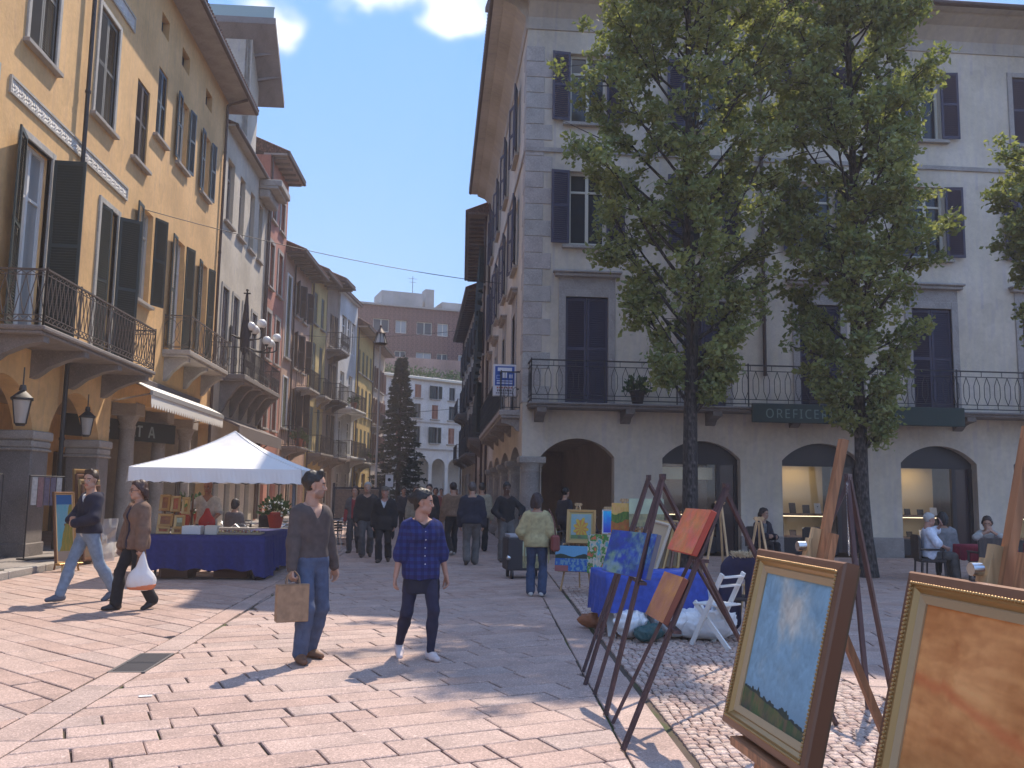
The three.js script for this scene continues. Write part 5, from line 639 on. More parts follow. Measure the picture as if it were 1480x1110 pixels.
    const ny = nk.y + (c.neckY ?? -0.012), nb = c.vneck ?? 0.05; const FL = new Field(pr, cell, 0.032, (x, y, z) => Math.max((hem + (c.hemWave ?? 0) * Math.sin(x * 30)) - y - (Math.abs(x - pel.x) > 0.2 ? 9 : 0), (Math.hypot(x - nk.x, (z - nk.z) * 0.7) < 0.11 ? y - ny + (z > nk.z ? nb * clamp(1 - Math.abs(x - nk.x) / 0.078) * clamp((z - nk.z) / 0.05) : 0) : -1), c.open && z > pel.z ? (c.open - Math.abs(x - ch.x)) * 1 : -1)).wrinkle(wr); add(t, name, FL.mesh(), c.m); if (c.buttons) for (let i = 0; i < c.buttons; i++) { const y = nk.y - 0.13 - i * 0.085, x = nk.x + 0.012; let z = pel.z + 0.3; while (z > pel.z && FL.at(x, y, z) > 0) z -= 0.003; add(t, 'button', [ball(0.0065, x, y, z + 0.002, 6)], MT.white); } };
  if (o.under) layer(o.under, 'shirt', 0); if (o.top) layer(o.top, o.top.name ?? 'jumper', 0); if (o.coat) layer(o.coat, o.coat.name ?? 'jacket', 0.012);
  for (const l of legs) { const fw = V(Math.sin(l.yaw), 0, Math.cos(l.yaw)), pt = l.pitch, q = (d, y) => l.a.clone().add(fw.clone().multiplyScalar(d * Math.cos(pt))).add(V(0, -0.085 + y - d * Math.sin(pt), 0)), base = l.f[1]; add(t, 'shoe', new Field([bone(q(-0.045, 0.045), q(0.06, 0.045), 0.042, 0.047), bone(q(0.06, 0.04), q(0.155, 0.03), 0.047, 0.036, [1, 0.85, 1]), bone(q(-0.02, 0.09), q(-0.015, 0.05), 0.044, 0.044)], Math.min(cell, 0.012), 0.02, (x, y) => (pt ? -1 : base + 0.004 - y)).mesh(), o.shoes ?? mat(0.05, 0.035, 0.03, 0.6)); }
  delete t.userData.headM; return { t, S, arms, legs, pel, nk, hd, hand: (i) => arms[i].h.clone().multiplyScalar(S).applyAxisAngle(V(0, 1, 0), o.turn ?? 0).add(V(o.at[0], o.y ?? 0, o.at[1])) };
}
const denim = (k = 1) => fabric(0.075 * k, 0.12 * k, 0.23 * k), black = fabric(0.016, 0.015, 0.018), navyC = fabric(0.018, 0.019, 0.045), khaki = fabric(0.2, 0.16, 0.105), greyC = fabric(0.085, 0.082, 0.085);
const plaidT = tex(128, (u, v) => { const a = (u * 8) % 1 < 0.5 ? 1 : 0.45, b = (v * 8) % 1 < 0.5 ? 1 : 0.45, l = (u * 8) % 1 < 0.06 || (v * 8) % 1 < 0.06 ? 0.35 : 0; return [0.09 * a + 0.07 + l * 0.06, 0.1 * a * b + 0.1 + l * 0.07, 0.2 * (a + b) * 0.5 + 0.2 + l * 0.05]; }, true, 1.7);
{ // the two strollers in the middle of the square
  const m = person({ label: 'person in grey brown jumper and jeans carrying a brown paper bag', at: [-1.22, -9.1], turn: 0.75, h: 1.79, head: [0.85, 0.0], armR: { hand: [-0.27, 0.84, 0.09], curl: 1.1 }, armL: { hand: [0.27, 0.86, 0.02] }, footR: [-0.12, 0, 0.06, -0.35], footL: [0.1, 0, -0.1, 0.15], hair: { type: 'short', quiff: true }, beard: 0.35, top: { m: fabric(0.088, 0.066, 0.06), g: 0.017, hem: 0.0, vneck: 0.13, sleeve: 1.97 }, bottom: { m: fabric(0.075, 0.098, 0.165), g: 0.012, flare: 0.02 }, shoes: mat(0.16, 0.075, 0.04, 0.7) });
  const h = m.hand(0), b = thing('paper_bag', 'brown paper carrier bag held by the person in jumper', 'bag', [h.x + 0.02, h.y - 0.48, h.z + 0.03], 0.35), kraft = mat(0.5, 0.31, 0.18, 0.85, { map: T.cloth });
  add(b, 'bag', [chamfer(-0.15, 0.15, 0, 0.34, -0.055, 0.055, 0.006), bb(-0.15, 0.15, 0.34, 0.345, -0.055, 0.055)], kraft); for (const z of [-0.05, 0.05]) add(b, 'handle', [tube([[-0.06, 0.33, z], [-0.05, 0.42, z * 0.5], [0, 0.47, 0], [0.05, 0.42, z * 0.5], [0.06, 0.33, z]], 0.006)], kraft);
  const wmn = person({ label: 'person in blue plaid shirt and dark leggings with hair tied up', at: [-0.14, -9.2], turn: 0.25, h: 1.63, head: [1.15, 0.02], bust: true, armR: { hand: [-0.285, 0.83, 0.02], curl: 0.6 }, armL: { hand: [0.285, 0.84, 0.0], curl: 0.6 }, footR: [-0.17, 0.045, -0.2, -0.15, 0.42], footL: [0.1, 0, 0.12, 0.22], hair: { type: 'bun', c: [0.014, 0.01, 0.009] }, skin: [0.42, 0.22, 0.15], under: { m: fabric(0.016, 0.015, 0.03), g: 0.014, hem: -0.27, skirt: true, sleeve: 0.3, name: 'tunic' }, top: { name: 'plaid_shirt', m: mat(0.9, 0.95, 1.0, 0.95, { map: plaidT }), g: 0.026, hem: -0.12, skirt: true, hemWave: 0.006, sleeve: 1.15, sleeveG: 0.005, vneck: 0.09, collar: true, buttons: 5 }, bottom: { name: 'leggings', m: fabric(0.02, 0.019, 0.045), g: 0.004, flare: 0 }, shoes: mat(0.6, 0.5, 0.48, 0.7), w: 1.02 });
  void wmn;
}
{ // the pair by the arcade
  person({ label: 'person in navy hooded top and pale jeans walking along the arcade', at: [-5.0, -13.6], turn: -0.75, h: 1.83, head: [0.55, 0], armR: { hand: [-0.1, 1.1, 0.22], pole: [-1, -0.6, -0.3], palm: [0.3, 0, -1], dir: [1, 0.15, 0.2], curl: 0.4 }, armL: { hand: [0.08, 1.06, 0.24], pole: [1, -0.6, -0.3], palm: [-0.3, 0, -1], dir: [-1, 0.1, 0.2], curl: 0.4 }, footR: [-0.08, 0, 0.3, -0.05], footL: [0.1, 0.05, -0.36, 0.1, 0.45], hair: { type: 'short', quiff: true, c: [0.045, 0.025, 0.015] }, under: { m: fabric(0.6, 0.6, 0.6), g: 0.014, hem: -0.12, sleeve: 0.3, collar: true }, top: { name: 'hooded_top', m: fabric(0.016, 0.015, 0.032), g: 0.032, hem: -0.03, sleeve: 1.95, hood: true, vneck: 0.12 }, bottom: { m: fabric(0.2, 0.26, 0.34), g: 0.012, flare: 0.012 }, shoes: mat(0.1, 0.11, 0.14, 0.8) });
  const w = person({ label: 'person in brown jacket and glasses carrying a white plastic bag', at: [-4.05, -12.75], turn: -0.85, h: 1.69, head: [-0.15, 0], bust: true, glasses: true, armL: { hand: [0.3, 0.83, 0.06], curl: 1.2 }, armR: { hand: [-0.25, 0.86, 0.1] }, footR: [-0.08, 0, 0.2, -0.1], footL: [0.1, 0.04, -0.24, 0.2, 0.35], hair: { type: 'long', c: [0.05, 0.02, 0.013] }, under: { m: navyC, g: 0.012, hem: -0.1, skirt: true, sleeve: 0.3, vneck: 0.12 }, coat: { m: fabric(0.17, 0.1, 0.068), g: 0.03, hem: -0.12, skirt: true, sleeve: 1.97, open: 0.055, vneck: 0.12, collar: true }, bottom: { m: black, g: 0.012, flare: 0.03 }, shoes: mat(0.02, 0.018, 0.02, 0.5) });
  const h = w.hand(1), pl = mat(0.82, 0.8, 0.78, 0.4, { transmission: 0.25, thickness: 0 }), b = thing('plastic_bag', 'bulging white plastic carrier bag with orange print in the hand', 'bag', [h.x + 0.02, h.y - 0.55, h.z], 0.2);
  const g = new Field([bone([-0.03, 0.14, 0], [0.04, 0.13, 0], 0.135, 0.14, [1, 1, 0.7]), bone([-0.09, 0.09, 0], [0.1, 0.09, 0.02], 0.085, 0.085, [1, 1, 0.8]), bone([0, 0.2, 0], [0, 0.42, 0], 0.1, 0.03, [1, 1, 0.6]), bone([0.05, 0.2, 0.02], [0.01, 0.5, 0], 0.06, 0.012)], 0.014, 0.04).mesh(); { const p = g.attributes.position; for (let i = 0; i < p.count; i++) { const x = p.getX(i), y = p.getY(i), z = p.getZ(i), k = 1 + 0.22 * (fbm(x * 16, y * 8, z * 16, 3) - 0.5); p.setXYZ(i, x * k, y, z * k); } g.computeVertexNormals(); } add(b, 'bag', g, pl);
  const band = new Field([bone([-0.03, 0.14, 0], [0.04, 0.13, 0], 0.146, 0.151, [1, 1, 0.7]), bone([-0.09, 0.09, 0], [0.1, 0.09, 0.02], 0.096, 0.096, [1, 1, 0.8])], 0.012, 0.04, (x, y) => Math.max(y - 0.055 - 0.02 * Math.sin(x * 9), 0.0 - y)).mesh(); add(b, 'orange_print', band, mat(0.62, 0.2, 0.09, 0.6));
}
{ // people farther down the street (seen small, so with fewer details)
  const far = 0.021, walk = (k, lift = 0.04) => ({ footR: [-0.08, 0, 0.2 * k, -0.1], footL: [0.09, lift, -0.24 * k, 0.15, 0.35] }), away = PI;
  person({ label: 'person in pale yellow jacket with shoulder bag looking at the paintings', at: [1.62, -14.6], turn: away - 0.2, h: 1.6, cell: 0.018, head: [-0.25, 0.05], girth: 1.03, hair: { type: 'long', c: [0.03, 0.014, 0.012] }, coat: { m: fabric(0.42, 0.36, 0.19), g: 0.03, hem: -0.1, skirt: true, sleeve: 1.6, sleeveG: 0.012, collar: true }, bottom: { m: denim(0.55), g: 0.012, flare: 0.03 }, shoes: mat(0.5, 0.48, 0.45, 0.7), armL: { hand: [0.26, 1.0, 0.2] }, armR: { hand: [-0.25, 0.95, 0.16] } });
  const sb = thing('shoulder_bag', 'red brown shoulder bag hanging beside the pale yellow jacket', 'bag', [1.9, 0.72, -14.5], away); add(sb, 'body', [chamfer(-0.07, 0.07, 0, 0.26, -0.13, 0.13, 0.03)], mat(0.2, 0.05, 0.04, 0.6)); add(sb, 'strap', [tube([[0, 0.25, -0.1], [0.03, 0.5, -0.06], [0.1, 0.66, 0], [0.03, 0.5, 0.06], [0, 0.25, 0.1]], 0.012)], mat(0.12, 0.04, 0.03, 0.6));
  person({ label: 'person in dark blue jacket and grey trousers walking away', at: [0.8, -20.6], turn: away - 0.05, h: 1.82, cell: 0.018, girth: 1.14, ...walk(0.5), hair: { type: 'short', c: [0.1, 0.08, 0.075] }, coat: { m: fabric(0.022, 0.024, 0.04), g: 0.034, hem: -0.06, collar: true }, bottom: { m: fabric(0.13, 0.115, 0.105), g: 0.018, flare: 0.03 } });
  person({ label: 'person in brown blouson and black trousers walking away', at: [0.42, -23.6], turn: away + 0.25, h: 1.84, cell: far, girth: 1.12, ...walk(0.7), hair: { type: 'short', c: [0.03, 0.02, 0.018] }, coat: { m: fabric(0.2, 0.12, 0.075), g: 0.035, hem: 0.0, collar: true }, bottom: { m: black, g: 0.014, flare: 0.03 }, shoes: mat(0.4, 0.38, 0.36, 0.7) });
  person({ label: 'person in pale beige jacket walking away next to the columns', at: [1.25, -25.2], turn: away - 0.1, h: 1.85, cell: far, girth: 1.1, ...walk(0.6), hair: { type: 'short', c: [0.04, 0.03, 0.025] }, coat: { m: fabric(0.36, 0.31, 0.22), g: 0.034, hem: -0.08, collar: true }, bottom: { m: black, g: 0.014, flare: 0.03 } });
  person({ label: 'person in dark top with red chest print standing by the columns', at: [1.66, -21.6], turn: 0.1, h: 1.84, cell: 0.018, head: [0.1, 0.2], skin: [0.12, 0.06, 0.04], armR: { hand: [-0.18, 1.0, 0.24], pole: [-1, -0.4, -0.5] }, armL: { hand: [0.3, 1.05, 0.2], pole: [1, -0.4, -0.5] }, hair: { type: 'short', c: [0.012, 0.01, 0.01] }, top: { m: fabric(0.022, 0.02, 0.022), g: 0.026, hem: -0.08 }, bottom: { m: fabric(0.13, 0.12, 0.115), g: 0.02, flare: 0.03 } });
  person({ label: 'person in black suit and flat cap walking towards the square', at: [-1.2, -21.2], turn: -0.1, h: 1.7, cell: 0.018, girth: 1.12, ...walk(0.8), skin: [0.42, 0.21, 0.15], hair: { type: 'short', c: [0.3, 0.28, 0.26] }, cap: [0.12, 0.1, 0.08], under: { m: fabric(0.6, 0.6, 0.62), g: 0.012, hem: -0.05, sleeve: 0.3 }, coat: { m: fabric(0.014, 0.013, 0.015), g: 0.034, hem: -0.2, skirt: true, vneck: 0.2, collar: true }, bottom: { m: black, g: 0.016, flare: 0.03 } });
  person({ label: 'bald person in dark jacket walking just behind the flat cap', at: [-1.72, -22.7], turn: 0.05, h: 1.8, cell: far, girth: 1.1, ...walk(0.6), hair: { type: 'short', c: [0.35, 0.33, 0.31] }, coat: { m: fabric(0.03, 0.026, 0.026), g: 0.034, hem: -0.1, collar: true }, bottom: { m: greyC, g: 0.016, flare: 0.03 } });
  person({ label: 'person in grey top with red sleeves beside the cafe chairs', at: [-2.15, -24.2], turn: -0.2, h: 1.7, cell: far, ...walk(0.6), hair: { type: 'bob', c: [0.06, 0.03, 0.02] }, top: { m: fabric(0.3, 0.05, 0.05), g: 0.02 }, coat: { m: fabric(0.12, 0.11, 0.11), g: 0.028, hem: -0.1, sleeve: 0.6, open: 0.06 }, bottom: { m: fabric(0.06, 0.055, 0.06), g: 0.014, flare: 0.02 } });
  person({ label: 'person in long beige coat strolling in the shaded street', at: [-0.62, -27.2], turn: 0.1, h: 1.74, cell: far, ...walk(0.6), hair: { type: 'bob', c: [0.1, 0.06, 0.035] }, coat: { m: fabric(0.3, 0.25, 0.18), g: 0.034, hem: -0.28, skirt: true, collar: true }, bottom: { m: greyC, g: 0.014 } });
  person({ label: 'person in dark coat with red scarf strolling in the shaded street', at: [-0.22, -25.6], turn: -0.1, h: 1.8, cell: far, ...walk(0.6), girth: 1.05, hair: { type: 'short', c: [0.03, 0.02, 0.018] }, top: { m: fabric(0.35, 0.04, 0.05), g: 0.02 }, coat: { m: fabric(0.02, 0.018, 0.02), g: 0.034, hem: -0.2, skirt: true, open: 0.05 }, bottom: { m: black, g: 0.014 } });
  person({ label: 'person in dark clothes standing with a bicycle under the arcade', at: [3.3, -23.2], turn: 2.2, h: 1.75, cell: far, hair: { type: 'short' }, coat: { m: fabric(0.03, 0.025, 0.03), g: 0.03, hem: -0.1 }, bottom: { m: black, g: 0.014 } });
  [[-0.05, -34, [0.35, 0.1, 0.08], 'red jumper', 0], [0.62, -37, [0.14, 0.12, 0.12], 'grey anorak', away], [-1.2, -33, [0.05, 0.045, 0.05], 'dark anorak', 0.2], [0.2, -43, [0.4, 0.36, 0.33], 'light shirt', 0], [-0.75, -40, [0.12, 0.05, 0.05], 'maroon coat', away], [1.0, -47, [0.06, 0.06, 0.08], 'slate coat', 0.1]].forEach(([x, z, c, n, tn]) => person({ label: 'person in ' + n + ' far down the narrow street', at: [x, z], turn: tn, h: 1.7 + 0.1 * hash3(z, 2, 3), cell: 0.03, ...walk(0.6), hair: { type: n[0] === 'r' || n[0] === 'm' ? 'bob' : 'short', c: [0.04, 0.03, 0.025] }, coat: { m: fabric(...c), g: 0.03, hem: -0.1 }, bottom: { m: n[0] === 'l' ? denim(0.8) : black, g: 0.014 } }));
}

// ------------------------------------------------------------------ paintings and easels
function paintTex(kind, w = 256, h = 256) {
  const d = new Uint8Array(w * h * 4), r3 = { sky: 1, sunset: 2, lake: 3, flower: 4, deep: 5, mixed: 6, mist: 7, abstract: 8, red: 9, brown: 10, sea: 11, valley: 12 }[kind] * 7.3;
  for (let j = 0; j < h; j++) for (let i = 0; i < w; i++) {
    const u = i / w, v = j / h, n = fbm(u * 3 + r3, v * 3, r3, 5), b = fbm(u * 22 + r3, v * 10, 3, 3), q = fbm(u * 7, v * 7 + r3, 9, 4); let c;
    if (kind === 'sky') { const ridge = 0.15 - 0.09 * u + 0.02 * (fbm(u * 9, 3, 1, 3) - 0.5), tr = 0.018 * noise3(u * 60, 1, 1) + 0.05 * Math.max(0, noise3(u * 30, 5, 1) - 0.5) * 1.6; const cl = step(0.5, 0.85, n * 0.8 + 0.42 * Math.exp(-(((u - 0.52) / 0.24) ** 2 + ((v - 0.74) / 0.2) ** 2)) + 0.12 * (q - 0.5)); c = [mix(0.53, 0.80, cl), mix(0.66, 0.77, cl), mix(0.72, 0.70, cl)]; const br = fbm(u * 26 + 3 * n, v * 26 - 4 * q, 2, 3); c = c.map((x) => x * (0.84 + 0.2 * br + 0.14 * q)); if (v < 0.24) c = c.map((x, k) => mix(x, [0.5, 0.62, 0.68][k], step(0.24, 0.12, v))); if (v < ridge + tr) c = [0.15 + 0.08 * b, 0.2 + 0.08 * b, 0.22]; if (v < ridge - 0.005) c = [0.2 + 0.26 * q * b * 2, 0.25 + 0.2 * q, 0.19 + 0.1 * b]; }
    else if (kind === 'sunset') { const k = step(0.3, 0.75, n + 0.25 * (v - 0.5) + 0.1 * (b - 0.5)); const bs = fbm(u * 9 + 4 * n, v * 26, 2, 3) - 0.5; c = [mix(0.84, 0.97, k) + 0.16 * bs, mix(0.52, 0.65, k) + 0.18 * bs, mix(0.27, 0.38, k) + 0.14 * bs]; if (v < 0.45) c = c.map((x, m) => mix(x, [0.68, 0.47, 0.25][m], 0.7 * step(0.45, 0.1, v + 0.2 * (n - 0.5)))); const s2 = step(0.05, 0, Math.abs(v - 0.62 + 0.25 * (u - 0.3) * (u > 0.2 ? 1 : 0.3) + 0.1 * (n - 0.5))); c = c.map((x, m) => mix(x, [0.88, 0.43, 0.22][m], 0.55 * s2)); }
    else if (kind === 'lake') { const hl = 0.6 + 0.1 * Math.sin(u * 9) * 0.5 + 0.05 * q; c = v > hl ? [0.42, 0.66, 0.8] : v > 0.5 ? [0.16 + 0.1 * b, 0.27, 0.22] : [0.2 + 0.25 * (b > 0.55), 0.42 + 0.2 * (b > 0.55), 0.72]; if (v < 0.22 && u < 0.4) c = [0.65, 0.4, 0.4]; }
    else if (kind === 'flower') { const rr = Math.hypot(u - 0.5, (v - 0.42) * 0.8), pet = 0.5 + 0.5 * Math.sin(Math.atan2(v - 0.42, u - 0.5) * 9 + 4 * n); c = rr < 0.24 + 0.1 * pet ? [0.8, 0.5 + 0.2 * pet, 0.25] : [0.45 + 0.2 * q, 0.66, 0.66]; if (v < 0.2) c = [0.4, 0.35 + 0.3 * q, 0.35]; if (u < 0.07 || u > 0.93 || v < 0.06 || v > 0.94) c = [0.7, 0.62, 0.4]; }
    else if (kind === 'deep') c = [0.15 + 0.25 * (1 - v) * q, 0.25 + 0.5 * v * (0.6 + 0.7 * q), 0.7 + 0.2 * v];
    else if (kind === 'mixed') { const z = Math.floor(q * 6) % 4; c = [[0.75, 0.4, 0.25], [0.35, 0.62, 0.65], [0.72, 0.68, 0.6], [0.3, 0.5, 0.22]][z].map((x) => x * (0.8 + 0.4 * b)); }
    else if (kind === 'mist') c = v > 0.45 ? [0.55 + 0.2 * n, 0.58 + 0.2 * n, 0.52 + 0.1 * n] : [0.42 + 0.25 * b, 0.42 + 0.2 * b, 0.33 + 0.1 * b];
    else if (kind === 'abstract') c = [0.16 + 0.3 * step(0.45, 0.7, n + 0.3 * (b - 0.5)), 0.27 + 0.32 * step(0.42, 0.7, n + 0.3 * (b - 0.5)), 0.42 + 0.34 * q];
    else if (kind === 'red') c = [0.58 + 0.2 * b, 0.25 + 0.24 * n, 0.16 + 0.2 * q]; else if (kind === 'brown') c = [0.44 + 0.25 * n, 0.27 + 0.22 * n, 0.19 + 0.15 * b];
    else if (kind === 'sea') { const shore = 0.35 + 0.5 * u + 0.15 * (n - 0.5) + (1 - v) * 0.45; c = v > 0.85 ? [0.1, 0.35, 0.55] : shore > 0.82 ? [0.4 + 0.3 * b, 0.45 + 0.1 * b, 0.2] : [0.25 + 0.3 * q, 0.62, 0.66]; if (v < 0.15) c = [0.6, 0.55, 0.5]; }
    else { const hv = v + 0.16 * (n - 0.5) + 0.1 * (q - 0.5) + 0.05 * Math.sin(u * 7); c = hv > 0.66 ? [0.78 + 0.1 * b, 0.6 + 0.14 * q, 0.28 + 0.2 * b] : hv > 0.4 ? [0.24 + 0.2 * b, 0.36 + 0.2 * b, 0.2] : [0.55 + 0.22 * q, 0.32 + 0.2 * b, 0.2]; }
    d.set([clamp(c[0]) * 255, clamp(c[1]) * 255, clamp(c[2]) * 255, 255], (j * w + i) * 4);
  }
  const t = new THREE.DataTexture(d, w, h); t.magFilter = THREE.LinearFilter; t.colorSpace = THREE.SRGBColorSpace; t.needsUpdate = true; return t;
}
const relief = tex(256, (u, v) => grey(tileFbm(u, v, 48, 12, 3)), false, 1);
const gilt = mat(0.46, 0.27, 0.1, 0.34, { metalness: 0.5 }), giltDark = mat(0.2, 0.1, 0.06, 0.38, { metalness: 0.3 }), liner = mat(0.5, 0.33, 0.17, 0.7), oak = woodM(0.4, 0.17, 0.075, 0.5), pine = woodM(0.5, 0.32, 0.16, 0.6), blackWood = woodM(0.06, 0.03, 0.033, 0.5);
function mitred(w, h, prof, o = {}) { // picture-frame moulding: prof is [distance in from the outer edge, height]
  const P = [], c = [[-w / 2, -h / 2], [w / 2, -h / 2], [w / 2, h / 2], [-w / 2, h / 2]], at = (k, d, z) => [c[k][0] + (c[k][0] < 0 ? d : -d), c[k][1] + (c[k][1] < 0 ? d : -d), z];
  for (let k = 0; k < 4; k++) for (let i = 0; i < prof.length - 1; i++) { const [d0, z0] = prof[i], [d1, z1] = prof[i + 1], a = at(k, d0, z0), b = at((k + 1) % 4, d0, z0), e = at((k + 1) % 4, d1, z1), f = at(k, d1, z1); P.push(...a, ...b, ...e, ...a, ...e, ...f); }
  const g = new THREE.BufferGeometry(); g.setAttribute('position', new THREE.Float32BufferAttribute(P, 3)); g.computeVertexNormals(); return g;
}
function poseOf(c, yaw, tilt) { // centre, direction the picture looks (0 = towards +z), leaning back
  return new THREE.Matrix4().makeRotationFromEuler(new THREE.Euler(-tilt, yaw, 0, 'YXZ')).setPosition(...c);
}
function painting(label, kind, M, w, h, style) {
  const t = thing('painting', label, 'painting'); t.applyMatrix4(M);
  const f = { ornate: 0.085, wood: 0.05, thin: 0.02, none: 0 }[style] * (w > 0.5 || style !== 'ornate' ? 1 : 0.7), [g, m] = printedFace(w - 2 * f, h - 2 * f, paintTex(kind, 320, 320), 0.7); m.bumpMap = relief; m.bumpScale = 0.0012;
  add(t, 'canvas', g, m, TR(0, 0, style === 'none' ? 0.0225 : 0.006));
  if (style === 'none') add(t, 'stretcher', [chamfer(-w / 2, w / 2, -h / 2, h / 2, -0.022, 0.022, 0.004)], kind === 'red' ? mat(0.4, 0.06, 0.035, 0.7) : kind === 'brown' ? mat(0.2, 0.06, 0.035, 0.7) : mat(0.12, 0.13, 0.17, 0.8));
  else if (style === 'ornate') {
    const k = f / 0.085; add(t, 'frame', [mitred(w, h, [[0, -0.018], [0, 0.024], [0.006 * k, 0.032], [0.03 * k, 0.036]])], giltDark); add(t, 'moulding', [mitred(w, h, [[0.03 * k, 0.036], [0.036 * k, 0.031], [0.045 * k, 0.03], [0.058 * k, 0.016]])], gilt); add(t, 'liner', [mitred(w, h, [[0.058 * k, 0.016], [0.062 * k, 0.02], [0.085 * k, 0.012], [0.085 * k, 0.0]])], liner); add(t, 'backing', [bb(-w / 2 + 0.01, w / 2 - 0.01, -h / 2 + 0.01, h / 2 - 0.01, -0.03, -0.004)], mat(0.15, 0.1, 0.06, 0.9));
    const beads = [], bg = new THREE.IcosahedronGeometry(0.0052, 1); for (const s of [-1, 1]) { for (let x = -w / 2 + 0.035; x < w / 2 - 0.034; x += 0.0125) beads.push(bg.clone().translate(x, s * (h / 2 - 0.034 * k), 0.037)); for (let y = -h / 2 + 0.035; y < h / 2 - 0.034; y += 0.0125) beads.push(bg.clone().translate(s * (w / 2 - 0.034 * k), y, 0.037)); } add(t, 'beading', beads, gilt).userData.kind = 'stuff';
  } else { add(t, 'frame', [mitred(w, h, [[0, -0.015], [0, 0.016], [0.006, 0.022], [f * 0.8, 0.016], [f, 0.008], [f, 0]]), bb(-w / 2 + 0.005, w / 2 - 0.005, -h / 2 + 0.005, h / 2 - 0.005, -0.015, 0.002)], style === 'thin' ? mat(0.65, 0.62, 0.58, 0.5) : gilt); }
  return t;
}
function easel(label, o) { // two front feet, a top, a back foot
  const t = thing('easel', label, 'easel'), th = o.th ?? 0.032, top = vec(o.top), m = o.m ?? blackWood, sep = o.sep ?? 0.03, [a, b] = o.feet.map(vec), side = b.clone().sub(a).setY(0).normalize();
  add(t, 'leg', [beam(a, top.clone().addScaledVector(side, -sep), th, th * 0.8)], m); add(t, 'leg', [beam(b, top.clone().addScaledVector(side, sep), th, th * 0.8)], m); const bt = top.clone().addScaledVector(V(0, -1, 0), 0.05); add(t, 'leg', [beam(vec(o.back), bt, th, th * 0.8)], m);
  add(t, 'head', [beam(top.clone().addScaledVector(side, -0.06), top.clone().addScaledVector(side, 0.06), 0.035, 0.05), rod(top.clone().addScaledVector(side, -0.075), top.clone().addScaledVector(side, 0.075), 0.008)], m);
  for (const k of o.trays ?? []) { const f = k / top.y, p = a.clone().lerp(top, f), q = b.clone().lerp(top, f), out = side.clone().cross(V(0, 1, 0)).multiplyScalar(o.flip ? 1 : -1); add(t, 'tray', [beam(p.clone().addScaledVector(side, -0.12).addScaledVector(out, 0.03), q.clone().addScaledVector(side, 0.12).addScaledVector(out, 0.03), 0.05, 0.022)], m); }
  if (o.chain) { const l = []; for (let i = 0; i < o.chain; i++) l.push(new THREE.TorusGeometry(0.0085, 0.0024, 4, 8).rotateY(i % 2 ? PI / 2 : 0).translate(top.x - 0.03, top.y - 0.06 - i * 0.0135, top.z + 0.045)); add(t, 'chain', l, MT.steel).userData.kind = 'stuff'; }
  return t;
}
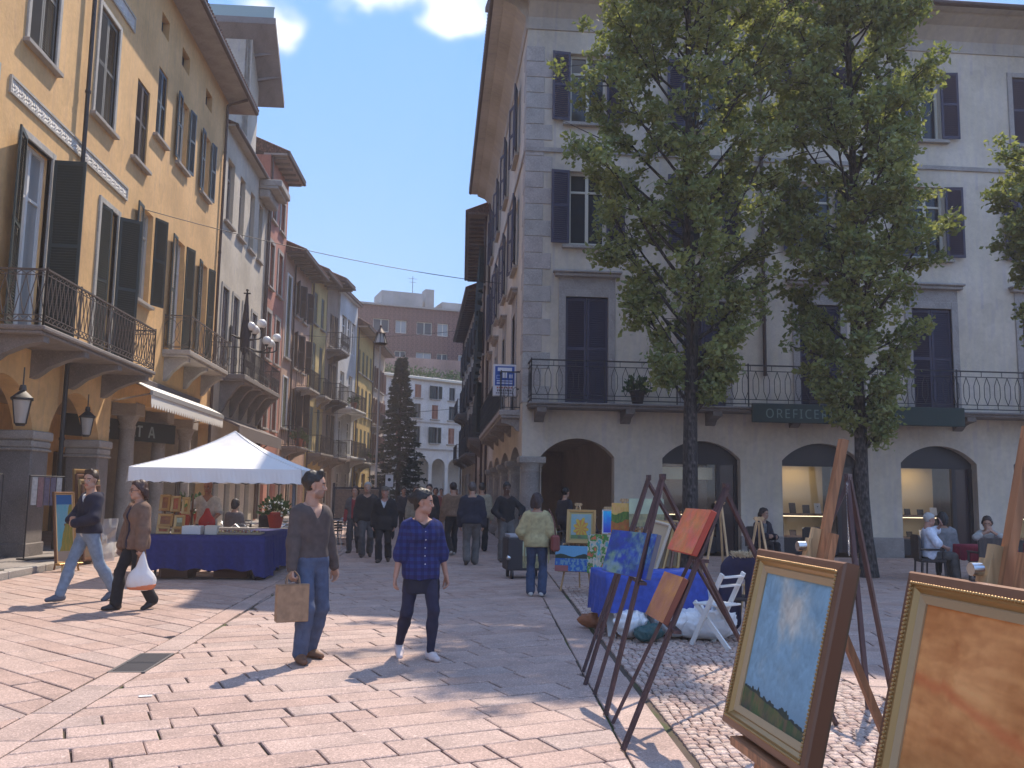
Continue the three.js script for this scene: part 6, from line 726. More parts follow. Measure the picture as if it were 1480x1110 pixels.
{ // front row: two framed canvases on wooden easels, both turned towards the street
  const yaw = -PI / 2 + 0.046, up = V(Math.sin(0.235) * Math.cos(0.046), Math.cos(0.235), -Math.sin(0.235) * Math.sin(0.046)), x = V(Math.sin(0.046), 0, Math.cos(0.046)), n = V(-Math.cos(0.046), 0, Math.sin(0.046));
  for (const [tl, w, h, kind, lab, elab, mk] of [[V(1.292, 1.439, -3.498), 0.7, 0.671, 'sky', 'gilt framed canvas of blue cloudy sky above a dark treeline', 'reddish wooden mast easel carrying the blue sky canvas', 0], [V(1.43, 1.43, -2.61), 0.78, 0.74, 'sunset', 'gilt framed canvas of glowing orange clouds', 'reddish wooden mast easel carrying the orange cloud canvas', -0.09]]) {
    const c = tl.clone().addScaledVector(x, w / 2).addScaledVector(up, -h / 2); painting(lab, kind, poseOf(A(c), yaw, 0.235), w, h, 'ornate');
    const t = thing('easel', elab, 'easel'), mid = (s, d = 0, k = 0) => tl.clone().addScaledVector(x, w / 2 + k + mk).addScaledVector(up, s).addScaledVector(n, -0.058 - d), bot = -h - 0.004;
    add(t, 'mast', [beam(mid(-h - 0.15), mid(0.43), 0.032, 0.026)], oak); add(t, 'side_mast', [beam(mid(-h * 0.6, 0.0, 0.065), mid(0.085, 0, 0.065), 0.03, 0.024)], oak);
    add(t, 'clamp', [beam(mid(-0.05, -0.018, -0.03), mid(0.06, -0.018, -0.03), 0.05, 0.05), beam(mid(0.06, -0.02, -0.02), mid(0.1, -0.02, -0.02), 0.03, 0.04)], pine); add(t, 'knob', [rod(mid(0.035, -0.05, -0.03), mid(0.035, -0.08, -0.03), 0.018, 0.018, 10)], MT.steel);
    add(t, 'tray', [beam(mid(bot - 0.02, -0.06, -0.2), mid(bot - 0.02, -0.06, 0.2), 0.09, 0.03), beam(mid(bot - 0.05, -0.04, -0.04), mid(bot - 0.16, -0.04, -0.04), 0.06, 0.03)], oak);
    const g = (k, d) => { const p = mid(-1.0, 0, k); return V(p.x - 0.1 + d, 0.015, p.z); }; for (const k of [-0.26, 0.26]) add(t, 'leg', [beam(g(k, 0), mid(-h - 0.02, 0.02, k * 0.22), 0.03, 0.024)], oak); add(t, 'leg', [beam(V(tl.x + 0.62, 0.015, tl.z + w / 2), mid(-0.1, 0.03), 0.03, 0.024)], oak); add(t, 'crossbar', [beam(mid(-1.02, 0.0, -0.2), mid(-1.02, 0.0, 0.2), 0.028, 0.02)], oak);
  }
  // dark easels behind them
  easel('dark slim easel carrying the red and brown panels', { feet: [[1.31, 0, -6.67], [1.24, 0, -5.98]], top: [2.07, 1.71, -6.35], back: [2.95, 0, -6.6], trays: [1.2, 0.74] });
  easel('dark slim easel carrying the abstract blue canvas', { feet: [[1.34, 0, -7.6], [1.3, 0, -6.9]], top: [1.83, 1.79, -7.25], back: [2.9, 0, -8.0], trays: [0.96] });
  easel('dark slim easel standing empty behind the abstract blue canvas', { feet: [[1.4, 0, -8.55], [1.32, 0, -7.96]], top: [1.94, 1.8, -8.2], back: [3.25, 0, -9.3] });
  easel('tall black easel with a steel chain beside the blue sky canvas', { feet: [[3.42, 0, -7.06], [3.89, 0, -7.6]], top: [3.42, 1.82, -7.3], back: [2.75, 0, -7.7], chain: 44, th: 0.036 });
  const lean = (x0, k, y, z) => [x0 + k * y - 0.055, y, z];
  painting('reddish unframed panel on the upper tray of a dark easel', 'red', poseOf(lean(1.25, 0.478, 1.385, -6.52), -PI / 2 + 0.02, Math.atan(0.478)), 0.62, 0.34, 'none'); painting('brown unframed panel on the lower tray of a dark easel', 'brown', poseOf(lean(1.25, 0.478, 0.925, -6.39), -PI / 2 + 0.02, Math.atan(0.478)), 0.48, 0.34, 'none');
  painting('abstract blue unframed canvas on a dark easel', 'abstract', poseOf(lean(1.32, 0.29, 1.16, -7.42), -PI / 2 + 0.25, Math.atan(0.29)), 0.82, 0.36, 'none');
}
function smallEasel(label, x, z, yaw, y, h = 1.35) { const c = Math.cos(yaw), s = Math.sin(yaw), q = (a, b, d) => [x + a * c + d * s, b, z - a * s + d * c]; return easel(label, { feet: [q(-0.26, 0, 0.2), q(0.26, 0, 0.2)], top: q(0, h, -0.16), back: q(0, 0, -0.5), m: pine, th: 0.026, sep: 0.02, trays: [y].flat(), flip: true }); }
{ // the painter's stand at the trees
  smallEasel('light wooden easel holding the flower and lake pictures', 2.42, -15.5, -0.25, [0.78, 0.33], 1.45); painting('framed flower picture above the lake picture', 'flower', poseOf([2.47, 1.08, -15.42], -0.3, 0.2), 0.5, 0.58, 'wood'); painting('small unframed lake picture with blue water', 'lake', poseOf([2.27, 0.56, -15.1], -0.3, 0.22), 0.56, 0.42, 'none');
  smallEasel('light wooden easel holding the deep blue picture', 2.85, -15.0, -0.2, [0.96, 0.36], 1.4); painting('small framed deep blue picture on an easel', 'deep', poseOf([2.9, 1.18, -14.92], -0.2, 0.2), 0.31, 0.4, 'thin'); painting('unframed figure picture in mixed colours leaning on an easel', 'mixed', poseOf([2.66, 0.68, -14.55], -0.25, 0.22), 0.44, 0.62, 'none');
  smallEasel('low wooden easel holding the small valley picture', 3.02, -14.85, -0.1, 0.36, 0.85); painting('small yellow green valley picture leaning behind the blue cloth', 'valley', poseOf([3.0, 0.55, -14.7], -0.1, 0.2), 0.34, 0.36, 'none'); smallEasel('light wooden easel holding the grey misty picture', 3.12, -13.5, -0.1, 1.12, 1.5); painting('grey misty landscape picture on a light easel', 'mist', poseOf([3.13, 1.37, -13.38], -0.12, 0.15), 0.52, 0.42, 'none'); smallEasel('light wooden easel holding the warm coloured canvas', 2.84, -13.82, -0.5, 1.03, 1.55); painting('warm coloured canvas standing behind the misty picture', 'valley', poseOf([2.86, 1.28, -13.7], -0.5, 0.1), 0.4, 0.45, 'none');
  smallEasel('light wooden easel behind the table with nothing on it', 3.75, -11.9, -0.5, 0.5, 1.55); smallEasel('light wooden easel leaning empty beside the dark jacket', 4.2, -11.6, -0.4, 0.5, 1.35);
  for (let i = 0; i < 4; i++) { const t = thing('blank_picture', ['pale', 'gilded', 'brown', 'narrow gilded'][i] + ' framed blank picture leaning in the stack on the blue table', 'picture'); t.applyMatrix4(poseOf([2.72 + i * 0.07, 1.02, -11.25 - i * 0.06], -0.6, 0.32)); t.rotateZ(-0.22 + 0.08 * i); const w = 0.3 + 0.03 * i, h = 0.62; add(t, 'moulding', [mitred(w, h, [[0, -0.015], [0, 0.015], [0.02, 0.02], [0.035, 0.008], [0.035, -0.015]])], [mat(0.5, 0.42, 0.3, 0.6), gilt, giltDark, gilt][i]); add(t, 'backboard', [bb(-w / 2 + 0.03, w / 2 - 0.03, -h / 2 + 0.03, h / 2 - 0.03, -0.014, -0.01)], mat(0.42, 0.32, 0.2, 0.9)); }
  // table under a blue cloth
  const t = thing('folding_table', 'white folding table legs under the bright blue cloth', 'table', [2.55, 0, -10.9], 0.05), wp = mat(0.68, 0.66, 0.62, 0.6); add(t, 'tabletop', [chamfer(-0.58, 0.58, 0.69, 0.725, -0.38, 0.38, 0.01)], wp);
  for (const sx of [-0.5, 0.5]) for (const sz of [-1, 1]) add(t, 'leg', [beam([sx, 0, sz * 0.3], [sx * 0.92, 0.69, -sz * 0.22], 0.09, 0.025)], wp);
  const cl = (label, pts, hem, m, x, z, turn) => { const o = thing('tablecloth', label, 'cloth', [x, 0, z], turn), [w, d, y] = pts, P = [], N = 26, M = 14, Hh = 6; const side = (k, f) => { const per = 2 * (w + d); let s = (k % 1) * per; if (s < w) return [-w / 2 + s, d / 2, 0, 1]; s -= w; if (s < d) return [w / 2, d / 2 - s, 1, 0]; s -= d; if (s < w) return [w / 2 - s, -d / 2, 0, -1]; s -= w; return [-w / 2, -d / 2 + s, -1, 0]; }; const K = 96, ring = (j) => { const out = []; for (let i = 0; i < K; i++) { const [a, b, nx, nz] = side(i / K), f = j / Hh, wv = f * (0.028 * Math.sin(i * 1.1) + 0.02 * Math.sin(i * 0.43 + 1)) + f * 0.03, drop = typeof hem === 'function' ? hem(a, b) : hem; out.push([a + nx * wv, y - f * drop * (1 + 0.04 * Math.sin(i * 0.7)), b + nz * wv]); } return out; }; const R = []; for (let j = 0; j <= Hh; j++) R.push(ring(j)); for (let j = 0; j < Hh; j++) for (let i = 0; i < K; i++) { const n2 = (i + 1) % K, a = R[j][i], b = R[j][n2], c = R[j + 1][n2], e = R[j + 1][i]; P.push(...a, ...e, ...c, ...a, ...c, ...b); } for (let i = 0; i < K; i++) P.push(0, y + 0.001, 0, ...R[0][i], ...R[0][(i + 1) % K]); void N; void M; const g = new THREE.BufferGeometry(); g.setAttribute('position', new THREE.Float32BufferAttribute(P, 3)); const gi = mergeVertices(g, 1e-4); gi.computeVertexNormals(); add(o, 'cloth', gi, m); return o; };
  globalThis.clothOver = cl;
  cl('bright blue cloth draped over the folding table', [1.2, 0.8, 0.735], (a, b) => (b > 0.3 ? 0.43 : 0.5), fabric(0.045, 0.085, 0.38, { side: THREE.DoubleSide }), 2.55, -10.9, 0.05);
  // bags below and around it
  const sack = (label, name, x, z, r, m, seed) => { const o = thing(name, label, 'bag', [x, 0, z], seed); const g = new Field([bone([-r * 0.5, r * 0.62, 0], [r * 0.5, r * 0.55, 0.03], r * 0.72, r * 0.62, [1, 0.8, 0.85]), bone([0, r * 0.8, 0], [r * 0.15, r * 1.3, 0], r * 0.5, r * 0.12)], 0.02, 0.06, (q, y) => 0.002 - y).mesh(); const p = g.attributes.position; for (let i = 0; i < p.count; i++) { const a = p.getX(i), b = p.getY(i), c = p.getZ(i), k = 1 + 0.6 * (fbm(a * 11 + seed, b * 11, c * 11, 4) - 0.5) + 0.25 * (Math.abs(fbm(a * 16, b * 16 + seed, c * 16, 2) - 0.5) - 0.12); p.setXYZ(i, a * k, Math.max(0.002, b * k), c * k); } g.computeVertexNormals(); add(o, 'bag', g, m); };
  const wb = mat(0.72, 0.72, 0.72, 0.35), teal = mat(0.02, 0.07, 0.07, 0.6); sack('crumpled white bag under the table near the paving strip', 'plastic_bag', 2.3, -10.55, 0.26, wb, 1); sack('crumpled white bag under the middle of the table', 'plastic_bag', 2.72, -10.6, 0.28, wb, 2); sack('large crumpled white bag next to the folding chair', 'plastic_bag', 3.08, -10.35, 0.3, wb, 3); sack('dark teal bag in front of the white bags', 'cloth_bag', 2.42, -10.2, 0.17, teal, 4); sack('white bag standing upright behind the folding chair', 'plastic_bag', 3.35, -10.9, 0.36, wb, 5);
  sack('orange brown bag beside the table leg', 'cloth_bag', 1.98, -11.2, 0.16, mat(0.28, 0.1, 0.04, 0.7), 6);
  // white folding chair with slats
  const ch = thing('folding_chair', 'white slatted folding chair beside the table', 'chair', [3.15, 0, -10.0], -2.5); for (const s of [-1, 1]) { add(ch, 'leg', [beam([s * 0.2, 0, 0.22], [s * 0.2, 0.8, -0.2], 0.025, 0.05)], wp); add(ch, 'leg', [beam([s * 0.165, 0, -0.25], [s * 0.165, 0.47, 0.2], 0.025, 0.05)], wp); } for (let i = 0; i < 6; i++) add(ch, 'slat', [chamfer(-0.19, 0.19, 0.44, 0.46, -0.17 + i * 0.065, -0.12 + i * 0.065, 0.004)], wp); for (let i = 0; i < 2; i++) add(ch, 'slat', [beam([-0.19, 0.66 + i * 0.1, -0.135 - i * 0.05], [0.19, 0.66 + i * 0.1, -0.135 - i * 0.05], 0.07, 0.018)], wp);
  // jacket with a pale fur collar over another chair
  const jc = thing('jacket', 'dark blue jacket with pale fur collar hung over a chair', 'jacket', [3.62, 0, -10.5], -0.6); const jg = new Field([bone([-0.12, 0.84, 0], [0.12, 0.84, 0], 0.11, 0.11, [1, 1, 0.7]), bone([-0.13, 0.8, 0.02], [-0.16, 0.2, 0.04], 0.11, 0.13, [1, 1, 0.7]), bone([0.13, 0.8, 0.02], [0.15, 0.2, 0.04], 0.11, 0.13, [1, 1, 0.7]), bone([-0.2, 0.8, 0.05], [-0.24, 0.35, 0.1], 0.06, 0.05)], 0.018, 0.05).mesh(); add(jc, 'shell', jg, fabric(0.014, 0.014, 0.045)); const fur = [], fr = rng(3); for (let i = 0; i < 420; i++) { const a = fr() * 6.28, d = V(Math.cos(a), 0.4 + fr(), Math.sin(a)).normalize(); fur.push([(fr() - 0.5) * 0.2, 0.9 + 0.05 * fr(), (fr() - 0.5) * 0.1, d, 0.07 + 0.03 * fr(), fr() * 6, 0.06]); } leafMass(jc, 'fur_collar', fur, mat(0.62, 0.52, 0.36, 0.9, { side: THREE.DoubleSide }));
  const bc = thing('stacking_chair', 'plain dark chair under the fur collared jacket', 'chair', [3.62, 0, -10.6], -0.6); for (const [a, b] of [[-0.18, -0.18], [0.18, -0.18], [-0.18, 0.18], [0.18, 0.18]]) add(bc, 'leg', [beam([a, 0, b], [a * 0.95, b < 0 ? 0.88 : 0.44, b], 0.03)], MT.iron); add(bc, 'seat', [chamfer(-0.2, 0.2, 0.43, 0.47, -0.2, 0.2, 0.01)], MT.iron); add(bc, 'backrest', [chamfer(-0.19, 0.19, 0.65, 0.86, -0.2, -0.17, 0.01)], MT.iron);
}
{ // cart with boards next to the columns
  const t = thing('goods_trolley', 'black box trolley with a white landscape board on its side', 'trolley', [1.72, 0, -17.7], 0.1), p = paintTex('mist'); add(t, 'box', [chamfer(-0.38, 0.38, 0.16, 0.78, -0.3, 0.3, 0.02)], mat(0.03, 0.026, 0.03, 0.6)); const [g, m] = printedFace(0.44, 0.5, p); add(t, 'board', g, m, TR(0.13, 0.46, 0.306)); for (const x of [-0.28, 0.28]) for (const z of [-0.24, 0.24]) add(t, 'wheel', [new THREE.CylinderGeometry(0.09, 0.09, 0.04, 14).rotateZ(PI / 2).translate(x, 0.09, z)], MT.iron); add(t, 'lamp', [ball(0.05, -0.36, 0.4, 0.31, 8)], MT.steel); add(t, 'lid', [chamfer(-0.34, 0.1, 0.78, 0.84, -0.28, 0.28, 0.01)], mat(0.35, 0.34, 0.36, 0.5));
  const b = thing('plastic_bag', 'pale pink carrier bag standing on the black trolley', 'bag', [1.95, 0.78, -17.6]); add(b, 'bag', new Field([bone([-0.08, 0.12, 0], [0.08, 0.12, 0], 0.13, 0.13, [1, 1, 0.7]), bone([0, 0.2, 0], [0, 0.42, 0], 0.12, 0.04, [1, 1, 0.5])], 0.02, 0.05).mesh(), mat(0.55, 0.45, 0.45, 0.4));
}

// ------------------------------------------------------------------ market stall under the white gazebo
{
  const cx = -3.97, cz = -18.0, hw = 1.5, white = mat(0.82, 0.81, 0.79, 0.75, { transmission: 0.12, thickness: 0 }), t = thing('market_gazebo', 'white pop-up gazebo with peaked canopy over the blue stall', 'gazebo', [cx, 0, cz], 0.02);
  const P = [], N = 12, top = (a, b) => { const q = Math.max(Math.abs(a), Math.abs(b)), sag = 0.06 * Math.sin(PI * q) * (1 - Math.abs(Math.abs(a) - Math.abs(b))); return [a * hw, 2.74 - 0.76 * Math.pow(q, 0.93) - sag + 0.05 * (fbm(a * 4, b * 4, 2, 3) - 0.5) * Math.sin(PI * Math.min(1, q)), b * hw]; };
  for (let i = -N; i < N; i++) for (let j = -N; j < N; j++) { const a = top(i / N, j / N), b = top((i + 1) / N, j / N), c = top((i + 1) / N, (j + 1) / N), d = top(i / N, (j + 1) / N); if ((i >= 0) === (j >= 0)) P.push(...a, ...d, ...c, ...a, ...c, ...b); else P.push(...a, ...d, ...b, ...b, ...d, ...c); }
  const g = new THREE.BufferGeometry(); g.setAttribute('position', new THREE.Float32BufferAttribute(P, 3)); g.computeVertexNormals(); add(t, 'canopy', g, white); for (const [sx, sz] of [[1, 1], [1, -1], [-1, 1], [-1, -1]]) { const s = []; for (let i = 0; i <= 12; i++) { const q = top((sx * i) / 12, (sz * i) / 12); s.push([q[0], q[1] + 0.004, q[2]]); } add(t, 'seam', [tube(s, 0.009, 5, 24)], white); }
  for (let k = 0; k < 4; k++) { const v = [], M = 40; for (let i = 0; i < M; i++) { const q = (s) => { const x = -hw + (2 * hw * s) / M, w = 0.012 * Math.sin(s * 0.9 + k), y = 1.73 + 0.012 * Math.sin(s * 1.7 + k * 2); return [[x, 1.985, hw + 0.003], [x, y, hw + 0.02 + w]]; }; const [a, b] = q(i), [c, d] = q(i + 1); v.push(...a, ...b, ...d, ...a, ...d, ...c); } const vg = new THREE.BufferGeometry(); vg.setAttribute('position', new THREE.Float32BufferAttribute(v, 3)); vg.computeVertexNormals(); add(t, 'valance', vg.rotateY((k * PI) / 2), white); }
  for (const sx of [-1, 1]) for (const sz of [-1, 1]) add(t, 'post', [chamfer(sx * 1.36 - 0.028, sx * 1.36 + 0.028, 0, 2.0, sz * 1.36 - 0.028, sz * 1.36 + 0.028, 0.006), chamfer(sx * 1.36 - 0.06, sx * 1.36 + 0.06, 0, 0.012, sz * 1.36 - 0.06, sz * 1.36 + 0.06, 0.003)], mat(0.1, 0.1, 0.105, 0.5));
  add(t, 'truss', [...[-1, 1].flatMap((s) => [0, 1, 2, 3].flatMap((i) => { const a = -1.36 + i * 0.68; return [beam([a, 1.72, s * 1.36], [a + 0.68, 1.9, s * 1.36], 0.02), beam([a, 1.9, s * 1.36], [a + 0.68, 1.72, s * 1.36], 0.02), beam([s * 1.36, 1.72, a], [s * 1.36, 1.9, a + 0.68], 0.02), beam([s * 1.36, 1.9, a], [s * 1.36, 1.72, a + 0.68], 0.02)]; })), rod([0, 2.2, 0], [0, 2.7, 0], 0.025)], mat(0.12, 0.12, 0.125, 0.5)).userData.kind = 'stuff';
  const navy = fabric(0.03, 0.032, 0.14, { side: THREE.DoubleSide }), tb = (label, x, z, w, d) => { const q = thing('trestle_table', label, 'table', [x, 0, z]); add(q, 'tabletop', [chamfer(-w / 2, w / 2, 0.74, 0.775, -d / 2, d / 2, 0.01)], woodM(0.3, 0.22, 0.15)); for (const sx of [-1, 1]) for (const sz of [-1, 1]) add(q, 'leg', [beam([sx * (w / 2 - 0.15), 0, sz * (d / 2 - 0.08)], [sx * (w / 2 - 0.2), 0.74, sz * (d / 2 - 0.12)], 0.035)], MT.iron); };
  tb('trestle table under the long navy cloth', -4.12, -17.1, 2.05, 0.7); tb('trestle table under the navy cloth at the stall side', -3.45, -18.75, 0.7, 2.3);
  clothOver('long navy cloth draped over the stall front', [2.1, 0.75, 0.785], (a, b) => (a > 0.85 ? 0.74 : 0.6), navy, -4.12, -17.1, 0); clothOver('navy cloth draped over the stall side table', [0.75, 2.35, 0.782], () => 0.66, navy, -3.45, -18.75, 0);
  const tan = thing('display_board', 'flat tan board of small trinkets on the stall table', 'board', [-3.65, 0.79, -17.35], 0.05); add(tan, 'board', [chamfer(-0.42, 0.42, 0, 0.03, -0.28, 0.28, 0.006)], mat(0.38, 0.3, 0.2, 0.8)); const tr = rng(8); for (let i = 0; i < 24; i++) add(tan, 'trinket', [ball(0.014 + 0.012 * tr(), -0.36 + (i % 8) * 0.1, 0.045, -0.2 + Math.floor(i / 8) * 0.19, 6)], [mat(0.3, 0.12, 0.08, 0.5), MT.steel, mat(0.5, 0.4, 0.15, 0.4)][i % 3]);
  const box = (label, x, z, w, h, d, m, y = 0.787) => { const q = thing('cardboard_box', label, 'box', [x, y, z], 0.2 * (x + 4)); add(q, 'box', [chamfer(-w / 2, w / 2, 0, h, -d / 2, d / 2, 0.006)], m); add(q, 'flap', [bb(-w / 2 + 0.01, w / 2 - 0.01, h, h + 0.006, -d / 2 + 0.01, 0)], m); };
  box('white box with dark spot on the stall table', -4.45, -17.15, 0.34, 0.15, 0.22, MT.white); box('small cream box on the stall table', -4.1, -17.1, 0.22, 0.16, 0.16, MT.cream); box('brown carton stored under the stall cloth', -4.7, -17.3, 0.5, 0.26, 0.4, mat(0.22, 0.12, 0.08, 0.85), 0.002); box('brown carton stored beside the other under the stall', -3.75, -17.35, 0.6, 0.22, 0.4, mat(0.2, 0.1, 0.07, 0.85), 0.002);
  // rack of small framed prints at the end of the table
  const kinds = ['brown', 'red', 'valley', 'brown', 'mist', 'red', 'brown']; [[-5.02, 1.35, 0.2, 0.3], [-4.82, 1.33, 0.18, 0.3], [-4.63, 1.3, 0.15, 0.32], [-4.98, 1.03, 0.28, 0.24], [-4.72, 1.0, 0.2, 0.26], [-5.0, 0.85, 0.24, 0.14], [-4.74, 0.84, 0.2, 0.14]].forEach(([x, y, w, h], i) => painting(['tall brown', 'red', 'gold green', 'wide brown', 'grey', 'low red', 'low brown'][i] + ' framed print on the stall rack', kinds[i], poseOf([x, y, -17.3 + 0.02 * i], 0.1 * (i % 3) - 0.05, 0.2), w, h, 'wood'));
  const rk = thing('print_rack', 'wooden rack behind the framed prints on the stall', 'rack', [-4.85, 0, -17.5]); for (const x of [-0.25, 0.0, 0.25]) add(rk, 'upright', [beam([x, 0.0, 0], [x, 1.5, -0.12], 0.03)], giltDark); add(rk, 'rail', [beam([-0.3, 0.9, 0.0], [0.3, 0.9, 0.0], 0.03)], giltDark); add(rk, 'rail', [beam([-0.3, 1.2, -0.04], [0.3, 1.2, -0.04], 0.03)], giltDark);
  const v = person({ label: 'person in white T-shirt selling at the gazebo stall with red bag', at: [-4.55, -18.5], turn: 0.1, h: 1.75, cell: 0.018, girth: 1.08, skin: [0.4, 0.18, 0.11], head: [-0.2, 0.15], armR: { hand: [-0.3, 1.15, 0.3], pole: [-1, -0.5, -0.3] }, armL: { hand: [0.16, 1.0, 0.3], pole: [1, -0.4, -0.4] }, hair: { type: 'bald' }, top: { m: fabric(0.6, 0.55, 0.48), g: 0.022, sleeve: 0.9, hem: -0.1, vneck: 0.1 }, bottom: { m: denim(0.6), g: 0.014 } });
  const h = v.hand(1), rb = thing('red_bag', 'bright red bag in the hands of the stall seller', 'bag', [h.x - 0.1, 0.86, h.z + 0.05]); add(rb, 'bag', new Field([bone([-0.04, 0.1, 0], [0.05, 0.1, 0], 0.12, 0.12, [1, 1, 0.45]), bone([0, 0.2, 0], [0.0, 0.34, 0], 0.1, 0.05, [1, 1, 0.4])], 0.018, 0.04).mesh(), mat(0.55, 0.04, 0.035, 0.6));
}
{ // cafe terrace behind the stall: low rail with flower pots, aluminium chairs and tables
  const rail = thing('terrace_rail', 'low grey rail of the cafe terrace behind the gazebo', 'railing', [-4.7, 0, -20.9]); add(rail, 'top', [chamfer(-1.5, 1.5, 0.7, 0.76, -0.12, 0.12, 0.01)], MT.stoneTrim); for (const x of [-1.4, -0.5, 0.5, 1.4]) add(rail, 'post', [chamfer(x - 0.05, x + 0.05, 0, 0.7, -0.05, 0.05, 0.008)], MT.iron);
  const red = mat(0.36, 0.05, 0.035, 0.8), wf = mat(0.85, 0.83, 0.78, 0.8); [[-5.65, 'nearest the arcade columns'], [-5.25, 'behind the stall seller'], [-3.62, 'behind the navy side table']].forEach(([x, n], i) => pottedPlant('red pot of white flowers on the terrace rail ' + n, x, 0.76, -20.9, 1.15, 20 + i, wf, red));
  const ch = thing('bistro_chair', 'silver aluminium bistro chair on the cafe terrace', 'chair', [0, 0, 0], 0, 'aluminium chairs of the terrace'), al = MT.steel; for (const s of [-1, 1]) { add(ch, 'leg', [tube([[s * 0.22, 0, 0.24], [s * 0.22, 0.44, 0.2], [s * 0.24, 0.66, 0.2], [s * 0.25, 0.67, -0.05], [s * 0.22, 0.78, -0.24]], 0.0125, 6, 20)], al); add(ch, 'leg', [rod([s * 0.2, 0, -0.24], [s * 0.2, 0.45, -0.2], 0.0125)], al); } add(ch, 'seat', [chamfer(-0.21, 0.21, 0.44, 0.455, -0.2, 0.2, 0.005)], al); for (let i = 0; i < 4; i++) add(ch, 'slat', [beam([-0.21, 0.56 + i * 0.07, -0.24], [0.21, 0.56 + i * 0.07, -0.24], 0.012, 0.045)], al);
  const tbm = thing('bistro_table', 'small round steel table on the cafe terrace', 'table', [0, 0, 0], 0, 'round tables of the terrace'); add(tbm, 'top', [new THREE.CylinderGeometry(0.32, 0.32, 0.025, 24).translate(0, 0.72, 0)], al); add(tbm, 'column', [rod([0, 0.03, 0], [0, 0.71, 0], 0.03)], MT.iron); add(tbm, 'foot', [new THREE.CylinderGeometry(0.2, 0.22, 0.03, 20).translate(0, 0.015, 0)], MT.iron);
  const put = (src, spots) => spots.forEach(([x, z, a], i) => { const o = i ? src.clone() : src; if (i) { o.name = numbered(src.name.replace(/_\d+$/, '')); scene.add(o); } o.position.set(x, 0, z); o.rotation.y = a; });
  put(tbm, [[-5.4, -22.4], [-4.0, -22.6], [-4.9, -24.6], [-3.3, -24.3], [-2.95, -27.8], [-2.75, -30.4], [-4.4, -27]].map(([x, z]) => [x, z, 0])); const spots = []; [[-5.4, -22.4], [-4.0, -22.6], [-4.9, -24.6], [-3.3, -24.3], [-2.95, -27.8], [-2.75, -30.4], [-4.4, -27]].forEach(([x, z], i) => [0, 1, 2].forEach((k) => { const a = k * 2.09 + i * 0.7; spots.push([x + Math.sin(a) * 0.56, z + Math.cos(a) * 0.56, a + PI]); })); put(ch, spots);
  const sc = thing('cafe_screen', 'tan fabric windbreak in a dark frame beside the terrace chairs', 'screen', [-2.45, 0, -29]); add(sc, 'panel', [bb(-0.75, 0.6, 0.75, 1.65, -0.012, 0.012)], fabric(0.22, 0.15, 0.11)); for (const x of [-0.8, 0.65]) add(sc, 'post', [chamfer(x - 0.04, x + 0.04, 0, 1.85, -0.04, 0.04, 0.006)], MT.iron); add(sc, 'rail', [bb(-0.76, 0.61, 1.66, 1.72, -0.03, 0.03)], MT.iron); add(sc, 'rail', [bb(-0.76, 0.61, 0.68, 0.74, -0.03, 0.03)], MT.iron);
  const sit = { pelvis: 0.53, pz: -0.05, footR: [-0.1, 0, 0.42, -0.1], footL: [0.12, 0, 0.4, 0.1], knee: [0, 1, 1] };
  person({ label: 'fair haired person seated at the terrace behind the gazebo', at: [-3.85, -21.5], turn: 2.6, ...sit, cell: 0.024, hair: { type: 'bob', c: [0.35, 0.18, 0.07] }, coat: { m: fabric(0.03, 0.03, 0.04), g: 0.025 }, bottom: { m: black, g: 0.012 } }); person({ label: 'dark haired person seated at the terrace behind the red pots', at: [-5.0, -23.2], turn: 2.9, ...sit, cell: 0.024, hair: { type: 'bob', c: [0.02, 0.014, 0.012] }, coat: { m: fabric(0.12, 0.1, 0.1), g: 0.025 }, bottom: { m: black, g: 0.012 } }); person({ label: 'person in bright red top seated at the terrace edge', at: [-3.3, -23.7], turn: -1.2, ...sit, cell: 0.024, hair: { type: 'long', c: [0.05, 0.025, 0.02] }, coat: { m: fabric(0.5, 0.04, 0.05), g: 0.025 }, bottom: { m: black, g: 0.012 } });
}
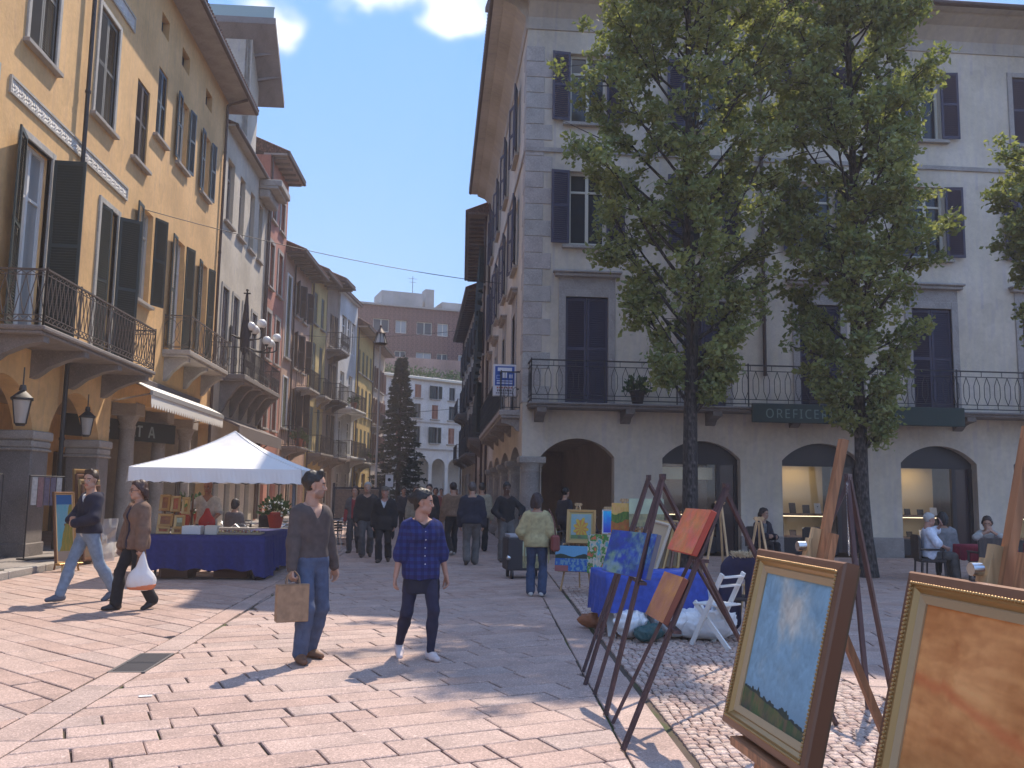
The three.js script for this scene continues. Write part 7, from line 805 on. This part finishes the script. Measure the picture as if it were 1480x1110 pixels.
{ // goods along the arcade
  const sp = poseOf([-7.2, 0.82, -18.35], 1.02, 0.16); painting('tall narrow gilt framed seascape leaning on a small stand', 'sea', sp, 0.46, 1.4, 'ornate'); const st = thing('picture_stand', 'small gilded wooden stand under the tall seascape', 'stand', [-7.03, 0, -18.25], 1.02); add(st, 'ledge', [chamfer(-0.26, 0.26, 0.12, 0.16, -0.06, 0.08, 0.008)], gilt); for (const [a, b] of [[-0.18, 0.06], [0.18, 0.06], [0, -0.14]]) add(st, 'leg', [beam([a, 0, b], [a * 0.9, 0.125, b * 0.5], 0.03)], gilt); add(st, 'prop', [beam([0, 0.0, -0.42], [0, 0.9, -0.2], 0.025)], giltDark);
  for (let i = 0; i < 4; i++) { const t = thing('blank_picture', ['widest gilt', 'dull gilt', 'pale gilt', 'thin dark gilt'][i] + ' framed tall blank picture leaning in the row by the stone pier', 'picture'); t.applyMatrix4(poseOf([-7.55 + i * 0.09, 1.02 - i * 0.05, -20.35 + i * 0.14], 1.36, 0.09)); const w = 0.9 - 0.08 * i, h = 1.95 - 0.12 * i; add(t, 'moulding', [mitred(w, h, [[0, -0.02], [0, 0.02], [0.03, 0.03], [0.08, 0.012], [0.08, -0.02]])], [gilt, giltDark, mat(0.5, 0.34, 0.16, 0.4, { metalness: 0.4 }), giltDark][i]); add(t, 'backing', [bb(-w / 2 + 0.06, w / 2 - 0.06, -h / 2 + 0.06, h / 2 - 0.06, -0.018, -0.012)], mat(0.2, 0.13, 0.08, 0.9)); }
  const pw = thing('plastic_wrap', 'clear crumpled plastic sheet hanging by the leaning frames', 'plastic sheet', [-6.95, 0, -20.1], 1.3); const pg = new THREE.PlaneGeometry(0.5, 0.9, 14, 20), pp = pg.attributes.position; for (let i = 0; i < pp.count; i++) pp.setZ(i, 0.12 * (fbm(pp.getX(i) * 6, pp.getY(i) * 4, 3, 3) - 0.5)); pg.computeVertexNormals(); add(pw, 'sheet', pg.translate(0, 0.5, 0), mat(0.7, 0.7, 0.7, 0.2, { transmission: 0.5, thickness: 0, side: THREE.DoubleSide }));
  const rack = (label, x, z, yaw, w, seed) => { const t = thing('print_rack', label, 'rack', [x, 0.118, z], yaw), r = rng(seed); for (const s of [-1, 1]) add(t, 'post', [rod([s * w / 2, 0, 0], [s * w / 2, 1.72, 0], 0.014)], MT.darkIron); add(t, 'top_rail', [rod([-w / 2, 1.7, 0], [w / 2, 1.7, 0], 0.012)], MT.darkIron); add(t, 'foot', [chamfer(-w / 2 - 0.05, w / 2 + 0.05, 0, 0.03, -0.2, 0.2, 0.008)], MT.darkIron); const n = 5; for (let i = 0; i < n; i++) { const a = -w / 2 + 0.05 + (i * (w - 0.1)) / n, b = a + ((w - 0.1) / n) * 0.86, c = [[0.28, 0.16, 0.16], [0.4, 0.36, 0.33], [0.16, 0.13, 0.17], [0.5, 0.48, 0.45], [0.22, 0.18, 0.16]][Math.floor(r() * 5)]; add(t, 'hanging_print', [bb(a, b, 1.66 - 0.55 - 0.06 * r(), 1.68, -0.006 + 0.01 * r(), 0.014)], fabric(...c)); } };
  rack('wire rack of hanging printed strips beside the leaning seascape', -8.1, -19.6, 0.9, 0.75, 3); rack('wire rack of hanging printed strips under the first lantern', -8.05, -16.7, 0.9, 0.8, 7);
}
// ------------------------------------------------------------------ cafe under the trees, along the corner house
{
  const sit = { pelvis: 0.53, pz: -0.05, footR: [-0.1, 0, 0.42, -0.1], footL: [0.12, 0, 0.4, 0.1], knee: [0, 1, 1] }, rattan = woodM(0.045, 0.035, 0.033, 0.6);
  const ch = thing('cafe_armchair', 'dark woven cafe armchair by the red tables', 'chair', [0, 0, 0], 0, 'dark chairs of the cafe'); add(ch, 'seat', [chamfer(-0.25, 0.25, 0.38, 0.45, -0.24, 0.26, 0.02)], rattan); add(ch, 'backrest', [extrude(shape([[-0.26, 0.45], [0.26, 0.45], [0.27, 0.86], [0.2, 0.92], [-0.2, 0.92], [-0.27, 0.86]]), 0.04).translate(0, 0, -0.28)], rattan); for (const s of [-1, 1]) add(ch, 'armrest', [chamfer(s * 0.27 - 0.025, s * 0.27 + 0.025, 0.62, 0.66, -0.25, 0.22, 0.012), chamfer(s * 0.27 - 0.02, s * 0.27 + 0.02, 0.45, 0.62, 0.16, 0.2, 0.008)], rattan); for (const a of [-1, 1]) for (const b of [-1, 1]) add(ch, 'leg', [beam([a * 0.24, 0, b * 0.23], [a * 0.23, 0.39, b * 0.21], 0.035)], rattan);
  const put = (src, spots, each) => spots.forEach(([x, z, a], i) => { const o = i ? src.clone() : src; if (i) { o.name = numbered(src.name); scene.add(o); } o.position.set(x, 0, z); o.rotation.y = a; each?.(o, i); });
  const chairLabels = ['under the person in white shirt', 'under the person with hands at the mouth', 'under the person with the dark shawl', 'standing empty before the red table', 'standing empty beyond the red table', 'under the person in navy jacket', 'standing empty next to the navy jacket'];
  put(ch, [[9.95, -17.7, 1.35], [11.55, -18.25, -0.4], [10.75, -18.6, 0.5], [10.6, -16.8, 3.0], [12.3, -17.6, -1.6], [7.75, -21.2, 0.5], [8.9, -21.0, -0.6]], (o, i) => { o.userData = { ...o.userData, label: 'dark woven cafe armchair ' + chairLabels[i] }; });
  const tb = (label, x, z) => { const t = thing('cafe_table', label, 'table', [x, 0, z]); add(t, 'top', [chamfer(-0.4, 0.4, 0.7, 0.73, -0.4, 0.4, 0.01)], rattan); add(t, 'column', [rod([0, 0, 0], [0, 0.7, 0], 0.04)], MT.iron); add(t, 'foot', [chamfer(-0.25, 0.25, 0, 0.03, -0.25, 0.25, 0.01)], MT.iron); };
  tb('square cafe table under the red cloth next to the man in white', 11.0, -17.5); tb('square cafe table under the red cloth beyond the orange painting', 13.0, -18.2); const rc = fabric(0.28, 0.02, 0.045, { side: THREE.DoubleSide }); clothOver('deep red cloth on the cafe table near the man in white', [0.84, 0.84, 0.738], () => 0.3, rc, 11.0, -17.5, 0); clothOver('deep red cloth on the cafe table beyond the orange painting', [0.84, 0.84, 0.738], () => 0.3, rc, 13.0, -18.2, 0);
  person({ label: 'grey haired person in white shirt seated with hand to forehead', at: [9.98, -17.65], turn: 1.3, ...sit, cell: 0.016, girth: 1.15, belly: 0.11, skin: [0.42, 0.22, 0.16], head: [0.1, 0.15], armL: { hand: [0.1, 1.14, 0.22], pole: [1, -0.4, 0.3], dir: [-0.2, 0.9, -0.3], palm: [0, 0, -1], curl: 0.3 }, armR: { hand: [-0.22, 0.68, 0.22], pole: [-1, -0.3, -0.4] }, hair: { type: 'short', c: [0.42, 0.4, 0.38] }, top: { name: 'white_shirt', m: fabric(0.66, 0.68, 0.76), g: 0.026, sleeve: 0.95, sleeveG: 0.016, hem: -0.04, collar: true }, bottom: { m: fabric(0.1, 0.09, 0.08), g: 0.014 } });
  person({ label: 'person seated at the red table with both hands at the mouth', at: [11.5, -18.2], turn: -0.45, ...sit, cell: 0.016, lean: [0, -0.05, 0.14], head: [-0.1, 0.25], armR: { hand: [-0.02, 1.0, 0.34], pole: [-1, -0.6, 0.1], dir: [0.3, 0.8, -0.2], palm: [0.3, 0, -1], curl: 0.6 }, armL: { hand: [0.05, 1.0, 0.34], pole: [1, -0.6, 0.1], dir: [-0.3, 0.8, -0.2], palm: [-0.3, 0, -1], curl: 0.6 }, hair: { type: 'bob', c: [0.03, 0.018, 0.014] }, top: { m: fabric(0.42, 0.41, 0.38), g: 0.024, sleeve: 1.3, collar: true }, bottom: { m: black, g: 0.014 } });
  person({ label: 'person in grey top with dark shawl seated with back to the square', at: [10.72, -18.5], turn: 2.6, ...sit, cell: 0.02, girth: 1.12, hair: { type: 'long', c: [0.015, 0.012, 0.012] }, top: { m: fabric(0.25, 0.25, 0.26), g: 0.03, collar: true }, bottom: { m: black, g: 0.014 } });
  person({ label: 'long haired person in dark navy jacket seated by the shop pier', at: [7.72, -21.05], turn: 0.35, ...sit, cell: 0.016, lean: [0.03, 0, 0.04], head: [0.35, 0.05], hair: { type: 'long', c: [0.02, 0.012, 0.011] }, under: { m: fabric(0.2, 0.19, 0.19), g: 0.014, hem: -0.05, sleeve: 0.3 }, coat: { m: fabric(0.022, 0.02, 0.035), g: 0.028, hem: -0.05, open: 0.05, collar: true }, armR: { hand: [-0.12, 0.72, 0.3] }, armL: { hand: [0.14, 0.7, 0.3] }, bottom: { m: black, g: 0.014 } });
  const cup = (label, x, z) => { const t = thing('coffee_cup', label, 'cup', [x, 0.741, z]); add(t, 'cup', [lathe([[0.001, 0.008], [0.025, 0.008], [0.036, 0.06], [0.033, 0.06], [0.023, 0.012]], 12)], MT.white); add(t, 'saucer', [new THREE.CylinderGeometry(0.06, 0.04, 0.008, 16).translate(0, 0.004, 0)], MT.white); }; cup('white coffee cup on the red cloth between the seated pair', 11.1, -17.55); cup('white coffee cup on the red cloth near the forearms', 11.3, -17.7);
  const bk = thing('bicycle', 'dark bicycle standing inside the arcade arch', 'bicycle', [3.75, 0, -23.2], 0.2); for (const x of [-0.52, 0.52]) { const w = add(bk, 'wheel', [new THREE.TorusGeometry(0.33, 0.017, 6, 28).translate(x, 0.35, 0)], MT.iron); const sp = []; for (let i = 0; i < 10; i++) { const a = (i / 10) * PI; sp.push(rod([x - 0.32 * Math.cos(a), 0.35 - 0.32 * Math.sin(a), 0], [x + 0.32 * Math.cos(a), 0.35 + 0.32 * Math.sin(a), 0], 0.002, 0.002, 4)); } add(w, 'spokes', sp, MT.steel).userData.kind = 'stuff'; } add(bk, 'frame', [rod([-0.52, 0.35, 0], [-0.1, 0.32, 0], 0.014), rod([-0.1, 0.32, 0], [-0.24, 0.85, 0], 0.016), rod([-0.52, 0.35, 0], [-0.22, 0.8, 0], 0.011), rod([-0.22, 0.78, 0], [0.34, 0.86, 0], 0.016), rod([-0.1, 0.32, 0], [0.36, 0.8, 0], 0.017), rod([0.52, 0.35, 0], [0.33, 1.0, 0], 0.015)], mat(0.05, 0.03, 0.05, 0.4)); add(bk, 'saddle', [chamfer(-0.36, -0.12, 0.86, 0.91, -0.06, 0.06, 0.02)], MT.dark); add(bk, 'handlebar', [tube([[0.2, 1.02, -0.28], [0.36, 1.05, -0.12], [0.36, 1.05, 0.12], [0.2, 1.02, 0.28]], 0.012)], MT.steel);
}

// ------------------------------------------------------------------ thin pinkish haze, added to stand in for lens veil over slight street haze
scene.fog = new THREE.FogExp2(0xf6e6e0, 0.0018);
// ------------------------------------------------------------------ finish
scene.traverse((o) => { if (o.isMesh) { o.castShadow = true; o.receiveShadow = true; } });
renderer.render(scene, camera);
